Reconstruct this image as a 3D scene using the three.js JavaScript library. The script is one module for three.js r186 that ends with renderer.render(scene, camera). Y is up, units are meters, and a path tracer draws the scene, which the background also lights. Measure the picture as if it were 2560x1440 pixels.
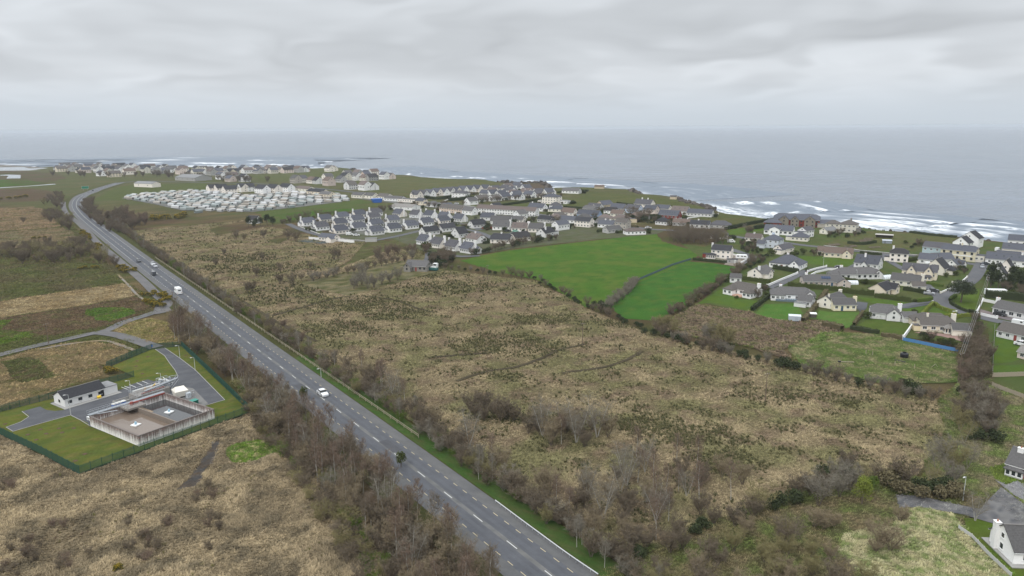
import * as THREE from 'three';
import { mergeGeometries } from 'three/addons/utils/BufferGeometryUtils.js';
import { createNoise2D } from 'simplex-noise';

// ------------------------------------------------------------------ camera, sky, sun, exposure
const F = 1837, EYE = 78, PITCH = Math.atan(402 / F), ROLL = Math.atan(16 / 2560);   // focal length in photo pixels, metres above the road
const fwd = new THREE.Vector3(0, -Math.sin(PITCH), -Math.cos(PITCH)), up0 = new THREE.Vector3(0, Math.cos(PITCH), -Math.sin(PITCH)), right0 = new THREE.Vector3(1, 0, 0);
const right = right0.clone().multiplyScalar(Math.cos(ROLL)).addScaledVector(up0, -Math.sin(ROLL));
const upv = up0.clone().multiplyScalar(Math.cos(ROLL)).addScaledVector(right0, Math.sin(ROLL));
const scene = new THREE.Scene();
const camera = new THREE.PerspectiveCamera(2 * Math.atan(720 / F) * 180 / Math.PI, 16 / 9, 1, 60000);
camera.position.set(0, EYE, 0);
camera.quaternion.setFromRotationMatrix(new THREE.Matrix4().makeBasis(right, upv, fwd.clone().negate()));

function mulberry(seed) { let a = seed | 0; return () => { a = (a + 0x6d2b79f5) | 0; let t = Math.imul(a ^ (a >>> 15), 1 | a); t = (t + Math.imul(t ^ (t >>> 7), 61 | t)) ^ t; return ((t ^ (t >>> 14)) >>> 0) / 4294967296; }; }
const noise = createNoise2D(mulberry(7)), noiseB = createNoise2D(mulberry(91));
const fbm = (x, y, n = 4, f = noise) => { let s = 0, a = 1, t = 0; for (let i = 0; i < n; i++) { s += a * f(x, y); t += a; a *= 0.5; x = x * 2.03 + 17.1; y = y * 2.03 - 9.7; } return s / t; };
const clamp = THREE.MathUtils.clamp, smooth = THREE.MathUtils.smoothstep, lerp = THREE.MathUtils.lerp;

const SUN_DIR = new THREE.Vector3(-0.3, 0.66, 0.55).normalize();
{ // overcast sky: the standard overcast brightening towards the zenith, low cloud drawn on a sheet overhead
  const W = 4096, H = 2048, data = new Float32Array(W * H * 4);
  for (let r = 0; r < H; r++) {
    const el = ((r + 0.5) / H - 0.5) * Math.PI, y = Math.sin(el), c = Math.cos(el);
    for (let k = 0; k < W; k++) {
      const o = (r * W + k) * 4; data[o + 3] = 1;
      if (y <= 0) { data[o] = 0.52; data[o + 1] = 0.57; data[o + 2] = 0.62; continue; }
      const az = ((k + 0.5) / W - 0.5) * 2 * Math.PI, x = Math.cos(az) * c, z = Math.sin(az) * c;
      // soft broken overcast: broad rolls of cloud seen from the side, finer wisps within them
      const q = 1 / (y + 0.16), px = x * q, pz = z * q, wx = 0.5 * fbm(px * 0.7, pz * 0.7, 3, noiseB), e = y * 7.5;
      const roll = 1.25 * fbm(px * 0.5 + wx * 0.7 + 2.3, pz * 0.42 - wx * 0.7 + 0.7, 3), wisp = fbm(px * 2.1 + wx * 2 - 7, pz * 2.1 + e * 2.2, 4, noiseB);
      const n = (0.9 * roll + 0.12 * wisp) * smooth(y, 0.0, 0.09);
      const L = 0.645 * (1 + 1.85 * y) * (1 + 0.23 * n) * (1 - 0.17 * smooth(y, 0.03, 0.12) * (1 - smooth(y, 0.2, 0.6)));
      const hz = 1 - smooth(y, 0, 0.07);
      data[o] = L * lerp(0.948, 0.90, hz); data[o + 1] = L * lerp(1.0, 0.995, hz); data[o + 2] = L * lerp(1.055, 1.09, hz);
    }
  }
  const sky = new THREE.DataTexture(data, W, H, THREE.RGBAFormat, THREE.FloatType);
  sky.mapping = THREE.EquirectangularReflectionMapping; sky.magFilter = THREE.LinearFilter; sky.needsUpdate = true;
  scene.background = sky; scene.environment = sky;
}
const sun = new THREE.DirectionalLight(new THREE.Color(1, 0.975, 0.94), 1.5);
sun.name = 'sun'; sun.position.copy(SUN_DIR).multiplyScalar(900).add(new THREE.Vector3(0, 0, -350)); sun.target.position.set(0, 0, -350);
sun.castShadow = true; sun.shadow.radius = 40; sun.shadow.mapSize.set(4096, 4096);
Object.assign(sun.shadow.camera, { left: -700, right: 700, top: 900, bottom: -900, near: 1, far: 2500 });
scene.add(sun, sun.target);
const renderer = new THREE.WebGLRenderer({ antialias: true });
renderer.toneMapping = THREE.LinearToneMapping; renderer.toneMappingExposure = 1.02;
renderer.shadowMap.enabled = true; renderer.shadowMap.type = THREE.PCFSoftShadowMap;
scene.fog = new THREE.FogExp2(0xdfe6ee, 0.00007);

// ------------------------------------------------------------------ helpers
// a photo pixel gives a direction; the ground (or a stated height) gives the distance
function at(px, py, y = 0) {
  const d = right.clone().multiplyScalar((px - 1280) / F).addScaledVector(upv, (720 - py) / F).add(fwd);
  const t = (y - EYE) / d.y; return new THREE.Vector3(d.x * t, y, d.z * t);
}
// study crops of the photograph: origin and scale, so that places can be written in the crop they were read from
const CROP = { s: [0, 0, 1], a: [0, 370, 5.12], b: [240, 390, 5.12], c: [700, 400, 5.12], d: [980, 430, 6.095], e: [1300, 430, 5.12], f: [1640, 480, 5.12], g: [2060, 500, 5.12], h: [1640, 640, 5.12], i: [2060, 680, 5.12], j: [1960, 900, 4.235], k: [1860, 1100, 3.657], l: [0, 820, 3.789], m: [200, 900, 6], n: [0, 1080, 4], o: [560, 920, 2.769], p: [1000, 1000, 3.273], q: [0, 580, 4] };
const C = (crop, x, y, h = 0) => { const [ox, oy, s] = CROP[crop]; return at(ox + x / s, oy + y / s, h); };
const path = (crop, list, h = 0) => { const out = []; for (let i = 0; i < list.length; i += 2) out.push(C(crop, list[i], list[i + 1], h)); return out; };
const taken = new Map();
const numbered = (n) => { const k = taken.get(n) ?? 0; taken.set(n, k + 1); return k ? n + '_' + String(k).padStart(3, '0') : n; };
const mesh = (name, geo, mat, parent) => { const m = new THREE.Mesh(geo, mat); m.name = parent ? name : numbered(name); m.castShadow = m.receiveShadow = true; (parent || scene).add(m); return m; };
const tag = (o, label, category, group) => { o.userData.label = label; o.userData.category = category; if (group) o.userData.group = group; return o; };
const thing = (name, label, category, p, turn = 0, group) => { const g = new THREE.Group(); g.name = numbered(name); g.position.copy(p); g.rotation.y = turn; scene.add(g); return tag(g, label, category, group); };
const structure = (o) => { o.userData.kind = 'structure'; return o; };
const D2R = Math.PI / 180;
const rgb = (r, g, b) => new THREE.Color().setRGB(r, g, b);
const M = (c, rough = 0.9, extra = {}) => new THREE.MeshPhysicalMaterial({ color: rgb(...c), roughness: rough, specularIntensity: rough >= 0.85 ? 0.15 : 0.7, ...extra });

function dataTex(W, H, f, srgb, repeat = true) {
  const d = new Uint8Array(W * H * 4);
  for (let y = 0; y < H; y++) for (let x = 0; x < W; x++) { const v = f(x / W, y / H), o = (y * W + x) * 4; if (typeof v === 'number') { d[o] = d[o + 1] = d[o + 2] = clamp(v, 0, 1) * 255; } else for (let c = 0; c < 3; c++) d[o + c] = clamp(v[c], 0, 1) * 255; d[o + 3] = 255; }
  const t = new THREE.DataTexture(d, W, H, THREE.RGBAFormat); t.magFilter = THREE.LinearFilter; t.minFilter = THREE.LinearMipmapLinearFilter; t.generateMipmaps = true;
  if (repeat) t.wrapS = t.wrapT = THREE.RepeatWrapping; if (srgb) t.colorSpace = THREE.SRGBColorSpace; t.needsUpdate = true; return t;
}
// noise that repeats without a seam: four shifted copies blended
const tileN = (u, v, s, n, f = noise) => { const g = (a, b) => fbm(a * s, b * s, n, f); return g(u, v) * (1 - u) * (1 - v) + g(u - 1, v) * u * (1 - v) + g(u, v - 1) * (1 - u) * v + g(u - 1, v - 1) * u * v; };
const rep = (t, m) => { const c = t.clone(); c.repeat.set(1 / m, 1 / m); c.needsUpdate = true; return c; };
const texGrass = dataTex(1024, 1024, (u, v) => { const n = tileN(u, v, 26, 4) * 1.5, m = tileN(u, v, 130, 2, noiseB) * 1.6; const k = 0.66 + 0.2 * n + 0.22 * m; return [k * 1.02, k, k * 0.94]; });
const texGrassB = dataTex(512, 512, (u, v) => 0.5 + 0.45 * tileN(u, v, 60, 3) + 0.35 * tileN(u, v, 150, 2, noiseB));
const texLawn = dataTex(512, 512, (u, v) => { const k = 0.8 + 0.16 * tileN(u, v, 16, 4) + 0.2 * tileN(u, v, 90, 2, noiseB); return [k * 1.02, k, k * 0.95]; });
const texTar = dataTex(512, 512, (u, v) => 0.84 + 0.1 * tileN(u, v, 9, 4) + 0.12 * tileN(u, v, 120, 2, noiseB));
const texPlaster = dataTex(256, 256, (u, v) => 0.93 + 0.06 * tileN(u, v, 6, 4) + 0.05 * tileN(u, v, 40, 2, noiseB));
const texRoof = dataTex(512, 512, (u, v) => { const row = Math.floor(v * 16), f = v * 16 - row; const k = Math.floor(u * 20 + (row % 2) * 0.5); const h = Math.abs(Math.sin(k * 12.98 + row * 78.23) * 43758.5) % 1; return 0.78 + 0.16 * h + 0.1 * tileN(u, v, 7, 3) - (f < 0.12 ? 0.2 : 0); });
const texRoofB = dataTex(256, 256, (u, v) => { const f = v * 8 % 1; return f < 0.1 ? 0.2 : 0.5 + 0.5 * f; });
const texStain = dataTex(1024, 256, (u, v) => { const s = tileN(u, 0.3, 55, 4) * 1.4 + 0.5 * tileN(u, v, 12, 3, noiseB); const run = clamp(s + 0.25 + (v - 0.35) * 1.5 + 0.25 * tileN(u, v * 0.3, 160, 2), 0, 1); const red = smooth(tileN(u, v, 6, 3, noiseB), 0.15, 0.6); const b = 0.78 + 0.12 * tileN(u, v, 30, 3); return [lerp(b, 0.17 + 0.14 * red, run), lerp(b * 0.97, 0.13, run), lerp(b * 0.93, 0.115, run)]; }, false);

const matGrass = new THREE.MeshPhysicalMaterial({ roughness: 1, specularIntensity: 0.06, vertexColors: true, map: rep(texGrass, 26), bumpMap: rep(texGrassB, 9), bumpScale: 0.22 });
const matLawn = new THREE.MeshPhysicalMaterial({ roughness: 1, specularIntensity: 0.06, vertexColors: true, map: rep(texLawn, 21), bumpMap: rep(texGrassB, 8), bumpScale: 0.12 });
const matTar = new THREE.MeshPhysicalMaterial({ roughness: 0.88, specularIntensity: 0.4, vertexColors: true, map: rep(texTar, 13) });

// a sheet of ground: the outline cut into cells, so that colour can vary from cell to cell
function sheetGeo(outline, cell, y, colour) {
  const P = outline.map((p) => [p.x, p.z]); let x0 = 1e9, x1 = -1e9, z0 = 1e9, z1 = -1e9;
  for (const [x, z] of P) { x0 = Math.min(x0, x); x1 = Math.max(x1, x); z0 = Math.min(z0, z); z1 = Math.max(z1, z); }
  const pos = [], col = [], uv = [], idx = [];
  const clip = (poly, ax, lim, keepLess) => { const out = []; for (let i = 0; i < poly.length; i++) { const a = poly[i], b = poly[(i + 1) % poly.length], ia = keepLess ? a[ax] <= lim : a[ax] >= lim, ib = keepLess ? b[ax] <= lim : b[ax] >= lim; if (ia) out.push(a); if (ia !== ib) { const t = (lim - a[ax]) / (b[ax] - a[ax]); out.push([a[0] + (b[0] - a[0]) * t, a[1] + (b[1] - a[1]) * t]); } } return out; };
  const put = (p) => { pos.push(p[0], y, p[1]); col.push(...colour(p[0], p[1])); uv.push(p[0], p[1]); return pos.length / 3 - 1; };
  for (let x = x0; x < x1; x += cell) {
    let s = clip(clip(P, 0, x, false), 0, Math.min(x + cell, x1 + 1), true); if (s.length < 3) continue;
    for (let z = z0; z < z1; z += cell) {
      const q = clip(clip(s, 1, z, false), 1, z + cell, true); if (q.length < 3) continue;
      const v = q.map(([a, b]) => new THREE.Vector2(a, b)); if (Math.abs(THREE.ShapeUtils.area(v)) < 1e-4) continue;
      const base = q.map(put);
      if (q.length === 4) { idx.push(base[0], base[1], base[2], base[0], base[2], base[3]); } else for (const f of THREE.ShapeUtils.triangulateShape(v, [])) idx.push(base[f[0]], base[f[1]], base[f[2]]);
    }
  }
  for (let i = 0; i < idx.length; i += 3) { const [a, b, c] = [idx[i] * 3, idx[i + 1] * 3, idx[i + 2] * 3]; const cr = (pos[b + 2] - pos[a + 2]) * (pos[c] - pos[a]) - (pos[b] - pos[a]) * (pos[c + 2] - pos[a + 2]); if (cr < 0) { const t = idx[i + 1]; idx[i + 1] = idx[i + 2]; idx[i + 2] = t; } }
  const g = new THREE.BufferGeometry(); g.setAttribute('position', new THREE.Float32BufferAttribute(pos, 3)); g.setAttribute('color', new THREE.Float32BufferAttribute(col, 3)); g.setAttribute('uv', new THREE.Float32BufferAttribute(uv, 2)); g.setIndex(idx); g.computeVertexNormals(); return g;
}
// blend of up to three matters by patchy noise
const blend = (cols, scale = 30, sharp = 1.6, seed = 0) => (x, z) => {
  const n = fbm(x / scale + seed, z / scale - seed, 4) * sharp, m = fbm(x / (scale * 0.45) - seed, z / (scale * 0.45) + 3, 3, noiseB) * sharp;
  const a = clamp(0.5 + n, 0, 1), b = clamp(m, 0, 1) * 0.85, g = 1 + 0.1 * noise(x / 2.3, z / 2.3), c3 = cols[2] ?? cols[0];
  return [0, 1, 2].map((k) => lerp(lerp(cols[0][k], cols[1][k], a), c3[k], b) * g);
};
const PATCHES = [];
const groundAt = (x, z) => { for (let i = PATCHES.length - 1; i >= 0; i--) { const q = PATCHES[i]; if (x > q.b[0] && x < q.b[1] && z > q.b[2] && z < q.b[3] && inside(q.o, x, z)) return q.f(x, z); } return OLIVE; };
let lift = 0;
const LIFT = () => 0.02 + (lift++) * 0.003;
function patch(name, outline, cols, { cell = 4, scale = 30, mat = matGrass, wob = 0, sharp = 1.6, y } = {}) {
  let o = outline;
  if (wob) { o = []; outline.forEach((p, i) => { const q = outline[(i + 1) % outline.length], n = Math.max(1, Math.floor(p.distanceTo(q) / (wob * 2.5))); for (let k = 0; k < n; k++) { const a = p.clone().lerp(q, k / n); o.push(new THREE.Vector3(a.x + wob * noise(a.x / (wob * 3), a.z / (wob * 3)), 0, a.z + wob * noiseB(a.x / (wob * 3), a.z / (wob * 3)))); } }); }
  const f = blend(cols, scale, sharp, taken.size % 13); PATCHES.push({ o, f, b: [Math.min(...o.map((p) => p.x)), Math.max(...o.map((p) => p.x)), Math.min(...o.map((p) => p.z)), Math.max(...o.map((p) => p.z))] });
  return structure(mesh(name, sheetGeo(o, cell, y ?? LIFT(), f), mat));
}
// a ribbon along a path
function curvePts(pts, step) { const c = new THREE.CatmullRomCurve3(pts, false, 'centripetal'); const n = Math.max(2, Math.ceil(c.getLength() / step)); return c.getSpacedPoints(n); }
function sides(pts) { return pts.map((p, i) => { const a = pts[Math.max(0, i - 1)], b = pts[Math.min(pts.length - 1, i + 1)]; const t = b.clone().sub(a).setY(0).normalize(); return new THREE.Vector3(-t.z, 0, t.x); }); }   // to the right of travel
function ribbonGeo(pts, off0, off1, y, colour) {
  const n = sides(pts), pos = [], uv = [], col = [], idx = [], K = 6;
  pts.forEach((p, i) => { for (let k = 0; k <= K; k++) { const o = lerp(off0, off1, k / K), x = p.x + n[i].x * o, z = p.z + n[i].z * o; pos.push(x, y, z); uv.push(x, z); col.push(...colour(x, z)); } });
  for (let i = 0; i < pts.length - 1; i++) for (let k = 0; k < K; k++) { const a = i * (K + 1) + k; idx.push(a, a + 1, a + K + 1, a + 1, a + K + 2, a + K + 1); }
  const g = new THREE.BufferGeometry(); g.setAttribute('position', new THREE.Float32BufferAttribute(pos, 3)); g.setAttribute('uv', new THREE.Float32BufferAttribute(uv, 2)); g.setAttribute('color', new THREE.Float32BufferAttribute(col, 3)); g.setIndex(idx); g.computeVertexNormals();
  return g;
}
const roadStrip = (name, pts, width, cols, mat = matTar, step = 3) => structure(mesh(name, ribbonGeo(curvePts(pts, step), -width / 2, width / 2, LIFT() + 0.03, blend(cols, 14, 1)), mat));
const box = (w, h, d, x = 0, y = 0, z = 0) => new THREE.BoxGeometry(w, h, d).translate(x, y, z);
const tube = (a, b, r, n = 6) => { const l = a.distanceTo(b); const g = new THREE.CylinderGeometry(r, r, l, n); g.translate(0, l / 2, 0); g.applyQuaternion(new THREE.Quaternion().setFromUnitVectors(new THREE.Vector3(0, 1, 0), b.clone().sub(a).normalize())); return g.translate(a.x, a.y, a.z); };
const merged = (list) => mergeGeometries(list.map((g) => (g.index ? g.toNonIndexed() : g)));
const V = (x, y, z) => new THREE.Vector3(x, y, z);
const inside = (poly, x, z) => { let c = false; for (let i = 0, j = poly.length - 1; i < poly.length; j = i++) { const a = poly[i], b = poly[j]; if ((a.z > z) !== (b.z > z) && x < ((b.x - a.x) * (z - a.z)) / (b.z - a.z) + a.x) c = !c; } return c; };
function scatter(poly, gap, rng) { const out = []; let x0 = 1e9, x1 = -1e9, z0 = 1e9, z1 = -1e9; for (const p of poly) { x0 = Math.min(x0, p.x); x1 = Math.max(x1, p.x); z0 = Math.min(z0, p.z); z1 = Math.max(z1, p.z); } for (let x = x0; x < x1; x += gap) for (let z = z0; z < z1; z += gap) { const a = x + rng() * gap, b = z + rng() * gap; if (inside(poly, a, b)) out.push(V(a, 0, b)); } return out; }

// ------------------------------------------------------------------ setting: sea, land, fields, roads
const SEA = -4;
const STRAW = [0.25, 0.185, 0.1], BROWN = [0.12, 0.082, 0.052], OLIVE = [0.088, 0.098, 0.034], PALE = [0.32, 0.255, 0.15], GREEN = [0.062, 0.132, 0.016], GREEN2 = [0.045, 0.135, 0.018], LAWN = [0.082, 0.13, 0.02], COASTG = [0.1, 0.118, 0.042], MOSS = [0.125, 0.135, 0.03], TAR = [0.105, 0.107, 0.116], TARD = [0.07, 0.072, 0.08], DIRT = [0.16, 0.13, 0.1];

const coastPx = [-900, 428, -500, 426, -200, 427, 0, 427, 60, 424, 120, 417, 200, 414, 300, 414, 460, 417, 560, 421, 640, 421, 780, 421, 840, 419, 880, 423, 905, 431, 950, 437, 1005, 437, 1060, 443, 1130, 447, 1195, 448, 1245, 455, 1290, 458, 1345, 457, 1366, 463, 1372, 471, 1400, 469, 1450, 468, 1520, 471, 1575, 474, 1598, 484, 1640, 487, 1695, 495, 1718, 506, 1755, 513, 1782, 527, 1840, 537, 1920, 547, 1990, 551, 2060, 556, 2130, 562, 2165, 572, 2230, 577, 2330, 587, 2430, 597, 2480, 602, 2560, 611, 2760, 632, 3000, 650, 3400, 700];
const coast = path('s', coastPx);
const coastFine = curvePts(coast, 12).map((p) => V(p.x + 2.5 * noise(p.x / 17, p.z / 17), 0, p.z + 2.5 * noiseB(p.x / 17, p.z / 17)));
{ // the land, one sheet out to the coast and on behind the camera
  const outline = [...coastFine, V(1500, 0, -200), V(1500, 0, 500), V(-2600, 0, 500), V(-2600, 0, -1300)];
  const near = blend([OLIVE, BROWN, STRAW], 45, 1.4, 5), far = blend([COASTG, [0.135, 0.125, 0.062], [0.1, 0.1, 0.05]], 60, 1.3, 2);
  const col = (x, z) => { const a = near(x, z), b = far(x, z), t = smooth(-z + x * 0.25 + 30 * noise(x / 90, z / 90), 560, 720); return [0, 1, 2].map((k) => lerp(a[k], b[k], t)); };
  structure(mesh('ground', sheetGeo(outline, 12, 0, col), matGrass));
  // cliff face from the land's edge down into the sea
  const n = sides(coastFine), pos = [], uv = [], col2 = [], idx = [], K = 5;
  coastFine.forEach((p, i) => { for (let k = 0; k <= K; k++) { const t = k / K, o = -(t * 5 + 2.2 * t * (1 - t) * 4 * noise(i * 0.35, k * 0.9)); pos.push(p.x + n[i].x * o, lerp(0.01, SEA - 1, t), p.z + n[i].z * o); uv.push(i * 12, k * 2.5); const s = 0.9 + 0.3 * noise(i * 0.5, k * 1.7); col2.push(0.085 * s, 0.075 * s, 0.062 * s); } });
  for (let i = 0; i < coastFine.length - 1; i++) for (let k = 0; k < K; k++) { const a = i * (K + 1) + k; idx.push(a, a + K + 1, a + 1, a + 1, a + K + 1, a + K + 2); }
  const g = new THREE.BufferGeometry(); g.setAttribute('position', new THREE.Float32BufferAttribute(pos, 3)); g.setAttribute('uv', new THREE.Float32BufferAttribute(uv, 2)); g.setAttribute('color', new THREE.Float32BufferAttribute(col2, 3)); g.setIndex(idx); g.computeVertexNormals();
  structure(mesh('cliff', g, matGrass));
}
const texWave = dataTex(1024, 1024, (u, v) => { const w = tileN(u * 1, v, 9, 2) * 0.8; const s = Math.sin((v * 7 + u * 2 + w * 0.35) * 2 * Math.PI); return 0.5 + 0.2 * s * (0.6 + 0.8 * tileN(u, v, 6, 2, noiseB)) + 0.16 * tileN(u, v, 30, 4) + 0.06 * tileN(u, v, 110, 2, noiseB); });
const texSea = dataTex(512, 512, (u, v) => { const k = 0.78 + 0.22 * tileN(u, v, 5, 4) + 0.26 * fbm(u * 26, v * 80, 3, noiseB) * Math.min(1, 12 * Math.min(u, 1 - u, v, 1 - v)); return [k, k, k]; });
const matSea = new THREE.MeshStandardMaterial({ roughness: 0.2, vertexColors: true, map: rep(texSea, 700), bumpMap: rep(texWave, 380), bumpScale: 7 });
const WATER = [0.115, 0.15, 0.195];
{ // open sea: rings of cells that grow with distance
  const rows = [], zs = []; let z = 60; while (z < 34000) { zs.push(z); z *= 1.16; }
  const pos = [], uv = [], col = [], idx = [], N = 60;
  zs.forEach((d) => { for (let k = 0; k <= N; k++) { const a = lerp(-70, 70, k / N) * D2R, x = Math.tan(a * 0.93) * d * 1.25, y = -d; pos.push(x, SEA, y); uv.push(x, y); const s = 1 + 0.12 * fbm(x / 900, y / 350, 3); col.push(WATER[0] * s, WATER[1] * s, WATER[2] * s); } });
  for (let i = 0; i < zs.length - 1; i++) for (let k = 0; k < N; k++) { const a = i * (N + 1) + k; idx.push(a, a + 1, a + N + 1, a + 1, a + N + 2, a + N + 1); }
  const g = new THREE.BufferGeometry(); g.setAttribute('position', new THREE.Float32BufferAttribute(pos, 3)); g.setAttribute('uv', new THREE.Float32BufferAttribute(uv, 2)); g.setAttribute('color', new THREE.Float32BufferAttribute(col, 3)); g.setIndex(idx); g.computeVertexNormals();
  structure(mesh('sea', g, matSea));
}
const matSurf = new THREE.MeshStandardMaterial({ roughness: 0.45, vertexColors: true, bumpMap: rep(texWave, 60), bumpScale: 0.8 });
function surf(pts, width, foamOf, step = 3, rows = 60) { // breaking swell along the shore: crests and foam are shaped and coloured water
  let p = curvePts(pts, step); for (let k = 0; k < 60; k++) p = p.map((q, i) => (i && i < p.length - 1 ? q.clone().add(p[i - 1]).add(p[i + 1]).divideScalar(3) : q));
  const n = sides(p), pos = [], uv = [], col = [], idx = [];
  p.forEach((q, i) => { const wd = typeof width === 'function' ? width(i / p.length) : width; for (let k = 0; k <= rows; k++) { const t = k / rows, o = -(t * wd - 8), x = q.x + n[i].x * o, z = q.z + n[i].z * o, f = foamOf(i * step, t * wd, t, i / p.length); const edge = smooth(1 - t, 0, 0.12) * smooth(i / p.length, 0, 0.02) * smooth(1 - i / p.length, 0, 0.02); pos.push(x, SEA + 0.06 + f.h * edge, z); uv.push(x, z); const a = clamp(f.foam, 0, 1) * edge; for (let c = 0; c < 3; c++) col.push(lerp(WATER[c] * 0.9, [0.78, 0.8, 0.81][c], a)); } });
  for (let i = 0; i < p.length - 1; i++) for (let k = 0; k < rows; k++) { const a = i * (rows + 1) + k; idx.push(a, a + rows + 1, a + 1, a + 1, a + rows + 1, a + rows + 2); }
  const g = new THREE.BufferGeometry(); g.setAttribute('position', new THREE.Float32BufferAttribute(pos, 3)); g.setAttribute('uv', new THREE.Float32BufferAttribute(uv, 2)); g.setAttribute('color', new THREE.Float32BufferAttribute(col, 3)); g.setIndex(idx); g.computeVertexNormals();
  structure(mesh('surf', g, matSurf));
}
const breakers = (seed, wash, lines) => (s, d, t, along) => {
  let foam = 0, h = 0; const drift = 14 * noise(s / 170, seed) + 4 * noise(s / 40, seed + 4);
  // the wash: long streaks lying along the shore, broken by darker water
  const streak = 0.6 * fbm(s / 70, (d + drift) / 5 + seed, 3) + 0.5 * fbm(s / 22, (d + drift) / 9 - seed, 3, noiseB), reach = wash * (0.72 + 0.5 * noise(s / 150, seed + 9));
  foam = smooth(reach - d, -18, 30) * smooth(streak, -0.3, 0.3);
  for (const [c, w, amt] of lines) { const x = d - c - drift, on = smooth(fbm(s / 110 + c, seed * 3.1, 3), -0.2 + (1 - amt), 0.2 + (1 - amt)); h = Math.max(h, 1.6 * Math.exp(-((x / 6) ** 2)) * (0.35 + 0.65 * on)); if (x > -w && x < 2.5) foam = Math.max(foam, on * smooth(fbm(s / 30, x / 3 + c, 3) + 1.1 * (1 + x / w), 0.15, 1.0)); }
  foam = Math.max(foam, smooth(fbm(s / 90, d / 6 + seed, 4), 0.3, 0.62) * 0.5 * (1 - t));
  return { foam, h };
};
const between = (a, b) => { const out = []; coast.forEach((p, i) => { if (coastPx[i * 2] >= a && coastPx[i * 2] <= b) out.push(p.clone()); }); return out; };
surf(between(1690, 3000), 175, breakers(3, 60, [[70, 18, 1.15], [94, 13, 0.95], [120, 8, 0.8], [148, 5, 0.65]]), 3, 85);
surf(between(830, 1695), 190, breakers(8, 62, [[80, 12, 0.8], [112, 9, 0.6], [150, 6, 0.45]]), 5, 60);
surf(between(-900, 840), 620, breakers(15, 140, [[215, 30, 0.9], [380, 18, 0.75], [520, 12, 0.6]]), 9, 90);

// the far left estuary and ponds
const matPond = new THREE.MeshStandardMaterial({ color: rgb(0.2, 0.22, 0.23), roughness: 0.12, bumpMap: rep(texWave, 25), bumpScale: 0.05 });
const pond = (crop, list, y) => structure(mesh('water', sheetGeo(path(crop, list), 20, y ?? LIFT(), () => [1, 1, 1]), matPond));
patch('sand', path('a', [-900, 225, 0, 215, 330, 232, 620, 255, 420, 290, 0, 300, -900, 320]), [[0.2, 0.19, 0.18], [0.3, 0.28, 0.25]], { cell: 12, scale: 70, wob: 6 });
pond('a', [-900, 250, 0, 248, 300, 243, 380, 262, 620, 256, 380, 285, 0, 290, -900, 300]);
patch('field', path('a', [-900, 300, 0, 292, 420, 300, 700, 320, 860, 380, 600, 450, 0, 410, -900, 420]), [[0.12, 0.085, 0.062], OLIVE, [0.16, 0.11, 0.075]], { cell: 10, scale: 60, wob: 5 });
pond('a', [0, 345, 110, 340, 265, 345, 262, 388, 80, 390, 110, 355, 0, 352]);
patch('field', path('a', [-600, 405, 0, 405, 420, 420, 600, 455, 250, 480, 0, 500, -600, 520]), [GREEN, OLIVE, COASTG], { cell: 10, scale: 60, wob: 4 });
pond('a', [0, 505, 300, 490, 700, 458, 720, 466, 330, 492, 0, 514]);
// left of the road: bog strips and cut-over fields
const bogPatch = (crop, list, cols, o = {}) => patch('field', path(crop, list), cols, { cell: 5, scale: 26, wob: 3, ...o });
bogPatch('a', [-400, 520, 0, 530, 420, 520, 700, 560, 760, 640, 500, 680, 0, 690, -400, 690], [[0.13, 0.09, 0.065], BROWN, OLIVE], { scale: 50 });
bogPatch('a', [-300, 770, 0, 770, 420, 750, 560, 790, 640, 850, 720, 930, 800, 1000, 500, 1030, 0, 1070, -300, 1090], [[0.26, 0.185, 0.115], [0.19, 0.14, 0.085], OLIVE], { scale: 40 });
bogPatch('a', [-300, 1080, 0, 1080, 500, 1040, 820, 1020, 960, 1090, 1010, 1180, 600, 1240, 200, 1290, -300, 1290], [[0.17, 0.145, 0.085], [0.22, 0.16, 0.1], OLIVE], { scale: 30 });
bogPatch('q', [-300, 330, 0, 330, 700, 300, 1180, 330, 1230, 500, 700, 590, 0, 690, -300, 730], [OLIVE, [0.1, 0.085, 0.045], [0.13, 0.125, 0.05]], { scale: 32 });
bogPatch('q', [-300, 740, 0, 700, 480, 620, 1240, 515, 1310, 570, 1375, 640, 820, 740, 0, 860, -300, 900], [PALE, STRAW, BROWN], { scale: 18, wob: 2 });
bogPatch('q', [-300, 900, 0, 865, 820, 745, 1380, 645, 1470, 720, 1560, 790, 1280, 870, 900, 970, 300, 1060, -300, 1120], [[0.13, 0.092, 0.058], BROWN, OLIVE], { scale: 22, wob: 2 });
bogPatch('q', [870, 790, 1020, 745, 1330, 770, 1300, 830, 1100, 880, 960, 895], [[0.07, 0.125, 0.025], LAWN, BROWN], { scale: 14, wob: 3 });
bogPatch('q', [-300, 920, 0, 890, 110, 880, 60, 960, 330, 1010, 500, 1040, 300, 1085, -300, 1180], [LAWN, OLIVE, BROWN], { scale: 14, wob: 3 });
bogPatch('q', [1110, 990, 1260, 900, 1500, 860, 1640, 900, 1900, 1000, 2100, 1130, 1800, 1130, 1480, 1110], [[0.2, 0.17, 0.075], STRAW, MOSS], { scale: 14, wob: 2 });
bogPatch('l', [-500, 330, 0, 300, 420, 180, 900, 110, 1280, 200, 1000, 370, 1010, 440, 500, 600, 0, 770, -500, 880], [STRAW, [0.2, 0.15, 0.085], OLIVE], { scale: 20 });
bogPatch('l', [-60, 330, 200, 290, 480, 390, 520, 460, 250, 520, 60, 470], [[0.07, 0.075, 0.03], OLIVE, BROWN], { scale: 10, wob: 3 });
const bogNear = path('l', [-700, 1100, 0, 1015, 755, 1395, 2380, 805, 2460, 830, 2700, 1100, 3400, 1800, 4200, 2700, 3000, 3000, -800, 3000]);
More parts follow.
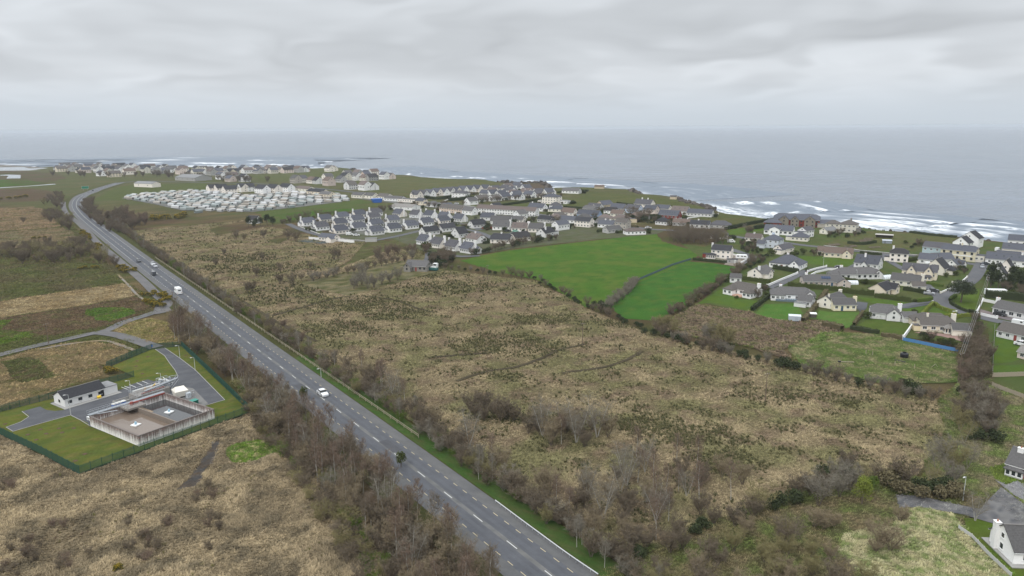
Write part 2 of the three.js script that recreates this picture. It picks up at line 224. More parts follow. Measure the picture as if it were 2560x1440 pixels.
patch('field', bogNear, [[0.235, 0.185, 0.118], [0.165, 0.13, 0.085], [0.098, 0.08, 0.055]], { cell: 2, scale: 22, sharp: 2.2 });
bogPatch('n', [2270, 170, 2380, 110, 2560, 80, 2700, 90, 2760, 200, 2600, 290, 2330, 320, 2240, 260], [[0.1, 0.15, 0.035], LAWN, PALE], { cell: 1.5, scale: 6, wob: 1 });
bogPatch('n', [2150, 90, 2210, 80, 2130, 300, 2010, 450, 1960, 560, 1760, 580, 1900, 450], [[0.1, 0.098, 0.1], [0.14, 0.12, 0.105], BROWN], { cell: 1, scale: 4, wob: 0.6 });
// the large rough field beyond the road
const fieldOutline = path('s', [327, 578, 612, 552, 520, 573, 545, 588, 668, 567, 727, 577, 671, 603, 697, 610, 745, 585, 800, 592, 915, 605, 870, 655, 815, 682, 980, 622, 1055, 630, 1062, 640, 740, 709, 870, 740, 1115, 676, 1345, 704, 1360, 720, 1410, 738, 1465, 772, 1600, 825, 2340, 997, 2367, 1095, 2290, 1190, 2108, 1152, 1925, 1270, 1888, 1262, 1553, 1405, 575, 750, 520, 720]);
patch('field', fieldOutline, [[0.25, 0.2, 0.125], [0.17, 0.155, 0.08], [0.17, 0.125, 0.088]], { cell: 3, scale: 30, sharp: 2 });
patch('field', path('s', [740, 709, 1062, 640, 1120, 672, 870, 740]), [[0.22, 0.2, 0.12], OLIVE, PALE], { cell: 3, scale: 12, wob: 1 });
patch('field', path('s', [820, 680, 872, 655, 918, 605, 985, 598, 1040, 612, 980, 622]), [OLIVE, [0.14, 0.14, 0.06], BROWN], { cell: 4, scale: 12, wob: 1 });
// bright pastures
patch('pasture', path('s', [1150, 652, 1200, 640, 1260, 628, 1480, 602, 1640, 584, 1655, 603, 1700, 618, 1755, 632, 1722, 655, 1650, 685, 1572, 716, 1520, 752, 1490, 770, 1462, 768, 1410, 738, 1350, 702, 1230, 676]), [[0.064, 0.132, 0.02], [0.09, 0.135, 0.026], [0.05, 0.118, 0.018]], { cell: 3, scale: 34, mat: matLawn, wob: 0.8, sharp: 2.2 });
patch('pasture', path('s', [1722, 655, 1780, 658, 1842, 668, 1812, 702, 1740, 748, 1680, 782, 1640, 802, 1560, 797, 1525, 768, 1575, 716, 1650, 685]), [[0.05, 0.13, 0.022], [0.044, 0.116, 0.022], [0.08, 0.128, 0.025]], { cell: 3, scale: 22, mat: matLawn, sharp: 2 });
// far greens
const far = (list, cols, o = {}) => patch('grassland', path('s', list), cols, { cell: 10, scale: 50, wob: 3, ...o });
far([232, 500, 290, 470, 330, 462, 500, 458, 620, 466, 600, 482, 480, 482, 400, 490, 300, 500], [[0.105, 0.125, 0.04], COASTG, [0.09, 0.12, 0.03]]);
far([620, 440, 720, 432, 850, 424, 905, 433, 880, 450, 780, 455, 660, 452], [[0.12, 0.13, 0.05], COASTG]);
far([900, 455, 1000, 442, 1240, 458, 1340, 470, 1200, 480, 1020, 492, 920, 482], [[0.125, 0.125, 0.05], COASTG, [0.15, 0.135, 0.07]]);
far([1290, 459, 1345, 458, 1366, 464, 1370, 474, 1320, 474], [[0.13, 0.095, 0.07], [0.11, 0.1, 0.06]], { cell: 5 });
far([1400, 505, 1500, 482, 1640, 490, 1710, 508, 1780, 530, 1920, 548, 1980, 560, 1840, 562, 1760, 548, 1600, 520, 1440, 523], [[0.105, 0.118, 0.04], COASTG, [0.13, 0.125, 0.05]]);
far([1770, 545, 1920, 548, 1940, 556, 1800, 572, 1730, 566], [[0.1, 0.11, 0.038], [0.125, 0.12, 0.05]]);
far([1180, 515, 1420, 505, 1440, 512, 1260, 524, 1200, 524], [[0.095, 0.115, 0.038], COASTG]);
far([640, 530, 900, 500, 960, 512, 800, 540, 680, 560], [[0.09, 0.13, 0.035], [0.11, 0.12, 0.045]]);
far([680, 540, 740, 530, 900, 520, 860, 532, 720, 552], [GREEN, [0.09, 0.13, 0.035]]);
// village ground: grass, yards between
patch('lawn', path('s', [1700, 608, 1760, 618, 1860, 580, 1960, 560, 2130, 566, 2240, 582, 2560, 612, 2900, 645, 2900, 1100, 2480, 960, 2470, 820, 2410, 860, 2260, 845, 2050, 800, 1900, 790, 1750, 755, 1830, 690, 1850, 665, 1760, 650]), [[0.078, 0.108, 0.034], [0.095, 0.105, 0.04], [0.06, 0.095, 0.03]], { cell: 4, scale: 16, mat: matLawn });
patch('lawn', path('s', [745, 572, 790, 545, 900, 530, 1000, 512, 1200, 518, 1330, 535, 1560, 565, 1660, 578, 1640, 586, 1480, 600, 1280, 622, 1150, 645, 1060, 628, 985, 598, 900, 600, 800, 590]), [[0.085, 0.1, 0.045], [0.1, 0.1, 0.06], [0.12, 0.12, 0.1]], { cell: 4, scale: 14, mat: matLawn });
const lawn = (crop, list, cols = [LAWN, [0.075, 0.13, 0.03]]) => patch('lawn', path(crop, list), cols, { cell: 2, scale: 9, mat: matLawn });
lawn('h', [520, 620, 900, 380, 960, 500, 1100, 560, 1340, 580, 1220, 715, 900, 640, 700, 600]);
lawn('h', [1270, 740, 1390, 620, 1800, 610, 1880, 740, 1690, 790, 1680, 830, 1400, 790], [[0.07, 0.16, 0.03], [0.09, 0.155, 0.035]]);
lawn('h', [2050, 800, 2090, 700, 2250, 720, 2560, 720, 2560, 860, 2430, 930, 2300, 850], [[0.085, 0.165, 0.035], [0.11, 0.165, 0.045]]);
lawn('i', [0, 520, 480, 520, 440, 600, 370, 720, 180, 690, 0, 620], [[0.085, 0.165, 0.035], [0.11, 0.165, 0.045]]);
lawn('i', [430, 690, 560, 610, 780, 620, 900, 650, 1180, 620, 1010, 830, 700, 790], [[0.075, 0.115, 0.025], [0.09, 0.12, 0.03]]);
lawn('i', [1000, 470, 1390, 420, 1300, 560, 1180, 600, 1080, 560]);
lawn('i', [1300, 580, 1400, 430, 1690, 535, 1560, 590]);
lawn('i', [1620, 380, 1900, 180, 1990, 230, 1960, 520, 1800, 490], [[0.095, 0.135, 0.03], LAWN]);
lawn('i', [400, 320, 640, 340, 1110, 400, 900, 450, 600, 400]);
lawn('f', [1800, 870, 1830, 820, 2200, 830, 2560, 860, 2500, 950, 2000, 930]);
lawn('g', [0, 740, 380, 760, 370, 830, 180, 860, 0, 830]);
lawn('g', [0, 560, 560, 400, 1100, 420, 1900, 490, 1860, 560, 1000, 660, 460, 640, 0, 600], [[0.085, 0.105, 0.034], [0.11, 0.105, 0.045], [0.1, 0.09, 0.05]]);
lawn('i', [2160, 700, 2200, 690, 2380, 840, 2560, 930, 2560, 1100, 2400, 1160, 2160, 1180]);
lawn('i', [2160, 1200, 2560, 1190, 2560, 1310, 2160, 1310], [[0.075, 0.13, 0.03], LAWN]);
lawn('f', [900, 490, 1540, 400, 1500, 470, 1130, 540, 930, 560]);
// rough ground between the gardens and the field
patch('scrubland', path('h', [200, 800, 520, 625, 900, 680, 1220, 720, 1420, 800, 1680, 835, 1900, 850, 2100, 830, 2400, 960, 2300, 1060, 1900, 1130, 1600, 1200, 1750, 1330, 1200, 1180, 600, 1080, 0, 940]), [[0.13, 0.095, 0.07], [0.16, 0.125, 0.085], OLIVE], { cell: 3, scale: 14, wob: 2 });
patch('scrubland', path('i', [-420, 960, 0, 800, 240, 770, 700, 800, 1010, 890, 1500, 990, 1900, 1070, 1880, 1200, 1700, 1400, 1200, 1430, 700, 1410, 0, 1270, -400, 1150]), [[0.11, 0.145, 0.045], [0.2, 0.18, 0.1], [0.075, 0.12, 0.03]], { cell: 2, scale: 11, wob: 2, sharp: 2.2 });
patch('scrubland', path('s', [2340, 1000, 2470, 900, 2480, 960, 2900, 1060, 2900, 1300, 2560, 1330, 2480, 1240, 2300, 1200, 2370, 1100]), [[0.11, 0.14, 0.045], [0.17, 0.145, 0.09], [0.09, 0.1, 0.04]], { cell: 2, scale: 9, wob: 2 });
patch('scrubland', path('s', [1553, 1405, 1700, 1340, 1888, 1264, 1925, 1272, 2108, 1154, 2290, 1192, 2480, 1230, 2400, 1320, 2500, 1440, 2700, 1700, 1500, 1700, 1480, 1440]), [[0.1, 0.12, 0.04], [0.15, 0.12, 0.07], [0.09, 0.085, 0.045]], { cell: 2, scale: 9, wob: 2 });
patch('meadow', path('k', [1450, 660, 1600, 620, 1900, 680, 2080, 870, 2300, 1060, 2480, 1260, 2300, 1500, 1100, 1260, 850, 1000, 880, 880, 1100, 830, 1350, 800]), [[0.26, 0.235, 0.135], [0.13, 0.155, 0.06], [0.29, 0.265, 0.165]], { cell: 1.2, scale: 5, wob: 1, sharp: 2.2 });
lawn('k', [2010, 720, 2330, 740, 2260, 850, 2230, 960, 2480, 1180, 2560, 1180, 2560, 1300, 2440, 1250, 2050, 880], [[0.095, 0.125, 0.026], LAWN]);
lawn('k', [2240, 260, 2380, 220, 2490, 380, 2400, 420, 2290, 360], [[0.1, 0.125, 0.03], LAWN]);

// ---- roads
const mainPx = [1640, 1650, 1348, 1418.6, 1039, 1177, 722.5, 934.4, 617.5, 855, 461, 736, 360, 660, 263.7, 585.8, 220.7, 551.6, 204, 536, 192.4, 520.4, 190.4, 510.6, 195, 499, 207, 489, 226.6, 481.3, 246, 473.5, 273.4, 464.7, 300, 457];
const mainPts = curvePts(path('s', mainPx), 2);
const verge = roadStrip('grass_verge', path('s', mainPx), 24, [[0.1, 0.105, 0.045], OLIVE, [0.13, 0.11, 0.06]], matGrass, 4);
structure(mesh('grass_verge', ribbonGeo(mainPts.slice(10, 90), 7.2, 12.2, LIFT() + 0.04, blend([[0.052, 0.108, 0.026], [0.07, 0.11, 0.032], [0.1, 0.1, 0.045]], 7, 1.8)), matLawn));
const RY = LIFT() + 0.06;
const road = structure(mesh('road', (() => { const c = blend([[0.106, 0.11, 0.122], [0.098, 0.102, 0.113], [0.116, 0.119, 0.128]], 22, 1.2); return ribbonGeo(mainPts, -6.9, 6.9, RY, c); })(), matTar));
{ // worn wheel paths are darker asphalt, the shoulders paler chippings; then the painted lines, dash by dash
  mesh('shoulder', ribbonGeo(mainPts, 4.0, 6.9, RY + 0.006, blend([[0.135, 0.133, 0.132], [0.12, 0.12, 0.122], [0.15, 0.147, 0.14]], 9, 1.4)), matTar, road);
  mesh('shoulder', ribbonGeo(mainPts, -6.9, -4.0, RY + 0.006, blend([[0.13, 0.128, 0.127], [0.12, 0.12, 0.122], [0.145, 0.14, 0.135]], 9, 1.4)), matTar, road);
  mesh('centre_seam', ribbonGeo(mainPts, -0.45, 0.55, RY + 0.005, blend([[0.15, 0.148, 0.145], [0.12, 0.12, 0.12], [0.17, 0.165, 0.155]], 5, 2)), matTar, road);
  for (const o of [-2.75, -1.0, 1.0, 2.75]) mesh('wheel_track', ribbonGeo(mainPts, o - 0.4, o + 0.4, RY + 0.004, blend([[0.096, 0.099, 0.109], [0.104, 0.107, 0.117], [0.088, 0.091, 0.1]], 16, 1.6)), matTar, road);
  for (const [i, o, w, n] of [[44, 1.2, 2.4, 5], [72, -1.6, 2.6, 4], [118, 1.8, 2.2, 7], [31, -2.2, 1.4, 3], [160, -1.4, 2.6, 6], [95, 2.4, 1.2, 3]]) mesh('asphalt_patch', ribbonGeo(mainPts.slice(i, i + n), o - w / 2, o + w / 2, RY + 0.0085, blend([[0.082, 0.083, 0.09], [0.09, 0.09, 0.096]], 4, 1.4)), matTar, road);
  const paintW = M([0.54, 0.54, 0.52], 0.85), paintY = M([0.46, 0.39, 0.25], 0.85), n = sides(mainPts), geos = { w: [], y: [] };
  const dash = (i0, len, off, w) => { const g = ribbonGeo(mainPts.slice(i0, i0 + 2).length < 2 ? mainPts.slice(-2) : [mainPts[i0], mainPts[i0].clone().addScaledVector(mainPts[i0 + 1].clone().sub(mainPts[i0]).normalize(), len)], off - w / 2, off + w / 2, RY + 0.012, () => [1, 1, 1]); return g; };
  for (let i = 2; i < mainPts.length - 3; i++) {
    const solid = i > 292, d = -mainPts[i].z, x = mainPts[i].x;
    if (i % 6 === 0 && !solid) { const g = dash(i, 3.4, 0, 0.17); d < 470 ? mesh('centre_line_dash', g, paintW, road) : geos.w.push(g); }
    if (solid) { geos.w.push(dash(i, 2.0, 0.1, 0.17)); }
    for (const o of [-3.75, 3.75]) if (i % 2 === 0 && i < 215) { const g = dash(i, 1.7, o, 0.15); d < 360 ? mesh('edge_line_dash', g, paintY, road) : geos.y.push(g); } else if (i >= 215) geos.y.push(dash(i, 2.0, o, 0.14));
  }
  mesh('centre_line', merged(geos.w), paintW, road); mesh('edge_line', merged(geos.y), paintW, road);
}
const TRACK = [[0.15, 0.145, 0.145], [0.125, 0.12, 0.12], [0.17, 0.155, 0.14]];
roadStrip('track', path('s', [-200, 935, 0, 888, 79, 868, 158, 851, 224, 836, 264, 828, 312, 806, 375, 786, 408, 772, 418, 758, 400, 745, 362, 707, 337, 685, 307, 660, 280, 637, 245, 608, 222, 583, 195, 557, 170, 538, 160, 522, 158, 505]), 4.6, TRACK);
roadStrip('track', path('s', [240, 832, 262, 834, 290, 838, 330, 849, 372, 863, 392, 870]), 5.2, TRACK);
patch('track', path('q', [1560, 740, 1640, 690, 1720, 740, 1730, 790, 1600, 820, 1520, 830]), TRACK, { cell: 3, mat: matTar, scale: 9 });
roadStrip('path', path('l', [380, 205, 700, 150, 980, 125, 1150, 170, 1270, 215]), 1.6, [[0.22, 0.19, 0.16], STRAW]);
roadStrip('path', path('q', [1180, 430, 1290, 540, 1360, 620, 1450, 690]), 1.2, [[0.22, 0.21, 0.2], STRAW]);
const street = (list, w, cols = [TAR, [0.12, 0.12, 0.126], [0.135, 0.132, 0.13]]) => roadStrip('street', path('s', list), w, cols);
street([300, 457, 357, 453, 435, 455, 533, 457.5, 650, 460, 760, 468, 860, 478, 925, 486, 973, 498, 1040, 503, 1110, 509, 1160, 515, 1221, 524, 1324, 534, 1420, 546, 1500, 557, 1573, 567, 1632, 574, 1689, 577, 1816, 589, 1894, 601, 1952, 606, 2011, 614, 2089, 622, 2148, 629, 2226, 637, 2294, 641, 2360, 650, 2440, 662], 6.5);
street([2600, 596, 2534, 617, 2499, 637, 2458, 656, 2447, 676, 2431, 699, 2408, 715, 2372, 734, 2352, 750, 2358, 764, 2402, 780, 2441, 791, 2490, 803, 2538, 813, 2640, 835], 6.6);
street([2352, 752, 2300, 758, 2250, 768, 2230, 790], 3.5);
street([1925, 722, 1972, 699, 2021, 677, 2070, 671, 2110, 676, 2150, 660, 2226, 637], 5.2);
street([720, 560, 749, 573, 797, 588, 860, 600, 920, 603, 964, 597, 993, 591, 1052, 577, 1100, 565, 1150, 560, 1200, 575], 5.2);
street([1065, 665, 1072, 645, 1078, 632, 1103, 634, 1149, 642, 1200, 640], 5);
street([1140, 570, 1185, 578, 1215, 588, 1240, 600, 1262, 590, 1300, 578], 5);
street([2180, 628, 2180, 629, 2300, 700, 2352, 752], 4);
patch('yard', path('i', [1000, 470, 1080, 440, 1390, 400, 1385, 420, 1080, 470]), [TAR, TARD], { mat: matTar, cell: 3 });
patch('yard', path('i', [390, 380, 560, 400, 540, 480, 470, 520, 400, 460]), [TAR, TARD], { mat: matTar, cell: 3 });
patch('yard', path('f', [600, 850, 870, 870, 940, 800, 1150, 850, 1170, 870, 1080, 960, 870, 935, 890, 915, 600, 860]), [[0.24, 0.2, 0.16], [0.28, 0.25, 0.21]], { mat: matTar, cell: 3 });
patch('yard', path('f', [930, 760, 1000, 730, 1300, 830, 1180, 960, 1090, 960, 1170, 860, 1120, 800]), [TAR, [0.14, 0.14, 0.14]], { mat: matTar, cell: 3 });
patch('yard', path('i', [1150, 780, 1300, 770, 1640, 810, 1880, 840, 1960, 870, 1900, 920, 1700, 880, 1500, 830]), [[0.3, 0.19, 0.16], [0.26, 0.18, 0.15]], { mat: matTar, cell: 2 });
patch('yard', path('i', [2000, 480, 2170, 530, 2560, 620, 2560, 670, 2200, 590, 1980, 540]), [[0.2, 0.16, 0.15], TAR], { mat: matTar, cell: 2 });
patch('yard', path('k', [1390, 510, 1600, 520, 1900, 590, 2150, 640, 2350, 440, 2560, 600, 2560, 820, 2330, 790, 2000, 690, 1600, 620, 1420, 630]), [[0.13, 0.125, 0.125], [0.17, 0.165, 0.16], TARD], { mat: matTar, cell: 1, scale: 5, sharp: 2.2 });
patch('yard', path('k', [2290, 370, 2400, 420, 2500, 380, 2560, 440, 2560, 560, 2480, 520]), [[0.18, 0.18, 0.185], [0.21, 0.2, 0.2]], { mat: matTar, cell: 2 });
for (const l of [['c', [300, 850, 700, 960, 1100, 960, 1600, 880, 2300, 800, 2300, 730, 1700, 740, 1100, 760, 700, 800]], ['c', [900, 460, 1300, 470, 1800, 530, 2300, 600, 2200, 640, 1500, 560, 1000, 500]]]) patch('yard', path(...l), [[0.13, 0.128, 0.12], [0.11, 0.115, 0.075], [0.15, 0.145, 0.13]], { mat: matTar, cell: 4, scale: 12 });
patch('yard', path('b', [320, 540, 900, 480, 1400, 450, 1900, 490, 2560, 460, 3160, 520, 3150, 590, 2560, 660, 2000, 720, 1500, 700, 1100, 700, 800, 630]), [[0.14, 0.135, 0.125], [0.11, 0.11, 0.09], [0.2, 0.195, 0.185]], { mat: matTar, cell: 5, scale: 10 });

// worn animal tracks through the rough field
CROP.v = [1100, 640, 3.6]; CROP.w = [500, 560, 3.6];
const trackLines = [path('v', [150, 1130, 400, 1050, 700, 1000, 900, 930, 1080, 850, 1300, 800]), path('v', [1100, 1060, 1500, 1000, 1700, 930, 1820, 860]), path('v', [-60, 915, 200, 895, 420, 880]), path('w', [650, 830, 900, 760, 1300, 660, 1500, 655, 1750, 690, 1950, 760, 2100, 800]), path('w', [320, 660, 520, 780, 700, 890, 900, 990, 1050, 1060])].map((l) => curvePts(l, 2));
for (const l of trackLines) structure(mesh('worn_track', ribbonGeo(l, -0.7, 0.7, LIFT() + 0.03, blend([[0.12, 0.1, 0.068], [0.09, 0.075, 0.052], [0.16, 0.135, 0.085]], 5, 2)), matGrass));
const offTrack = (x, z) => { for (const l of trackLines) for (let i = 0; i < l.length; i += 1) { const dx = l[i].x - x, dz = l[i].z - z; if (dx * dx + dz * dz < 1.2) return 0; } return 1; };
{ // broken rock along the cliff edge of the headlands
  const rng = mulberry(321), rock = new THREE.IcosahedronGeometry(1, 1), a = rock.attributes.position; for (let i = 0; i < a.count; i++) { const k = 1 + 0.35 * noise(a.getX(i) * 1.7 + 4, a.getZ(i) * 1.7 + a.getY(i)); a.setXYZ(i, a.getX(i) * k, a.getY(i) * k * 0.75, a.getZ(i) * k); } rock.computeVertexNormals();
  const spots = []; const seg = (x0, x1, size, every) => { const pts = []; coast.forEach((p, i) => { if (coastPx[i * 2] >= x0 && coastPx[i * 2] <= x1) pts.push(p); }); const c = curvePts(pts, every); c.forEach((p) => { for (let k = 0; k < 2; k++) spots.push([p.x + (rng() - 0.5) * 6, p.z + (rng() - 0.2) * 7, size * (0.5 + rng())]); }); };
  seg(1240, 1372, 2.6, 5); seg(1560, 1600, 2.4, 4); seg(1690, 1790, 2.0, 3.5); seg(880, 910, 2.6, 6); seg(2130, 2480, 0.9, 4);
  const im = new THREE.InstancedMesh(rock, M([1, 1, 1], 0.95, { flatShading: true }), spots.length), m4 = new THREE.Matrix4(), q = new THREE.Quaternion(), c = new THREE.Color(); im.name = 'cliff_rocks'; im.userData = { kind: 'stuff', label: 'broken dark rock along the cliff edge', category: 'rock' }; spots.forEach(([x, z, k], i) => { q.setFromEuler(new THREE.Euler(rng() * 6, rng() * 6, 0)); im.setMatrixAt(i, m4.compose(V(x, -0.2, z), q, V(k * 1.3, k * 0.7, k))); const g = 0.05 + rng() * 0.05; im.setColorAt(i, c.setRGB(g * 1.15, g, g * 0.85)); }); scene.add(im);
}
// ------------------------------------------------------------------ plants
const Y0 = 0.12;   // the ground sheets lie within this height
const twigMat = (c) => M(c, 1);
const BARK_PALE = M([0.37, 0.35, 0.31], 0.9), BARK_MID = M([0.2, 0.18, 0.145], 0.95), BARK_DARK = M([0.13, 0.105, 0.085], 1), TWIG_RED = twigMat([0.165, 0.12, 0.09]), TWIG_TAN = twigMat([0.215, 0.172, 0.112]), TWIG_GREY = twigMat([0.185, 0.165, 0.13]), TWIG_OLIVE = twigMat([0.2, 0.175, 0.085]), TWIG_BROWN = twigMat([0.14, 0.112, 0.08]);
const LEAF_DARK = M([0.045, 0.056, 0.026], 0.9), LEAF_HEDGE = M([0.066, 0.08, 0.026], 0.9), LEAF_GREEN = M([0.09, 0.13, 0.026], 0.9), LEAF_LIGHT = M([0.16, 0.19, 0.035], 0.9), LEAF_GORSE = M([0.075, 0.075, 0.026], 0.95), BLOOM = M([0.4, 0.27, 0.02], 0.9), LEAF_BRAMBLE = M([0.13, 0.11, 0.062], 1), LEAF_IVY = M([0.03, 0.04, 0.015], 0.8);
for (const m of [LEAF_DARK, LEAF_HEDGE, LEAF_GREEN, LEAF_LIGHT, LEAF_GORSE, BLOOM, LEAF_BRAMBLE, LEAF_IVY]) m.side = THREE.DoubleSide;
class Soup { constructor() { this.p = []; }
  tri(a, b, c) { this.p.push(a.x, a.y, a.z, b.x, b.y, b.z, c.x, c.y, c.z); }
  strip(a, b, w0, w1, rng) { const d = b.clone().sub(a), s = new THREE.Vector3(rng() - 0.5, rng() - 0.5, rng() - 0.5).cross(d).normalize(); const a1 = a.clone().addScaledVector(s, w0), a2 = a.clone().addScaledVector(s, -w0), b1 = b.clone().addScaledVector(s, w1), b2 = b.clone().addScaledVector(s, -w1); this.tri(a1, a2, b1); this.tri(b1, a2, b2); }
  limb(a, b, r0, r1, n = 5) { const d = b.clone().sub(a).normalize(), u = new THREE.Vector3(d.y, -d.x, 0.3).cross(d).normalize(), v = d.clone().cross(u); for (let i = 0; i < n; i++) { const t0 = (i / n) * 6.2832, t1 = ((i + 1) / n) * 6.2832; const q = (c, r, t) => c.clone().addScaledVector(u, Math.cos(t) * r).addScaledVector(v, Math.sin(t) * r); this.tri(q(a, r0, t0), q(a, r0, t1), q(b, r1, t0)); this.tri(q(b, r1, t0), q(a, r0, t1), q(b, r1, t1)); } }
  leaf(c, s, rng, flat = 0) { const n = new THREE.Vector3(rng() - 0.5, rng() - 0.5 + flat, rng() - 0.5).normalize(), u = new THREE.Vector3(rng() - 0.5, rng() - 0.5, rng() - 0.5).cross(n).normalize(), v = n.clone().cross(u); const q = (a, b) => c.clone().addScaledVector(u, a * s).addScaledVector(v, b * s); this.tri(q(-0.5, 0), q(0, -0.3), q(0.6, 0)); this.tri(q(-0.5, 0), q(0.6, 0), q(0, 0.3)); }
  geo() { const g = new THREE.BufferGeometry(); g.setAttribute('position', new THREE.Float32BufferAttribute(this.p, 3)); g.setAttribute('uv', new THREE.Float32BufferAttribute(new Float32Array((this.p.length / 3) * 2), 2)); g.computeVertexNormals(); return g; } }
// a leafless tree: stems that taper, limbs, twigs
function bareTree(seed, { h, stems = 1, lean = 0.12, limbs = 14, spread = 0.34, rise = 0.8, from = 0.25, subs = 6, twigs = 7, r = 0.11, twigW = 0.02, twigL = 0.85 }) {
  const rng = mulberry(seed), trunk = new Soup(), crown = new Soup(), S = (k) => (rng() - 0.5) * k;
  for (let s = 0; s < stems; s++) {
    const out = stems > 1 ? lean * h : lean * h * 0.4, ang = (s / stems) * 6.28 + S(1), hh = h * (0.82 + rng() * 0.3); const pts = [V(Math.cos(ang) * 0.12 * (stems > 1), -0.3, Math.sin(ang) * 0.12 * (stems > 1))];
    const n = 6; for (let i = 1; i <= n; i++) { const t = i / n; pts.push(V(Math.cos(ang) * out * t + S(0.05 * h) * t, hh * t, Math.sin(ang) * out * t + S(0.05 * h) * t)); }
    const rad = (t) => r * (1 - t * 0.88) + 0.008; for (let i = 0; i < n; i++) trunk.limb(pts[i], pts[i + 1], rad(i / n), rad((i + 1) / n));
    const pos = (t) => { const k = Math.min(n - 1e-3, t * n), i = Math.floor(k); return pts[i].clone().lerp(pts[i + 1], k - i); };
    for (let l = 0; l < limbs; l++) {
      const t = from + (0.98 - from) * Math.pow(l / limbs, 0.9), a = l * 2.4 + S(0.9), L = h * spread * (1.15 - 0.75 * t) * (0.7 + rng() * 0.6), b = pos(t), e = b.clone().add(V(Math.cos(a) * L, L * rise * (0.6 + rng() * 0.7), Math.sin(a) * L));
      crown.limb(b, e, rad(t) * 0.5 + 0.012, 0.012, 3);
      for (let q = 0; q < subs; q++) {
        const u = 0.25 + 0.75 * (q + rng()) / subs, c = b.clone().lerp(e, u), L2 = L * (0.25 + 0.35 * rng()) + 0.25, f = c.clone().add(V(S(2), S(1.2) + rise * 0.75, S(2)).normalize().multiplyScalar(L2)); crown.strip(c, f, twigW * 1.5, twigW * 0.8, rng);
        for (let w = 0; w < twigs; w++) { const g = c.clone().lerp(f, 0.2 + 0.8 * rng()), k = g.clone().add(V(S(2), S(1.4) + rise * 0.6, S(2)).normalize().multiplyScalar(twigL * (0.4 + rng() * 0.8))); crown.strip(g, k, twigW, twigW * 0.4, rng); }
      }
    }
  }
  return [trunk.geo(), crown.geo()];
}
// a leafy crown: clumps of small leaves spread through a lumpy volume
function leafyGeo(seed, { rx, ry, rz = rx, y = ry, n = 900, leaf = 0.3, lumps = 9 }) {
  const rng = mulberry(seed), s = new Soup(), L = []; for (let i = 0; i < lumps; i++) { const a = rng() * 6.28, e = rng() * 1.5 - 0.35; L.push([V(Math.cos(a) * Math.cos(e) * rx * 0.6, y + Math.sin(e) * ry * 0.6, Math.sin(a) * Math.cos(e) * rz * 0.6), 0.42 + rng() * 0.2]); } L.push([V(0, y, 0), 0.72]);
  for (let i = 0; i < n; i++) { const [c, k] = L[Math.floor(rng() * L.length)], d = V(rng() - 0.5, rng() - 0.42, rng() - 0.5).normalize().multiplyScalar(0.65 + 0.4 * rng()); const p = V(c.x + d.x * rx * k, Math.max(0.05, c.y + d.y * ry * k), c.z + d.z * rz * k); s.leaf(p, leaf * (0.6 + rng() * 0.8), rng, 0.25); }
  return s.geo();
}
const stemGeo = (h, r) => { const s = new Soup(); s.limb(V(0, -0.3, 0), V(0.06 * h, h, 0.03 * h), r, r * 0.55, 6); return s.geo(); };
const KINDS = {
  birch: [1, 2, 3, 4, 5].map((k) => bareTree(100 + k, { h: 7.6 + k * 0.45, limbs: 20, spread: 0.24, rise: 1.15, from: 0.3, subs: 6, twigs: 6, r: 0.11, twigW: 0.02 })),
  willow: [1, 2, 3, 4, 5].map((k) => bareTree(200 + k, { h: 3.6 + k * 0.35, stems: 6, lean: 0.42, limbs: 9, spread: 0.3, rise: 0.9, from: 0.22, subs: 5, twigs: 6, r: 0.05, twigW: 0.021, twigL: 0.7 })),
  ash: [1, 2, 3, 4].map((k) => bareTree(300 + k, { h: 8.6 + k * 0.6, stems: 3, lean: 0.34, limbs: 13, spread: 0.36, rise: 0.75, from: 0.26, subs: 7, twigs: 6, r: 0.15, twigW: 0.02, twigL: 0.95 })),
  scrub: [1, 2, 3, 4].map((k) => bareTree(400 + k, { h: 2.2 + k * 0.25, stems: 7, lean: 0.55, limbs: 6, spread: 0.32, rise: 0.8, from: 0.15, subs: 4, twigs: 6, r: 0.03, twigW: 0.016, twigL: 0.55 })),
  hazel: [1, 2, 3].map((k) => bareTree(250 + k, { h: 3.8 + k * 0.3, stems: 7, lean: 0.46, limbs: 9, spread: 0.26, rise: 1.0, from: 0.2, subs: 5, twigs: 6, r: 0.045, twigW: 0.02, twigL: 0.65 })),
  bush: [1, 2, 3].map((k) => [stemGeo(0.8, 0.08), leafyGeo(500 + k, { rx: 1.25, ry: 1.0, n: 620, leaf: 0.3 })]),
  gorse: [1, 2, 3].map((k) => [stemGeo(0.7, 0.07), leafyGeo(600 + k, { rx: 1.4, ry: 0.85, n: 620, leaf: 0.26 }), leafyGeo(600 + k, { rx: 1.5, ry: 0.95, n: 150, leaf: 0.22 })]),
  conifer: [1, 2].map((k) => [stemGeo(3.2, 0.16), leafyGeo(700 + k, { rx: 1.5, ry: 2.1, y: 2.8, n: 900, leaf: 0.36, lumps: 12 })]),
};
KINDS.shrub = KINDS.bush;
const NAMES = { shrub: ['garden_shrub', 'shrub'], birch: ['birch_tree', 'tree'], willow: ['willow_bush', 'bush'], ash: ['bare_tree', 'tree'], scrub: ['scrub_bush', 'bush'], hazel: ['hazel_bush', 'bush'], bush: ['evergreen_bush', 'bush'], gorse: ['gorse_bush', 'bush'], conifer: ['pine_tree', 'tree'] };
const plantRng = mulberry(4242);
const protos = new Map();
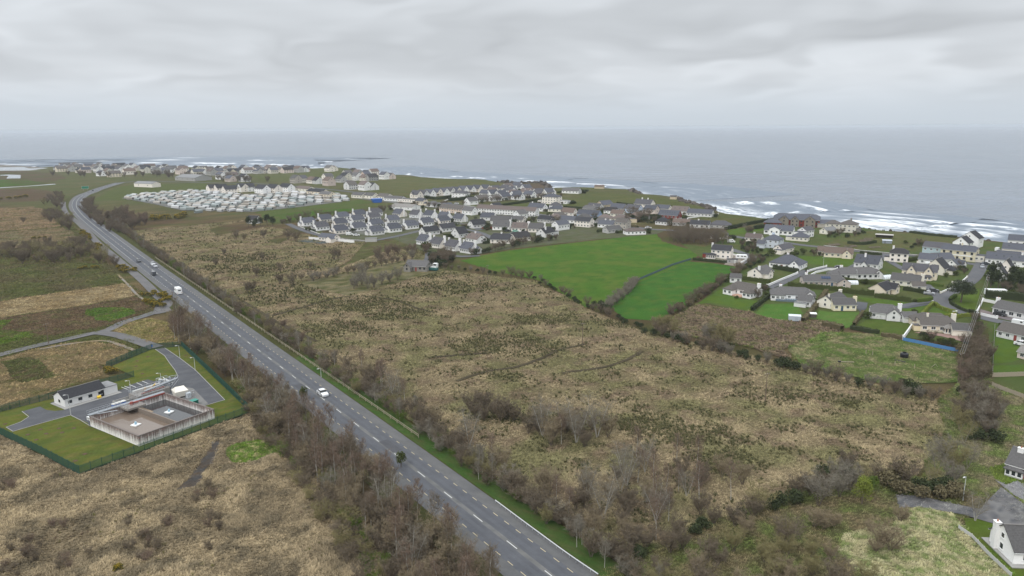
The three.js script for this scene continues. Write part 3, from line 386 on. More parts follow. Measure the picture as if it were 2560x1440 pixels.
function plant(kind, p, { scale = 1, twig = TWIG_BROWN, bark = BARK_DARK, label, group, sy = 1 }) {
  const set = KINDS[kind], v = Math.floor(plantRng() * set.length), key = kind + v + twig.uuid + bark.uuid; let o;
  if (!protos.has(key)) { o = new THREE.Group(); mesh('trunk', set[v][0], bark, o); mesh('crown', set[v][1], twig, o); if (set[v][2]) mesh('blossom', set[v][2], BLOOM, o); protos.set(key, o); } else { o = protos.get(key).clone(); }
  o.name = numbered(NAMES[kind][0]); scene.add(o); o.position.set(p.x, Y0 - 0.05, p.z); const s = scale * (0.82 + plantRng() * 0.4); o.scale.set(s, s * sy, s); o.rotation.set(0, plantRng() * 6.28, 0); o.userData = {}; return tag(o, label, NAMES[kind][1], group);
}
const thickets = new Map();
function thicket(name, label, q, s, tint) { if (!thickets.has(name)) thickets.set(name, { label, list: [] }); thickets.get(name).list.push([q, s, tint]); }
const THICK = { 'roadside_scrub': 'low brown scrub tangle filling the ground under the roadside trees', 'bog_scrub': 'low heather and scrub tufts scattered on the bog' };
function grove(crop, list, gap, mix, label, group, scale = 1, seed = 5) { // mix: [kind, twig, bark, share, scale]
  const rng = mulberry(seed * 977 + list.length); for (const p of scatter(path(crop, list), gap, rng)) { let t = rng(), m = mix[0]; for (const c of mix) { if (t < c[3]) { m = c; break; } t -= c[3]; } if (m[5]) { thicket(m[5], THICK[m[5]], p, scale * (m[4] ?? 1), m[1].color); continue; } plant(m[0], p, { twig: m[1], bark: m[2], scale: scale * (m[4] ?? 1), label: label[m[0]] ?? label, group }); }
}
function along(crop, list, gap, width, mix, label, group, scale = 1, seed = 3) {
  const rng = mulberry(seed * 131 + list.length), pts = curvePts(path(crop, list), gap), n = sides(pts); pts.forEach((p, i) => { const o = (rng() - 0.5) * width, q = V(p.x + n[i].x * o, 0, p.z + n[i].z * o); let t = rng(), m = mix[0]; for (const c of mix) { if (t < c[3]) { m = c; break; } t -= c[3]; } if (m[5]) { thicket(m[5], THICK[m[5]], q, scale * (m[4] ?? 1), m[1].color); return; } plant(m[0], q, { twig: m[1], bark: m[2], scale: scale * (m[4] ?? 1), label: label[m[0]] ?? label, group }); });
}
// tree belt on the left of the road
const beltLabel = { birch: 'slender bare birch in the tree belt between the treatment plant and the road', hazel: 'dense brown many stemmed bush in the tree belt between plant and road', willow: 'bushy bare willow in the tree belt between the treatment plant and the road', ash: 'pale spreading bare tree in the tree belt between the treatment plant and the road' };
const MIXA = [['birch', TWIG_RED, BARK_PALE, 0.36], ['willow', TWIG_TAN, BARK_DARK, 0.3, 1.15], ['hazel', TWIG_BROWN, BARK_DARK, 0.14, 1.2], ['birch', TWIG_BROWN, BARK_PALE, 0.12], ['ash', TWIG_GREY, BARK_PALE, 0.08, 0.75]];
grove('s', [425, 815, 452, 790, 520, 848, 610, 920, 690, 985, 760, 1045, 830, 1105, 900, 1165, 990, 1245, 1080, 1325, 1180, 1415, 1260, 1500, 1330, 1580, 1060, 1580, 980, 1450, 900, 1340, 800, 1220, 715, 1130, 650, 1040, 600, 980, 520, 905, 430, 850], 3.25, MIXA, beltLabel, 'trees of the belt along the road', 0.86, 11);
// low thicket under the belt
grove('s', [560, 930, 640, 1010, 740, 1110, 850, 1240, 960, 1370, 1020, 1500, 900, 1480, 800, 1300, 690, 1150, 620, 1040], 3, [['scrub', TWIG_BROWN, BARK_DARK, 0.6, 1, 'roadside_scrub'], ['scrub', TWIG_OLIVE, BARK_DARK, 0.25, 1, 'roadside_scrub'], ['scrub', LEAF_GREEN, BARK_DARK, 0.15, 0.9, 'roadside_scrub']], 'low brown thicket along the edge of the roadside tree belt', 'thicket at the edge of the belt', 1.1, 12);
// right of the road: hedge of scrub between verge and field
const HEDGEMIX = [['willow', TWIG_BROWN, BARK_DARK, 0.1, 0.85], ['scrub', TWIG_BROWN, BARK_DARK, 0.42, 1.3, 'roadside_scrub'], ['birch', TWIG_GREY, BARK_PALE, 0.14, 0.62], ['hazel', TWIG_OLIVE, BARK_DARK, 0.12, 0.8], ['scrub', TWIG_GREY, BARK_DARK, 0.12, 1.3, 'roadside_scrub'], ['scrub', LEAF_GREEN, BARK_DARK, 0.1, 1.1, 'roadside_scrub']];
const hedgeLabel = { birch: 'young bare birch in the scrub between the road verge and the rough field', hazel: 'olive many stemmed bush in the scrub between the verge and the rough field', willow: 'bare willow in the scrub between the road verge and the rough field', scrub: 'low brown bush in the scrub between the road verge and the rough field' };
along('s', [266, 543, 336, 600, 428, 663, 530, 732, 632, 802, 736, 868, 840, 938, 942, 1006, 1046, 1077, 1168, 1162, 1300, 1254, 1430, 1344, 1530, 1412, 1630, 1482], 2.0, 4, HEDGEMIX, hedgeLabel, 'scrub beside the road verge', 0.9, 4);
along('s', [910, 968, 1052, 1068, 1172, 1152, 1304, 1244, 1436, 1334, 1540, 1406], 2.6, 4, HEDGEMIX, hedgeLabel, 'scrub beside the road verge', 0.95, 7);
along('s', [225, 505, 218, 520, 232, 540, 262, 560, 300, 585], 5, 10, [['scrub', TWIG_BROWN, BARK_DARK, 0.6, 1.9], ['hazel', TWIG_BROWN, BARK_DARK, 0.4, 1.2]], 'brown bush inside the bend of the road', 'bushes inside the road bend', 1, 8);
grove('s', [262, 548, 300, 528, 360, 548, 382, 562, 330, 576, 290, 566], 9, [['hazel', TWIG_BROWN, BARK_DARK, 0.7, 1.3], ['hazel', TWIG_RED, BARK_DARK, 0.3, 1.3]], 'brown bush in the thicket beyond the far end of the rough field', 'bushes inside the road bend', 1.1, 9);
// woodland inside the rough field
const WOODMIX = [['birch', TWIG_RED, BARK_PALE, 0.32], ['willow', TWIG_TAN, BARK_DARK, 0.26, 1.2], ['ash', TWIG_GREY, BARK_PALE, 0.2, 0.8], ['hazel', TWIG_BROWN, BARK_DARK, 0.22, 1.1]];
const woodLabel = { birch: 'bare birch in the wood at the roadside corner of the rough field', hazel: 'brown many stemmed bush in the wood at the roadside field corner', willow: 'bare willow in the wood at the roadside corner of the rough field', ash: 'spreading bare tree in the wood at the roadside corner of the rough field' };
grove('s', [900, 930, 960, 950, 1060, 1030, 1140, 1085, 1240, 1165, 1320, 1215, 1420, 1225, 1560, 1230, 1700, 1250, 1860, 1262, 1700, 1325, 1560, 1395, 1440, 1320, 1300, 1225, 1140, 1112, 1020, 1030, 900, 950], 4.7, WOODMIX, woodLabel, 'wood in the rough field', 0.85, 21);
grove('s', [1300, 1085, 1340, 1060, 1440, 1060, 1530, 1080, 1530, 1120, 1420, 1125, 1330, 1115], 4, WOODMIX, woodLabel, 'wood in the rough field', 0.95, 22);
grove('s', [1150, 1030, 1200, 1010, 1290, 1040, 1320, 1060, 1240, 1075], 4.2, [['hazel', TWIG_BROWN, BARK_DARK, 1, 1.1]], woodLabel, 'wood in the rough field', 0.9, 23);
grove('s', [1480, 1170, 1560, 1130, 1700, 1150, 1840, 1180, 1900, 1230, 1860, 1258, 1700, 1245, 1540, 1220], 5.4, WOODMIX, woodLabel, 'wood in the rough field', 0.8, 24);
grove('s', [640, 800, 700, 815, 830, 890, 900, 925, 880, 935, 760, 870], 4.5, [['scrub', TWIG_BROWN, BARK_DARK, 0.7, 1.2], ['willow', TWIG_RED, BARK_DARK, 0.3, 0.8]], 'low bush along the road side of the rough field', 'bushes in the rough field', 0.9, 25);
for (const [x, y, s] of [[720, 600, 1.3], [740, 606, 1.2], [845, 645, 1.3], [835, 650, 1.1], [640, 690, 1], [700, 678, 1], [620, 733, 1.1], [632, 730, 1], [730, 716, 1.1], [775, 672, 0.9], [560, 637, 0.9], [540, 665, 0.9], [655, 650, 0.9], [660, 595, 1.1], [590, 598, 1.2], [610, 600, 1], [700, 710, 1]]) plant('willow', at(x, y), { twig: TWIG_BROWN, bark: BARK_DARK, scale: s, label: 'lone rounded willow bush in the far half of the rough field', group: 'lone bushes in the rough field' });
along('s', [940, 650, 980, 634, 1030, 634, 1056, 638], 5, 8, [['willow', TWIG_RED, BARK_DARK, 0.6, 1.1], ['scrub', TWIG_BROWN, BARK_DARK, 0.4, 1.5]], 'reddish bush on the tongue of field behind the ruined cottage', 'bushes behind the ruined cottage', 1, 26);
along('s', [760, 705, 830, 692, 900, 678, 960, 664, 1010, 655], 4.5, 4, [['willow', TWIG_BROWN, BARK_DARK, 0.6, 0.8], ['scrub', TWIG_GREY, BARK_DARK, 0.4, 1.4]], 'grey brown bush on the bank beside the ruined cottage plot', 'bushes beside the ruined cottage', 1, 27);
for (const [x, y, s] of [[885, 722, 1.1], [893, 716, 1.2], [905, 712, 1.1], [920, 722, 1.1], [935, 718, 1], [955, 712, 1.1], [975, 706, 1], [995, 702, 1], [910, 690, 1]]) plant('willow', at(x, y), { twig: TWIG_GREY, bark: BARK_DARK, scale: s, label: 'grey bare willow on the straw plot in front of the ruined cottage', group: 'willows in front of the ruined cottage' });
// bog on the left: scattered scrub and gorse
const bogScrub = (crop, list, gap, s, seed) => grove(crop, list, gap, s < 0.8 ? [['scrub', TWIG_BROWN, BARK_DARK, 0.7, 1.2, 'bog_scrub'], ['scrub', TWIG_RED, BARK_DARK, 0.3, 1.3, 'bog_scrub']] : [['scrub', TWIG_BROWN, BARK_DARK, 0.55, 1.2], ['hazel', TWIG_BROWN, BARK_DARK, 0.25, 0.9], ['scrub', TWIG_OLIVE, BARK_DARK, 0.2, 1.3]], 'low brown scrub bush on the bog beside the track', 'scrub on the bog', s, seed);
bogScrub('q', [0, 180, 200, 150, 700, 140, 820, 90, 960, 180, 1150, 300, 1170, 380, 1050, 380, 900, 240, 700, 310, 150, 320, 0, 250], 8, 1.5, 31);
bogScrub('a', [560, 640, 760, 600, 880, 700, 800, 800, 700, 780, 560, 720], 14, 1.6, 32);
bogScrub('a', [500, 870, 640, 830, 900, 900, 940, 1000, 980, 1100, 900, 1080, 780, 1000, 660, 960], 9, 1.5, 33);
for (const l of [[60, 480], [240, 700], [330, 860], [420, 930]]) bogScrub('a', [l[0], l[1] + 250, l[0] + 60, l[1] + 240, l[0] + 70, l[1] + 275], 9, 1.2, 34 + l[0]);
bogScrub('n', [1900, 600, 2100, 560, 2150, 700, 2000, 760, 1880, 700], 2.6, 0.5, 41);
for (const [x, y, w] of [[560, 960, 1], [1380, 1180, 2], [1700, 930, 1], [2080, 930, 1.6], [2100, 1150, 1], [250, 1200, 2], [620, 1350, 1], [1270, 900, 0.8], [800, 1230, 1], [1420, 1080, 1], [100, 1400, 1.4], [40, 560, 1]]) bogScrub('n', [x - 90 * w, y, x, y - 60 * w, x + 110 * w, y - 20 * w, x + 60 * w, y + 80 * w], 1.9, 0.42, Math.round(x + y));
const gorse = (crop, list, gap, width, s = 1) => along(crop, list, gap, width, [['gorse', LEAF_GORSE, BARK_DARK, 1]], 'gorse bush in yellow flower beside the track', 'gorse bushes', s, list[0] | 0);
gorse('q', [1190, 350, 1230, 375, 1270, 410], 3, 5); gorse('q', [1325, 400, 1360, 380], 3, 3); gorse('q', [1590, 610, 1640, 650, 1700, 690], 2.6, 5, 1.1); gorse('q', [1430, 640, 1500, 650], 3, 4); gorse('q', [1510, 700, 1570, 730, 1600, 760], 2.6, 5, 1.2);
gorse('q', [800, 380, 860, 370, 960, 370], 4, 3); gorse('q', [490, 225, 550, 228], 4, 3); gorse('q', [790, 10, 850, 45, 900, 80], 5, 6, 1.3); gorse('q', [960, 140, 1030, 190], 5, 5, 1.2); gorse('l', [1015, 400, 1060, 430, 1100, 425], 1.6, 1.5, 0.8);
gorse('a', [0, 675, 60, 665, 220, 650, 320, 640], 7, 14, 2); gorse('a', [1980, 925, 2100, 905, 2250, 895, 2400, 880], 6, 14, 2.3); gorse('a', [1990, 940, 2140, 925, 2300, 905], 6, 10, 2); gorse('n', [1165, 1378, 1195, 1374], 1.4, 0.6, 0.5); gorse('q', [340, 75, 440, 62], 6, 4, 1.1);
// tussocks of dead grass and rushes: countless
function tussockGeo(seed, n, h, r, w) { const rng = mulberry(seed), s = new Soup(); for (let i = 0; i < n; i++) { const a = rng() * 6.28, o = rng() * r * 0.35, l = h * (0.55 + rng() * 0.6), p = V(Math.cos(a) * o, 0, Math.sin(a) * o), m = p.clone().add(V(Math.cos(a) * r * 0.35, l * 0.75, Math.sin(a) * r * 0.35)), e = p.clone().add(V(Math.cos(a) * r, l * (0.6 + 0.4 * rng()), Math.sin(a) * r)), t = V(-Math.sin(a) * w, 0, Math.cos(a) * w); s.tri(p.clone().add(t), p.clone().sub(t), m.clone().add(t)); s.tri(m.clone().add(t), p.clone().sub(t), m.clone().sub(t)); s.tri(m.clone().add(t), m.clone().sub(t), e); } return s.geo(); }
const matTuss = new THREE.MeshPhysicalMaterial({ color: 0xffffff, roughness: 1, specularIntensity: 0.05, side: THREE.DoubleSide });
function tussocks(name, label, poly, density, geos, size, palette, keep, seed) {
  const rng = mulberry(seed), m4 = new THREE.Matrix4(), q = new THREE.Quaternion(), list = []; let x0 = 1e9, x1 = -1e9, z0 = 1e9, z1 = -1e9; for (const p of poly) { x0 = Math.min(x0, p.x); x1 = Math.max(x1, p.x); z0 = Math.min(z0, p.z); z1 = Math.max(z1, p.z); } z1 = Math.min(z1, -100);
  const g = 1 / Math.sqrt(density); for (let x = x0; x < x1; x += g) for (let z = z0; z < z1; z += g) { const a = x + rng() * g, b = z + rng() * g, d = -b, k = d < 200 ? 1 : d < 330 ? 0.55 : 0.22; const far = rng(); if (far > k || Math.abs(a) > d * 0.72 + 12 || !inside(poly, a, b)) continue; const s = keep(a, b, rng); if (s <= 0) continue; list.push([a, b, s * size * (0.65 + rng() * 0.7) * (k < 0.5 ? 1.25 : 1), rng()]); }
  const c = new THREE.Color();
  geos.forEach((geo, v) => { const part = list.filter((_, i) => i % geos.length === v); const im = new THREE.InstancedMesh(geo, matTuss, part.length); im.name = numbered(name); im.userData = { kind: 'stuff', label: label + ['', ', matted and low', ', loose and leaning'][v], category: 'grass' };
    part.forEach(([a, b, s, t], i) => { q.setFromEuler(new THREE.Euler((t * 37 % 1 - 0.5) * 0.5, (t * 17 % 1 - 0.5) * 2.2 + 0.6 * noise(a / 20, b / 20) * 3, 0)); m4.compose(V(a, 0.05, b), q, V(s, s * (0.8 + 0.4 * t), s)); im.setMatrixAt(i, m4); const [r, gg, bl] = palette(a, b, t); im.setColorAt(i, c.setRGB(r, gg, bl)); }); im.castShadow = im.receiveShadow = true; scene.add(im); });
}
const mixc = (a, b, t) => [0, 1, 2].map((k) => lerp(a[k], b[k], t));
const tint = (gain, spread, dark = 0.3) => (x, z, t) => { const g = groundAt(x, z), k = gain * (t < dark ? 0.5 : 1 + (t - 0.5) * spread); return g.map((v, i) => Math.min(0.6, v * k * (i === 2 ? 0.95 : 1))); };
const rushPal = (x, z, t) => mixc([0.06, 0.064, 0.028], [0.115, 0.105, 0.05], t);
function matGeo(seed, n, L, lean, w) { const rng = mulberry(seed), s = new Soup(); for (let i = 0; i < n; i++) { const a = (rng() - 0.5) * 1.1 + (i % 4 ? 0 : rng() * 6.28), p = V((rng() - 0.5) * 0.7, 0, (rng() - 0.5) * 0.5), l = L * (0.6 + 0.7 * rng()), m = p.clone().add(V(Math.cos(a) * l * 0.5, l * lean, Math.sin(a) * l * 0.5)), e = p.clone().add(V(Math.cos(a) * l, l * lean * (0.5 + rng() * 0.6), Math.sin(a) * l)), t = V(-Math.sin(a) * w, 0, Math.cos(a) * w); s.tri(p.clone().add(t), p.clone().sub(t), m.clone().add(t)); s.tri(m.clone().add(t), p.clone().sub(t), m.clone().sub(t)); s.tri(m.clone().add(t), m.clone().sub(t), e); } return s.geo(); }
const tuftA = [tussockGeo(1, 10, 0.4, 0.4, 0.035), matGeo(3, 9, 0.6, 0.25, 0.045), matGeo(4, 9, 0.5, 0.55, 0.035)], tuftB = [tussockGeo(2, 16, 0.7, 0.45, 0.045), tussockGeo(5, 12, 0.55, 0.5, 0.045)];
const bare = [path('n', [2270, 170, 2380, 110, 2560, 80, 2700, 90, 2760, 200, 2600, 290, 2330, 320, 2240, 260]), path('n', [2150, 90, 2210, 80, 2130, 300, 2010, 450, 1960, 560, 1760, 580, 1900, 450])];
const offBare = (x, z) => (inside(bare[1], x, z) ? 0 : inside(bare[0], x, z) ? 0.6 : 1);
tussocks('dead_grass', 'tan dead grass tussocks on the bog below the treatment plant', bogNear, 9, tuftA, 0.85, tint(1.5, 0.7, 0.16), (x, z) => offBare(x, z) * (1 + 0.45 * noise(x / 7, z / 7)), 71);
tussocks('dead_grass', 'pale dead grass tussocks in the rough field right of the road', fieldOutline, 5, tuftA, 0.82, tint(1.4, 0.6, 0.14), (x, z) => offTrack(x, z) * (1 + 0.45 * noise(x / 9, z / 9)), 72);
tussocks('bog_grass', 'rough grass tussocks on the bog strips left of the road', path('s', [-150, 520, 150, 520, 180, 560, 300, 690, 420, 775, 330, 800, 250, 830, 0, 890, 250, 840, 330, 850, 370, 880, 270, 915, 270, 935, 0, 1030, -200, 1060]), 2.4, tuftA, 1.0, tint(1.4, 0.6, 0.16), () => 1, 80);
tussocks('bog_grass', 'straw and moss grass in the triangle between the track and the tree belt', path('q', [1110, 990, 1260, 900, 1500, 860, 1640, 900, 1900, 1000, 2100, 1130, 1800, 1130, 1480, 1110]), 3, tuftA, 0.95, tint(1.4, 0.6, 0.16), () => 1, 81);
const rushPlaces = [['s', 700, 735, 150, 28], ['s', 900, 760, 170, 26], ['s', 990, 785, 110, 22], ['s', 1150, 720, 190, 22], ['s', 1350, 800, 120, 18], ['s', 1250, 860, 150, 40], ['s', 1350, 870, 90, 30], ['s', 850, 820, 110, 28], ['s', 1560, 810, 140, 14], ['s', 1620, 1060, 130, 40], ['s', 1750, 1090, 120, 45], ['s', 1800, 1150, 110, 40], ['s', 1950, 985, 130, 20], ['s', 2130, 1000, 90, 18], ['s', 600, 645, 160, 14], ['s', 640, 672, 200, 16], ['s', 1300, 1045, 140, 22], ['s', 1080, 690, 120, 10], ['s', 1260, 940, 100, 14]];
const rushNear = rushPlaces.map(([c, x, y, w, h]) => { const p = C(c, x, y), a = C(c, x + w, y), b = C(c, x, y + h); return [p.x, p.z, Math.abs(a.x - p.x), Math.abs(b.z - p.z)]; });
tussocks('rush_clumps', 'dark rush clumps spread through the rough field', fieldOutline, 2.0, tuftB, 1.05, rushPal, (x, z, rng) => { let k = 0.02; for (const [a, b, w, h] of rushNear) k = Math.max(k, 1 - ((x - a) / w) ** 2 - ((z - b) / h) ** 2); k += 0.45 * noise(x / 12, z / 12); return rng() < clamp(k * 1.1, 0.008, 0.9) ? 1 : 0; }, 73);
tussocks('rush_clumps', 'brown rush clumps on the bog below the treatment plant', bogNear, 0.5, tuftB, 0.75, (x, z, t) => mixc([0.14, 0.095, 0.068], [0.15, 0.14, 0.05], t), (x, z, rng) => (rng() < clamp(fbm(x / 22, z / 22, 3) * 1.2 - 0.1, 0.01, 0.5) ? offBare(x, z) : 0), 74);
tussocks('tall_grass', 'pale tall grass in the meadow beside the bungalow', path('k', [1450, 660, 1600, 620, 1900, 680, 2080, 870, 2300, 1060, 2480, 1260, 2300, 1500, 1100, 1260, 850, 1000, 880, 880, 1100, 830, 1350, 800]), 9, tuftA, 0.85, tint(1.5, 0.6, 0.12), () => 1, 75);
tussocks('rough_grass', 'green and straw rough grass on the plot behind the blue fence', path('i', [-420, 960, 0, 800, 240, 770, 700, 800, 1010, 890, 1500, 990, 1900, 1070, 1880, 1200, 1700, 1400, 1200, 1430, 700, 1410, 0, 1270, -400, 1150]), 7, tuftA, 0.8, tint(1.4, 0.7, 0.12), () => 1, 76);
tussocks('brambles', 'brown dead bracken and bramble behind the gardens', path('h', [200, 800, 520, 625, 900, 680, 1220, 720, 1420, 800, 1680, 835, 1900, 850, 2100, 830, 2400, 960, 2300, 1060, 1900, 1130, 1600, 1200, 1750, 1330, 1200, 1180, 600, 1080, 0, 940]), 4, tuftB, 0.95, tint(1.6, 0.7, 0.2), () => 1, 77);
tussocks('rough_grass', 'mixed rough grass around the bushes at the field corner', path('s', [1553, 1405, 1700, 1340, 1888, 1264, 1925, 1272, 2108, 1154, 2290, 1192, 2480, 1230, 2400, 1320, 2500, 1440, 2700, 1700, 1500, 1700, 1480, 1440]), 7, tuftA, 0.8, tint(1.45, 0.7, 0.15), () => 1, 78);
tussocks('rough_grass', 'mixed rough grass among the grey trees by the lane', path('s', [2340, 1000, 2470, 900, 2480, 960, 2900, 1060, 2900, 1300, 2560, 1330, 2480, 1240, 2300, 1200, 2370, 1100]), 7, tuftA, 0.8, tint(1.45, 0.7, 0.15), () => 1, 79);
// trees on the right
const greyTree = (pts, s, label, group) => pts.forEach(([x, y, k = 1], i) => plant(i % 2 ? 'hazel' : 'ash', at(x, y), { twig: i % 3 ? TWIG_GREY : TWIG_OLIVE, bark: BARK_MID, scale: s * k * (i % 2 ? 2.1 : 1), label, group }));
greyTree([[2385, 1035], [2420, 1020], [2455, 1040], [2400, 1075], [2440, 1075], [2470, 1095, 0.9], [2410, 1110], [2360, 1150], [2340, 1185], [2385, 1180], [2420, 1170], [2380, 1215, 0.9], [2330, 1215, 0.9], [2480, 1060, 0.9]], 0.62, 'grey bare tree between the rough field and the lane of bungalows', 'grey trees beside the lane');
grove('s', [2400, 985, 2460, 985, 2500, 1040, 2490, 1110, 2440, 1110, 2400, 1060], 4, [['bush', LEAF_DARK, BARK_DARK, 0.35, 1.6], ['hazel', TWIG_BROWN, BARK_DARK, 0.65, 1.1]], 'dark bush between the grey trees beside the lane', 'dark bushes between the grey trees', 1, 50);
grove('s', [2400, 870, 2440, 850, 2470, 900, 2475, 960, 2440, 975, 2400, 950], 3.6, [['hazel', TWIG_BROWN, BARK_DARK, 0.5, 1.2], ['bush', LEAF_BRAMBLE, BARK_DARK, 0.3, 1.6], ['scrub', TWIG_RED, BARK_DARK, 0.2, 1.4]], 'tangled bush in the thicket beside the overhead cables', 'thicket beside the overhead cables', 1, 51);
along('s', [1610, 835, 1760, 872, 1900, 905, 2040, 940, 2180, 972, 2330, 1005], 3.4, 4, [['scrub', TWIG_BROWN, BARK_DARK, 0.35, 1.5], ['bush', LEAF_DARK, BARK_DARK, 0.3, 1.25], ['hazel', TWIG_GREY, BARK_DARK, 0.35, 0.8]], 'bush in the hedge along the far side of the rough field', 'hedge bushes of the rough field', 0.95, 52);
along('s', [1115, 672, 1200, 682, 1340, 700, 1362, 716, 1412, 736, 1466, 768, 1530, 794, 1600, 822], 4.2, 3, [['scrub', TWIG_BROWN, BARK_DARK, 0.5, 1.3], ['bush', LEAF_DARK, BARK_DARK, 0.35, 1.1], ['willow', TWIG_GREY, BARK_DARK, 0.15, 0.7]], 'bush in the hedge between the rough field and the green pasture', 'hedge bushes beside the pasture', 0.9, 53);
for (const [x, y, s, m] of [[1660, 835, 1.3, TWIG_OLIVE], [1680, 838, 1.2, TWIG_OLIVE], [1640, 828, 1.1, TWIG_TAN], [1790, 862, 1.6, TWIG_OLIVE], [1815, 868, 1.5, TWIG_OLIVE], [1770, 858, 1.3, TWIG_GREY], [1765, 840, 1, TWIG_GREY]]) plant('willow', at(x, y), { twig: m, bark: BARK_DARK, scale: s, label: 'large rounded olive twig bush on the scrub beside the rough field', group: 'olive twig bushes' });
for (const [x, y, s] of [[1700, 855, 1.6], [1712, 862, 1.5], [1805, 880, 1.6], [1860, 890, 1.4], [1960, 918, 1.7], [1985, 925, 1.5], [2285, 985, 1.7], [2265, 975, 1.5], [2300, 990, 1.5], [1500, 770, 1.5], [1515, 782, 1.6], [1485, 765, 1.3]]) plant('bush', at(x, y), { twig: LEAF_DARK, bark: BARK_DARK, scale: s, label: 'dark evergreen bush in the hedge of the rough field', group: 'dark bushes of the field hedge' });
along('s', [1520, 774, 1545, 752, 1572, 726, 1592, 708], 2.6, 3, [['scrub', TWIG_GREY, BARK_DARK, 0.6, 1.3], ['willow', TWIG_GREY, BARK_DARK, 0.4, 0.7]], 'bush in the hedge dividing the two green pastures', 'hedge between the pastures', 1, 54);
along('s', [1680, 790, 1705, 772, 1740, 750, 1780, 725, 1812, 704, 1840, 684, 1862, 668, 1880, 660], 2.4, 3.2, [['bush', LEAF_HEDGE, BARK_DARK, 0.35, 1.2], ['scrub', TWIG_BROWN, BARK_DARK, 0.4, 1.4], ['bush', LEAF_BRAMBLE, BARK_DARK, 0.25, 1.2]], 'bush in the hedge between the second pasture and the gardens', 'hedge beside the gardens', 1, 55);
grove('s', [1665, 600, 1690, 590, 1740, 588, 1800, 595, 1825, 612, 1770, 614, 1690, 612], 5, [['ash', TWIG_BROWN, BARK_DARK, 0.7, 0.72], ['ash', TWIG_BROWN, BARK_DARK, 0.3, 0.6]], 'bare brown tree in the clump at the top of the green pasture', 'tree clump at the top of the pasture', 1, 56);
along('s', [1185, 640, 1230, 628, 1290, 616, 1340, 606, 1390, 600], 4, 4, [['bush', LEAF_DARK, BARK_DARK, 0.5, 1.5], ['willow', TWIG_BROWN, BARK_DARK, 0.5, 0.8]], 'bush in the hedge between the estate and the green pasture', 'hedge bushes below the estate', 1.1, 57);
grove('s', [1075, 645, 1120, 640, 1135, 660, 1100, 672, 1080, 668], 5, [['willow', TWIG_BROWN, BARK_DARK, 0.6, 1.2], ['bush', LEAF_DARK, BARK_DARK, 0.4, 1.8]], 'bush beside the lane to the ruined cottage', 'bushes beside the cottage lane', 1.1, 58);
plant('bush', at(1065, 628), { twig: LEAF_HEDGE, bark: BARK_DARK, scale: 2.6, label: 'large dark round evergreen at the corner of the estate lane' });
grove('s', [1560, 545, 1600, 538, 1640, 545, 1660, 556, 1600, 560, 1565, 556], 7, [['bush', LEAF_DARK, BARK_DARK, 0.6, 2.2], ['willow', TWIG_BROWN, BARK_DARK, 0.4, 1.2]], 'dark evergreen clump among the coastal houses', 'evergreens among the coastal houses', 1, 59);
along('s', [880, 545, 930, 535, 1000, 522, 1080, 520, 1110, 512], 7, 10, [['hazel', TWIG_BROWN, BARK_DARK, 0.7, 1.1], ['bush', LEAF_DARK, BARK_DARK, 0.3, 1.8]], 'brown bush behind the holiday cottages', 'bushes behind the holiday cottages', 1, 60);
along('s', [1180, 508, 1260, 503, 1340, 497, 1400, 492], 6, 6, [['hazel', TWIG_BROWN, BARK_DARK, 0.7, 1], ['bush', LEAF_DARK, BARK_DARK, 0.3, 1.6]], 'brown bush in the hedge in front of the seaside estate', 'bushes before the seaside estate', 1, 61);
along('s', [700, 560, 740, 552, 800, 545, 850, 540], 6, 6, [['scrub', TWIG_BROWN, BARK_DARK, 0.7, 1.8], ['bush', LEAF_BRAMBLE, BARK_DARK, 0.3, 1.5]], 'brown bush on the bank beside the holiday cottages', 'bushes beside the holiday cottages', 1, 62);
along('s', [140, 440, 200, 440, 300, 442, 380, 440, 470, 447, 560, 452, 640, 458], 16, 40, [['hazel', TWIG_BROWN, BARK_DARK, 1, 1.5]], 'brown bush before the far seaside houses', 'far bushes', 1.3, 63);
for (const [x, y, s] of [[622, 568, 1.5], [640, 566, 1.3], [652, 565, 1.6], [668, 562, 2], [682, 566, 1.6], [636, 572, 1.2]]) plant('conifer', at(x, y), { twig: LEAF_DARK, bark: BARK_DARK, scale: s, label: 'dark conifer beside the small house at the far end of the rough field', group: 'conifers at the far end of the field' });
// right-hand bottom corner
along('s', [1580, 1418, 1700, 1358, 1830, 1300, 1930, 1285, 2020, 1235, 2110, 1175], 3, 5, [['hazel', TWIG_BROWN, BARK_DARK, 0.5, 0.9], ['bush', LEAF_DARK, BARK_DARK, 0.25, 1.3], ['scrub', TWIG_OLIVE, BARK_DARK, 0.25, 1.6]], 'bush in the hedge along the near end of the rough field', 'hedge at the near end of the field', 1, 64);
grove('s', [1950, 1290, 2040, 1230, 2110, 1190, 2150, 1210, 2100, 1260, 2020, 1300], 4, [['willow', TWIG_GREY, BARK_DARK, 0.6, 1.05], ['bush', LEAF_DARK, BARK_DARK, 0.4, 1.5]], 'rounded grey bush beside the yellow green tree', 'grey bushes by the yellow green tree', 1, 65);
grove('s', [2180, 1200, 2290, 1205, 2400, 1235, 2440, 1265, 2300, 1250, 2200, 1225], 3.2, [['bush', LEAF_BRAMBLE, BARK_DARK, 0.55, 1.6], ['bush', LEAF_DARK, BARK_DARK, 0.25, 1.5], ['scrub', TWIG_BROWN, BARK_DARK, 0.2, 1.6]], 'dark bramble mound above the dead end lane', 'bramble mounds above the lane', 1, 66);
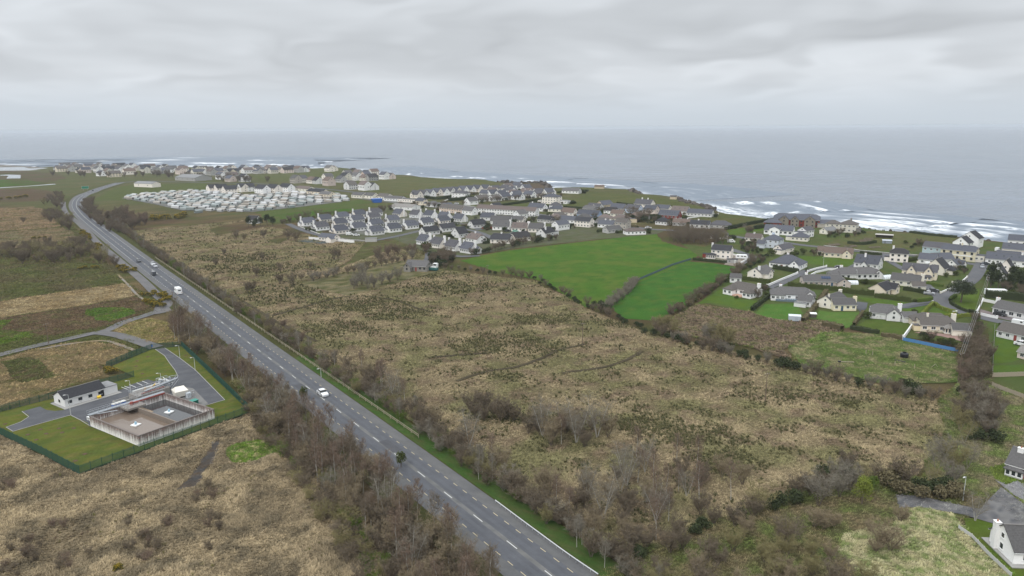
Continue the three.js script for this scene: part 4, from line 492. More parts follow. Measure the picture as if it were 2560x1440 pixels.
grove('s', [1560, 1440, 1700, 1380, 1860, 1340, 1960, 1330, 2080, 1400, 2200, 1470, 1600, 1560], 5.4, [['hazel', TWIG_TAN, BARK_DARK, 0.22, 0.8], ['bush', LEAF_BRAMBLE, BARK_DARK, 0.12, 1.1], ['hazel', TWIG_OLIVE, BARK_DARK, 0.4, 0.9], ['scrub', TWIG_BROWN, BARK_DARK, 0.35, 1.5], ['hazel', TWIG_BROWN, BARK_DARK, 0.25, 0.9]], 'olive brown bush in the thicket below the near end of the field', 'thicket below the near end of the field', 1, 67);
for (const [x, y, s] of [[2035, 1320, 0.8], [2060, 1325, 0.9], [2085, 1318, 0.7], [2200, 1370, 1], [2225, 1378, 1], [2190, 1382, 0.9], [2175, 1330, 0.6], [2260, 1300, 0.6], [2250, 1305, 0.6]]) plant('scrub', at(x, y), { twig: TWIG_TAN, bark: BARK_DARK, scale: s * 1.5, label: 'tan twig bush standing in the pale meadow', group: 'tan bushes in the meadow' });
{ const p = C('k', 1075, 590), o = thing('spring_tree', 'yellow green tree coming into leaf at the end of the dead end lane', 'tree', V(p.x, Y0, p.z)); mesh('trunk', stemGeo(2.4, 0.14), BARK_DARK, o); mesh('crown', leafyGeo(811, { rx: 2.0, ry: 3.1, y: 3.1, n: 2600, leaf: 0.24, lumps: 16 }), LEAF_LIGHT, o); }
{ const p = C('k', 1175, 495), o = thing('green_bush', 'deep green upright bush beside the yellow green tree', 'bush', V(p.x, Y0, p.z)); mesh('trunk', stemGeo(1.5, 0.1), BARK_DARK, o); mesh('crown', leafyGeo(812, { rx: 1.2, ry: 2.2, y: 2.2, n: 1200, leaf: 0.24 }), LEAF_GREEN, o); }
{ const p = C('k', 2110, 745), o = thing('lawn_tree', 'single bare tree on the mossy lawn in front of the lane', 'tree', V(p.x, Y0, p.z)); mesh('trunk', KINDS.ash[1][0], BARK_PALE, o); mesh('crown', KINDS.ash[1][1], TWIG_GREY, o); o.scale.setScalar(0.55); }
{ const p = C('i', 1750, 390), o = thing('monterey_pine', 'big dark spreading pine on the lawn inside the road bend', 'tree', V(p.x, Y0, p.z)); mesh('trunk', stemGeo(4.5, 0.4), BARK_DARK, o); mesh('crown', leafyGeo(813, { rx: 6.0, ry: 3.6, y: 6.2, n: 4200, leaf: 0.5, lumps: 18 }), LEAF_IVY, o); }
for (const [x, y, s] of [[2150, 1060, 2.2], [2130, 1120, 1.8], [2230, 1130, 1.5], [2420, 1080, 2.3], [2480, 1120, 2.2], [2540, 1100, 2], [2380, 1140, 1.6]]) plant('conifer', C('g', x, y), { twig: LEAF_DARK, bark: BARK_DARK, scale: s * 0.95, label: 'tall dark conifer around the white steep roofed houses', group: 'conifers around the steep roofed houses' });
for (const [x, y] of [[760, 1002], [1003, 1170]]) plant('conifer', at(x, y), { twig: LEAF_HEDGE, bark: BARK_DARK, scale: 0.85, label: 'small green pine standing among the bare trees at the road edge', group: 'small pines at the road edge' });
for (const [c, x, y, s] of [['f', 1480, 820, 2.4], ['f', 1780, 830, 2.3], ['f', 1730, 840, 2], ['f', 1880, 800, 2], ['f', 1660, 830, 1.5]]) plant('bush', C(c, x, y), { twig: LEAF_HEDGE, bark: BARK_DARK, scale: s, label: 'large rounded evergreen behind the hipped roof bungalow', group: 'evergreens behind the hipped bungalow' });
for (const [c, x, y, s] of [['f', 890, 1290, 0.9], ['f', 1310, 1330, 1], ['f', 1290, 1300, 0.9], ['f', 1030, 1370, 0.7], ['i', 1150, 390, 0.9], ['i', 1160, 540, 0.9], ['i', 560, 600, 1.3], ['f', 1930, 1020, 0.9], ['g', 1560, 990, 1], ['i', 1390, 905, 0.6], ['i', 1640, 950, 0.8], ['i', 1760, 980, 0.9], ['i', 1520, 900, 0.7], ['i', 2255, 695, 0.6], ['g', 520, 1080, 1.4], ['f', 1440, 1270, 0.8]]) plant('bush', C(c, x, y), { twig: LEAF_HEDGE, bark: BARK_DARK, scale: s, label: 'rounded garden shrub beside a bungalow', group: 'garden shrubs' });
greyTree([[1805, 610, 0.9], [1790, 606, 0.8], [1860, 575, 0.7]], 0.75, 'pale bare tree beside the parked camper', 'pale trees beside the camper');
greyTree([[1045, 655, 0.8], [1030, 650, 0.7]], 0.8, 'bare tree overhanging the ruined cottage', 'trees at the ruined cottage');
for (const [name, { label, list }] of thickets) { const rng = mulberry(name.length * 31), im = new THREE.InstancedMesh(KINDS.scrub[1][1], matTuss, list.length), m4 = new THREE.Matrix4(), q = new THREE.Quaternion(), c = new THREE.Color(); im.name = name; im.userData = { kind: 'stuff', label, category: 'scrub' }; list.forEach(([p, s, col], i) => { const k = s * (0.8 + rng() * 0.5); q.setFromAxisAngle(V(0, 1, 0), rng() * 6.28); im.setMatrixAt(i, m4.compose(V(p.x, 0.05, p.z), q, V(k, k * (0.8 + 0.4 * rng()), k))); im.setColorAt(i, c.copy(col).multiplyScalar(0.8 + 0.4 * rng())); }); im.castShadow = im.receiveShadow = true; scene.add(im); }
const VILLAGE = [['shrub', LEAF_DARK, BARK_DARK, 0.4, 1.3], ['hazel', TWIG_BROWN, BARK_DARK, 0.35, 0.85], ['shrub', LEAF_HEDGE, BARK_DARK, 0.25, 1.2]];
for (const [c, list, gap, where] of [['f', [1090, 650, 1300, 640, 1340, 730, 1400, 790, 1150, 800, 1100, 720], 4.6, 'the pale blue house'], ['f', [1960, 775, 2200, 775, 2160, 825, 1980, 835], 4.4, 'the brown roofed bungalow'], ['f', [1240, 870, 1340, 830, 1480, 830, 1400, 890, 1220, 980, 1160, 1010, 1190, 920], 4.2, 'the drive of the hipped bungalow'], ['h', [1270, 400, 1400, 410, 1400, 520, 1300, 545], 3, 'the house with the terrace'], ['g', [1560, 900, 1880, 870, 1860, 960, 1640, 990], 4.4, 'the tall grey gabled house'], ['g', [0, 420, 120, 430, 420, 400, 560, 440, 380, 480, 60, 500], 6, 'the cream period house'], ['g', [950, 560, 1250, 540, 1380, 580, 1120, 640], 6, 'the allotments'], ['f', [1100, 500, 1300, 480, 1260, 540, 1120, 550], 5, 'the long dark hedge'], ['i', [1880, 560, 2010, 600, 1990, 800, 1900, 760], 3.4, 'the timber pole and white wall'], ['i', [1180, 830, 1500, 880, 1860, 970, 1850, 1000, 1400, 930, 1150, 870], 4, 'the blue fence'], ['g', [2080, 920, 2560, 1000, 2560, 1180, 2300, 1160, 2080, 1130], 5, 'the steep roofed houses'], ['i', [2280, 220, 2560, 230, 2560, 330, 2300, 320], 4.5, 'the white portable cabin']]) grove(c, list, gap, VILLAGE, 'garden shrub beside ' + where, 'shrubs beside ' + where, 0.9, list[0] + list[1]);
// clipped hedges: each its own
function hedge(crop, list, w, h, mat = LEAF_HEDGE, label = 'clipped garden hedge', density = 26, group = 'garden hedges') { hedgeAt(curvePts(path(crop, list), 0.8), w, h, mat, label, density, group); }
function hedgeAt(line, w, h0, mat, label, density, group) {
  const h = h0 * 1.18;
  const pts = []; for (let i = 0; i < line.length - 1; i++) { const n = Math.max(1, Math.round(line[i].distanceTo(line[i + 1]) / 0.8)); for (let k = 0; k < n; k++) pts.push(line[i].clone().lerp(line[i + 1], k / n)); } pts.push(line[line.length - 1].clone());
  const rng = mulberry(Math.round(pts[0].x * 7 + pts[0].z)), n = sides(pts), s = new Soup(), core = new Soup();
  for (let i = 0; i < pts.length - 1; i++) { const a = pts[i], L = a.distanceTo(pts[i + 1]), t = pts[i + 1].clone().sub(a); const hh = h * (0.92 + 0.14 * noise(a.x / 3, a.z / 3)), ww = w * (0.92 + 0.18 * noiseB(a.x / 3, a.z / 3)); const cnt = Math.round(density * L * (2 * hh + ww) * 0.32);
    for (let k = 0; k < cnt; k++) { const u = rng() * (2 * hh + ww); let o, y; if (u < hh) { o = -ww / 2; y = u; } else if (u < hh + ww) { o = u - hh - ww / 2; y = hh; } else { o = ww / 2; y = u - hh - ww; } const p = a.clone().addScaledVector(t, rng()); s.leaf(V(p.x + n[i].x * (o + (rng() - 0.5) * 0.22), y + (rng() - 0.5) * 0.2 + 0.05, p.z + n[i].z * (o + (rng() - 0.5) * 0.22)), 0.34 * (0.6 + rng() * 0.7), rng, 0.2); }
    const b = pts[i + 1], q = (c, m, o, y) => V(c.x + n[m].x * o, y, c.z + n[m].z * o), W = ww * 0.42, H = hh * 0.94, e = [[-W, 0], [-W, H], [W, H], [W, 0]]; for (let k = 0; k < 3; k++) { const A = q(a, i, ...e[k]), B = q(a, i, ...e[k + 1]), Cc = q(b, i + 1, ...e[k]), Dd = q(b, i + 1, ...e[k + 1]); core.tri(A, B, Cc); core.tri(Cc, B, Dd); } }
  const o = thing('hedge', label, 'hedge', V(0, Y0, 0), 0, group); mesh('foliage', s.geo(), mat, o); mesh('branches', core.geo(), mat, o);
}
hedge('h', [1225, 710, 1400, 570, 1560, 440], 1.4, 1.8, LEAF_DARK, 'dark clipped hedge between the terrace house and the decked bungalow', 26, 'hedge one');
hedge('h', [1690, 385, 1800, 400, 2100, 430, 2380, 455], 1.8, 2.0, LEAF_HEDGE, 'long clipped hedge below the bungalow with solar panels');
hedge('h', [1880, 850, 1960, 760, 2060, 640, 2180, 470], 2, 1.6, LEAF_BRAMBLE, 'brown hedge between the decked bungalow and the cream bungalow');
hedge('h', [1090, 300, 1280, 330, 1460, 350], 1.6, 1.8, LEAF_HEDGE, 'hedge with yellow tips below the gabled white bungalow');
hedge('f', [1500, 985, 1650, 1010, 1820, 1040], 1.6, 2.2, LEAF_DARK, 'dark hedge in front of the hipped roof bungalow');
hedge('f', [880, 490, 1150, 430, 1530, 362], 1.8, 2.2, LEAF_DARK, 'long dark hedge running up to the red and stone building');
hedge('f', [470, 872, 650, 890, 910, 912], 1.2, 1.4, LEAF_DARK, 'dark hedge below the white two storey house by the pasture');
hedge('f', [1260, 480, 1400, 455, 1500, 440], 3, 2.6, LEAF_DARK, 'bushy hedge beside the red and stone building');
hedge('i', [190, 255, 400, 285, 640, 305], 2, 2.3, LEAF_HEDGE, 'thick hedge behind the cream bungalow with rear wing');
hedge('i', [650, 325, 850, 355, 1110, 385], 1.8, 2, LEAF_HEDGE, 'hedge below the cream gabled bungalow');
hedge('i', [1010, 235, 1130, 250, 1290, 285], 1.5, 1.7, LEAF_DARK, 'dark hedge beside the small garage on the corner');
hedge('i', [1180, 395, 1280, 385, 1380, 370], 1.4, 1.6, LEAF_GREEN, 'green hedge at the road junction');
hedge('i', [1245, 575, 1310, 500, 1390, 420], 1.1, 1.5, LEAF_LIGHT, 'bright yellow green hedge beside the junction lawn');
hedge('i', [1400, 415, 1500, 480, 1600, 515, 1690, 530], 0.9, 1.3, LEAF_LIGHT, 'bright green hedge along the white wall of the bend');
hedge('i', [1540, 585, 1620, 570, 1690, 545], 1, 1.2, LEAF_LIGHT, 'bright green hedge at the end of the triangular lawn');
hedge('i', [1660, 605, 1760, 580, 1880, 575, 1990, 605], 1, 1.3, LEAF_LIGHT, 'curved bright green hedge before the large cream bungalow');
hedge('i', [1610, 380, 1640, 350, 1690, 325], 1.2, 1.5, LEAF_GREEN, 'green hedge around the pine lawn corner');
hedge('i', [1615, 400, 1700, 465, 1800, 510, 1930, 550], 0.9, 1.2, LEAF_DARK, 'dark low hedge along the pine lawn');
hedge('i', [380, 700, 440, 610, 500, 540], 1.2, 1.5, LEAF_BRAMBLE, 'brown hedge between two bungalow lawns');
hedge('i', [340, 730, 520, 765, 700, 800], 2, 1.4, LEAF_DARK, 'dark rough hedge at the foot of the lawn');
hedge('i', [730, 830, 860, 840, 1000, 870], 2, 1.4, LEAF_BRAMBLE, 'brown rough hedge beside the end of the blue fence');
hedge('i', [0, 690, 100, 720, 230, 760], 3, 2, LEAF_BRAMBLE, 'brown rough hedge below the striped lawn');
hedge('i', [600, 590, 690, 600, 780, 605], 1, 1.2, LEAF_DARK, 'dark hedge against the white bungalow with garage');
hedge('i', [2065, 330, 2280, 345, 2560, 375], 3, 3.2, LEAF_DARK, 'tall dark hedge behind the long white bungalow');
hedge('g', [60, 1010, 450, 1060, 800, 1110], 1.6, 1.6, LEAF_HEDGE, 'hedge behind the white tunnel greenhouses');
hedge('g', [460, 690, 600, 705, 740, 715], 1.6, 1.6, LEAF_DARK, 'dark hedge behind the dormer roofed house');
hedge('g', [1230, 1075, 1380, 1090, 1520, 1120], 1, 1.2, LEAF_GREEN, 'green hedge beside the corner bungalow');
hedge('g', [1030, 800, 1150, 780, 1240, 755], 1.6, 2, LEAF_HEDGE, 'hedge beside the white two storey house with dark roof');
hedge('g', [1100, 420, 1250, 440, 1450, 465, 1700, 485], 3, 1.4, LEAF_DARK, 'dark windblown hedge along the low cliff', 18);
hedge('g', [300, 560, 480, 575, 660, 550], 2, 1.6, LEAF_DARK, 'dark hedge across the allotments', 18);
hedge('e', [1240, 405, 1400, 425, 1560, 440], 2, 1.6, LEAF_DARK, 'dark hedge behind the coastal houses', 14, 'far hedges');
hedge('e', [560, 455, 700, 465, 850, 470], 2, 1.6, LEAF_DARK, 'dark hedge below the headland pasture', 14, 'far hedges');
hedge('e', [720, 265, 800, 258, 870, 245], 3, 2, LEAF_DARK, 'dark hedge beside the headland house', 14, 'far hedges');
hedge('d', [1600, 530, 1900, 485, 2250, 435], 2.4, 2, LEAF_DARK, 'long dark hedge leading to the tall white villa', 14, 'far hedges');
hedge('d', [500, 395, 700, 420, 900, 390], 4, 2.5, LEAF_DARK, 'dark hedge around the white villa by the main street', 14, 'far hedges');
hedge('d', [870, 445, 1050, 430, 1180, 410], 5, 3, LEAF_DARK, 'dark tree hedge behind the boat yard street', 14, 'far hedges');
// ------------------------------------------------------------------ houses
const wallMat = (c) => M(c, 0.9, { map: rep(texPlaster, 4) });
const WALL = { w: wallMat([0.84, 0.83, 0.81]), c: wallMat([0.75, 0.71, 0.61]), y: wallMat([0.76, 0.69, 0.5]), g: wallMat([0.44, 0.43, 0.41]), s: wallMat([0.24, 0.225, 0.2]), r: wallMat([0.23, 0.06, 0.05]), b: wallMat([0.3, 0.4, 0.55]), p: wallMat([0.58, 0.65, 0.76]), k: wallMat([0.66, 0.56, 0.5]), t: wallMat([0.5, 0.62, 0.64]), o: wallMat([0.6, 0.5, 0.36]) };
const roofMat = (c) => M(c, 0.8, { specularIntensity: 0.3, map: rep(texRoof, 5), bumpMap: rep(texRoofB, 2.4), bumpScale: 0.03 });
const ROOF = { s: roofMat([0.1, 0.104, 0.122]), k: roofMat([0.05, 0.05, 0.055]), g: roofMat([0.125, 0.12, 0.118]), b: roofMat([0.16, 0.128, 0.115]), l: roofMat([0.25, 0.25, 0.25]) };
const GLASS = new THREE.MeshPhysicalMaterial({ color: rgb(0.03, 0.035, 0.04), roughness: 0.08, specularIntensity: 1 });
const SKYGLASS = M([0.05, 0.055, 0.06], 0.05, { metalness: 0 }), FRAME = M([0.78, 0.78, 0.76], 0.6), FRAMED = M([0.05, 0.05, 0.055], 0.6), DOORS = [M([0.06, 0.05, 0.05], 0.6), M([0.25, 0.05, 0.04], 0.6), M([0.05, 0.1, 0.16], 0.6), M([0.6, 0.6, 0.58], 0.6)], FASCIA = M([0.7, 0.7, 0.68], 0.6), CAP = M([0.2, 0.19, 0.18], 0.9), POT = M([0.35, 0.16, 0.1], 0.9), CONC = M([0.36, 0.35, 0.33], 0.95, { map: rep(texTar, 5) });
const winFrame = new THREE.BoxGeometry(1, 1, 0.1), winPane = new THREE.BoxGeometry(0.86, 0.84, 0.13), winBar = mergeGeometries([box(0.05, 0.84, 0.145), new THREE.BoxGeometry(0.1, 0.02, 0.145)]), doorGeo = new THREE.BoxGeometry(1, 1, 0.1), sillGeo = box(1.15, 0.08, 0.22, 0, -0.54, 0.05), skyFrame = new THREE.BoxGeometry(0.85, 0.1, 1.15), skyPane = new THREE.BoxGeometry(0.68, 0.13, 0.98);
const VARS = new Map(); const variant = (m, seed) => { const k = Math.abs(Math.round(seed * 7.3)) % 4, key = m.uuid + k; if (!k) return m; if (!VARS.has(key)) { const c = m.clone(); c.color.multiplyScalar([1, 0.86, 1.1, 0.95][k]); if (k === 3) { c.color.r *= 1.07; c.color.b *= 0.92; } VARS.set(key, c); } return VARS.get(key); };
function poly3(list, faces) { const pos = [], uv = []; for (const f of faces) { const a = list[f[0]], nrm = list[f[1]].clone().sub(a).cross(list[f[2]].clone().sub(a)).normalize(), u = Math.abs(nrm.y) > 0.95 ? V(1, 0, 0) : V(0, 1, 0).cross(nrm).normalize(), v = nrm.clone().cross(u); for (let i = 1; i < f.length - 1; i++) for (const k of [f[0], f[i], f[i + 1]]) { const p = list[k]; pos.push(p.x, p.y, p.z); uv.push(p.dot(u), p.dot(v)); } } const g = new THREE.BufferGeometry(); g.setAttribute('position', new THREE.Float32BufferAttribute(pos, 3)); g.setAttribute('uv', new THREE.Float32BufferAttribute(uv, 2)); g.computeVertexNormals(); return g; }
// one block of a house: walls, roof (hip 0 = gable ends, 1 = hipped all round, between = clipped gables), openings
function block(G, { x = 0, z = 0, w, d, h, r = 0, hip = 0, turn = 0, wall = 'w', roof = 's', nf = 0, rows = 1, ns = 0, door = -1, sky = 0, ch = [], y = 0, ww = 1.25, wh = 1.2, detail = 1, dark = 0, eave = 0.35, nb = 0, prefix = '' }) {
  const S = new THREE.Matrix4().makeRotationY(turn).setPosition(x, y, z), put = (o) => { o.applyMatrix4(S); return o; };
  const W = w / 2, Dp = d / 2, k = 1 - hip, gx = W, ph = h + r * k, gz = Dp * (1 - k);
  // walls
  { const L = [V(-W, -0.4, -Dp), V(W, -0.4, -Dp), V(W, -0.4, Dp), V(-W, -0.4, Dp), V(-W, h, -Dp), V(W, h, -Dp), V(W, h, Dp), V(-W, h, Dp), V(-gx, ph, -gz), V(-gx, ph, gz), V(gx, ph, -gz), V(gx, ph, gz)];
    const f = [[3, 2, 6, 7], [1, 0, 4, 5], hip < 1 && r ? [2, 1, 5, 10, 11, 6] : [2, 1, 5, 6], hip < 1 && r ? [0, 3, 7, 9, 8, 4] : [0, 3, 7, 4]]; if (!r) f.push([7, 6, 5, 4]);
    put(mesh(prefix + 'wall', poly3(L, f), variant(WALL[wall], G.position.x), G)); }
  let rf = null;
  if (r) { // roof shell with thickness
    const o = eave, og = hip < 1 ? Math.min(eave, 0.25) : eave, slope = r / Dp, th = 0.16, e = h - o * slope, hx = hip * Dp, X = W + og, Z = Dp + o;
    const gy = e + (h + r - e) * k, gzz = Z * (1 - k), rx = Math.max(0, X - hx * (hip >= 1 ? Z / Dp : 1));
    const T = [V(-X, e, Z), V(X, e, Z), V(X, gy, gzz), V(rx, h + r, 0), V(-rx, h + r, 0), V(-X, gy, gzz), V(-X, e, -Z), V(X, e, -Z), V(X, gy, -gzz), V(-X, gy, -gzz)];
    const list = [...T.map((p) => p.clone().setY(p.y + th)), ...T], n = T.length;
    const tops = hip <= 0 ? [[0, 1, 3, 4], [7, 6, 4, 3]] : hip >= 1 ? [[0, 1, 3, 4], [7, 6, 4, 3], [1, 7, 3], [6, 0, 4]] : [[0, 1, 2, 3, 4, 5], [7, 6, 9, 4, 3, 8], [2, 8, 3], [9, 5, 4]];
    const faces = [...tops, ...tops.map((f) => f.map((q) => q + n).reverse())];
    const rim = hip <= 0 ? [0, 1, 3, 7, 6, 4] : hip >= 1 ? [0, 1, 7, 6] : [0, 1, 2, 8, 7, 6, 9, 5]; rim.forEach((a, i) => { const b = rim[(i + 1) % rim.length]; faces.push([a, a + n, b + n, b]); });
    rf = put(mesh(prefix + 'roof', poly3(list, faces), variant(ROOF[roof], G.position.z), G));
    const ang = Math.atan2(r, Dp), topAt = (zz) => h + r * (1 - Math.abs(zz) / Dp) + th;
    for (let i = 0; i < sky; i++) { const xx = sky === 1 ? 0 : lerp(-W * 0.6, W * 0.6, i / (sky - 1)), zz = Dp * 0.5, s = mesh('skylight', skyFrame, FRAMED, rf); s.position.set(xx, topAt(zz) + 0.03, zz); s.rotation.x = ang; const q = mesh('pane', skyPane, SKYGLASS, s); q.position.y = 0.01; }
    for (const c of ch) { const [cx, cz = 0, cw = 1.1, cd = 0.7, cup = 1.1] = c, y0 = (Math.abs(cx * W) > W - 0.5 ? 0 : h), g = merged([box(cw, h + r + cup - y0, cd, 0, (h + r + cup + y0) / 2, 0), box(cw + 0.14, 0.12, cd + 0.14, 0, h + r + cup, 0)]); const m = mesh('chimney', g, WALL[c[5] ?? wall], rf); m.position.set(cx * W + (Math.abs(cx) >= 1 ? Math.sign(cx) * cw * 0.28 : 0), 0, cz * Dp); if (detail) { const pot = mesh('chimney_pot', new THREE.CylinderGeometry(0.13, 0.16, 0.4, 7).translate(0, h + r + cup + 0.25, 0), POT, m); } }
    if (detail && hip < 1) { for (const s of [1, -1]) put(mesh('gutter', box(w + 2 * og, 0.12, 0.1, 0, e - 0.02, s * (Z + 0.02)), FASCIA, G)); }
    if (detail) put(mesh('ridge', box(Math.max(0.3, 2 * rx), 0.1, 0.24, 0, h + r + th, 0), CAP, G));
  } else if (detail) put(mesh('parapet', merged([box(w + 0.2, 0.16, d + 0.2, 0, h + 0.06, 0)]), ROOF[roof], G));
  const win = (wx, wy, wz, rot, sx = ww, sy = wh, isDoor = false) => {
    const g = new THREE.Object3D(); if (isDoor) { const m = mesh('door', doorGeo, DOORS[Math.abs(Math.round(wx * 3 + w)) % DOORS.length], G); m.scale.set(0.98, 2.1, 1); m.position.set(wx, 1.05, wz); m.rotation.y = rot; m.updateMatrix(); put(m); return; }
    if (!detail) { const m = mesh('window', winPane, GLASS, G); m.scale.set(sx * 1.1, sy * 1.1, 1); m.position.set(wx, wy, wz); m.rotation.y = rot; m.updateMatrix(); put(m); return; }
    const m = mesh('window', winFrame, dark ? FRAMED : FRAME, G); m.scale.set(sx, sy, 1); m.position.set(wx, wy, wz); m.rotation.y = rot; m.updateMatrix(); put(m); mesh('pane', winPane, GLASS, m); if (sx > 1) mesh('mullion', winBar, dark ? FRAMED : FRAME, m); if (detail > 1) mesh('sill', sillGeo, FRAME, m);
  };
  const slots = nf + (door >= 0 ? 1 : 0), sh = h / rows;
  for (let row = 0; row < rows; row++) { let di = 0; for (let i = 0; i < slots; i++) { const wx = lerp(-W, W, (i + 0.5) / slots), isD = row === 0 && i === door; win(wx, row * sh + sh * 0.56, Dp, 0, Math.min(ww, (w / slots) * 0.72), wh, isD); } }
  for (let i = 0; i < ns; i++) for (const s of [1, -1]) for (let row = 0; row < rows; row++) win(s * W, row * sh + sh * 0.56, lerp(-Dp, Dp, (i + 0.5) / ns), s * Math.PI / 2, 1.0);
  if (ns && hip < 1 && r > 1.8) for (const s of [1, -1]) win(s * W, h + r * 0.3, 0, s * Math.PI / 2, 0.9, 1.0);
  for (let i = 0; i < nb; i++) win(lerp(-W, W, (i + 0.5) / nb), h * 0.56, -Dp, Math.PI, 1.1);
  return rf;
}
// p: crop, pixel of the middle of the front wall at the ground; yaw in degrees (right end away from the camera counts positive)
const BUILT = [];
function house(crop, px, py, yaw, label, o, extra = [], group, name = 'house', category = 'house') {
  const p = C(crop, px, py), G = thing(name, label, category, V(p.x, Y0, p.z), yaw * D2R, group); BUILT.push([p.x - Math.sin(yaw * D2R) * o.d / 2, p.z - Math.cos(yaw * D2R) * o.d / 2, o.w / 2]);
  block(G, { ...o, z: (o.z ?? 0) - o.d / 2 });
  for (const e of extra) e.geo ? mesh(e.name, e.geo, e.mat, G) : block(G, { detail: o.detail ?? 1, wall: o.wall, roof: o.roof, ...e });
  return G;
}
const wing = (x, w, proj, h, r, o = {}) => ({ x, z: proj / 2 - 1.6, w: proj + 3.2, d: w, h, r, turn: -Math.PI / 2, ns: o.nowin ? 0 : 1, prefix: 'wing_', ...o });   // a gable that projects to the front
// --- nearer houses of the village, each by its own look
house('h', 1425, 278, 43, 'white bungalow with two front gables and a chimney below the hipped bungalow', { w: 12.5, d: 8, h: 2.8, r: 2.6, wall: 'w', roof: 'g', nf: 2, ns: 1, ch: [[-0.75, 0.4, 1.2, 0.9, 1.0]], detail: 2 }, [wing(-1.2, 5, 2.4, 2.8, 2.1)]);
house('f', 1640, 985, -38, 'large white bungalow with a grey hipped roof behind a dark hedge', { w: 17, d: 13, h: 2.9, r: 4.0, hip: 1, wall: 'w', roof: 's', nf: 5, ns: 3, door: 2, ch: [[-0.1, -0.2, 1.1, 0.8, 0.9]], detail: 2 }, [wing(5.6, 5, 1.6, 2.9, 2.3)]);
house('h', 1085, 505, -52, 'pale house with terrace, hipped bay and twin wings at the foot of the pasture hedge', { w: 13, d: 7.5, h: 2.8, r: 2.6, hip: 0.5, wall: 'w', roof: 'g', nf: 3, ns: 1, ch: [[1, 0, 1.5, 1.0, 0.8]], detail: 2 }, [{ x: -4.8, z: 0.4, w: 5, d: 7, h: 2.6, r: 1.9, hip: 1, nf: 2, ns: 1, prefix: 'wing_' }, { x: 5.2, z: 1.2, w: 4.4, d: 4.4, h: 2.6, r: 1.6, hip: 1, nf: 2, ns: 2, ww: 1.6, prefix: 'bay_' }, { name: 'terrace', geo: box(5, 0.5, 4, 0.6, 0.25, 2.4), mat: M([0.42, 0.27, 0.2], 0.9) }]);
house('h', 1015, 345, -20, 'small white garage with grey gable roof behind the house with the terrace', { w: 5.5, d: 5, h: 2.6, r: 1.6, wall: 'w', roof: 'g', nf: 2, ns: 1 }, [], null, 'garage', 'garage');
house('h', 1750, 575, -16, 'long white bungalow with a hipped end and a blue decked terrace', { w: 19, d: 8, h: 2.9, r: 2.5, hip: 1, wall: 'w', roof: 'g', nf: 5, ns: 2, door: 3, ch: [[-0.55, -0.3, 1.2, 0.8, 0.8]], detail: 2 }, [wing(6.8, 4.6, 2.6, 2.9, 2.1), { x: -6.6, z: -1.2, w: 6, d: 6, h: 2.8, r: 2, hip: 1, nf: 3, ns: 2, ww: 1.5, prefix: 'bay_' }, { name: 'deck', geo: box(13, 0.9, 2.6, -1, 0.45, 1.4), mat: M([0.13, 0.17, 0.2], 0.8) }, { name: 'railing', geo: merged([box(13, 0.08, 0.08, -1, 1.85, 2.6), ...Array.from({ length: 14 }, (_, i) => box(0.06, 0.95, 0.06, -7.4 + i, 1.37, 2.6))]), mat: FRAME }]);
house('h', 1890, 650, -35, 'small white garage with gable roof below the decked bungalow', { w: 6, d: 6.5, h: 2.5, r: 2.1, wall: 'w', roof: 'g', nf: 2, ns: 1, turn: 0 }, [{ x: -1.2, z: 1.1, w: 5, d: 2.2, h: 1.7, r: 0, nf: 0, roof: 'l', prefix: 'store_' }], null, 'garage', 'garage');
house('h', 2150, 395, -8, 'pink and cream bungalow with solar panels on its roof', { w: 19.5, d: 8, h: 2.7, r: 2.5, hip: 0.5, wall: 'k', roof: 'g', nf: 7, ns: 1, door: 5, ch: [[-0.8, 0, 1.2, 0.8, 0.9, 'w']], detail: 2 }, [{ name: 'solar_panel', geo: box(1.0, 0.06, 1.7).rotateX(0.56).translate(-0.6, 4.25, -1.9), mat: M([0.02, 0.04, 0.09], 0.1) }, { name: 'solar_panel', geo: box(1.0, 0.06, 1.7).rotateX(0.56).translate(0.5, 4.25, -1.9), mat: M([0.02, 0.04, 0.09], 0.1) }, { name: 'solar_panel', geo: box(1.0, 0.06, 1.7).rotateX(0.56).translate(1.6, 4.25, -1.9), mat: M([0.02, 0.04, 0.09], 0.1) }, { name: 'solar_panel', geo: box(1.0, 0.06, 1.7).rotateX(0.56).translate(2.7, 4.25, -1.9), mat: M([0.02, 0.04, 0.09], 0.1) }, { x: 8.6, z: 0, w: 5, d: 6, h: 2.6, r: 2, turn: -Math.PI / 2, ns: 1, prefix: 'wing_' }]);
house('g', 450, 1020, 2, 'long low white bungalow with dark roof and a glazed rounded end', { w: 20, d: 8, h: 2.9, r: 2.6, hip: 0.5, wall: 'w', roof: 'g', nf: 6, ns: 1, door: 2, ch: [[-0.7, -0.5, 1.4, 0.7, 0.9]], detail: 2, dark: 1 }, [{ x: -10.5, z: -3.6, w: 7, d: 7, h: 2.7, r: 2.2, hip: 1, nf: 4, ns: 4, dark: 1, ww: 1.5, prefix: 'bay_' }, { x: 10, z: -3.4, w: 6.5, d: 5, h: 2.6, r: 2.1, turn: -Math.PI / 2, ns: 1, prefix: 'wing_' }]);
house('i', 265, 500, -2, 'yellow bungalow with a grey roof and a long rear wing', { w: 9.6, d: 6.5, h: 2.8, r: 2.0, wall: 'y', roof: 'g', nf: 3, ns: 1, door: 1, ch: [[1, 0, 1.5, 0.9, 0.8]], detail: 2 }, [{ x: -1.8, z: -9.5, w: 13, d: 7.5, h: 2.8, r: 2.6, turn: 0.75, wall: 'c', ns: 1, ch: [[1, 0, 1.6, 1, 0.8], [-0.8, 0.2, 0.6, 0.6, 0.8]], prefix: 'wing_' }]);
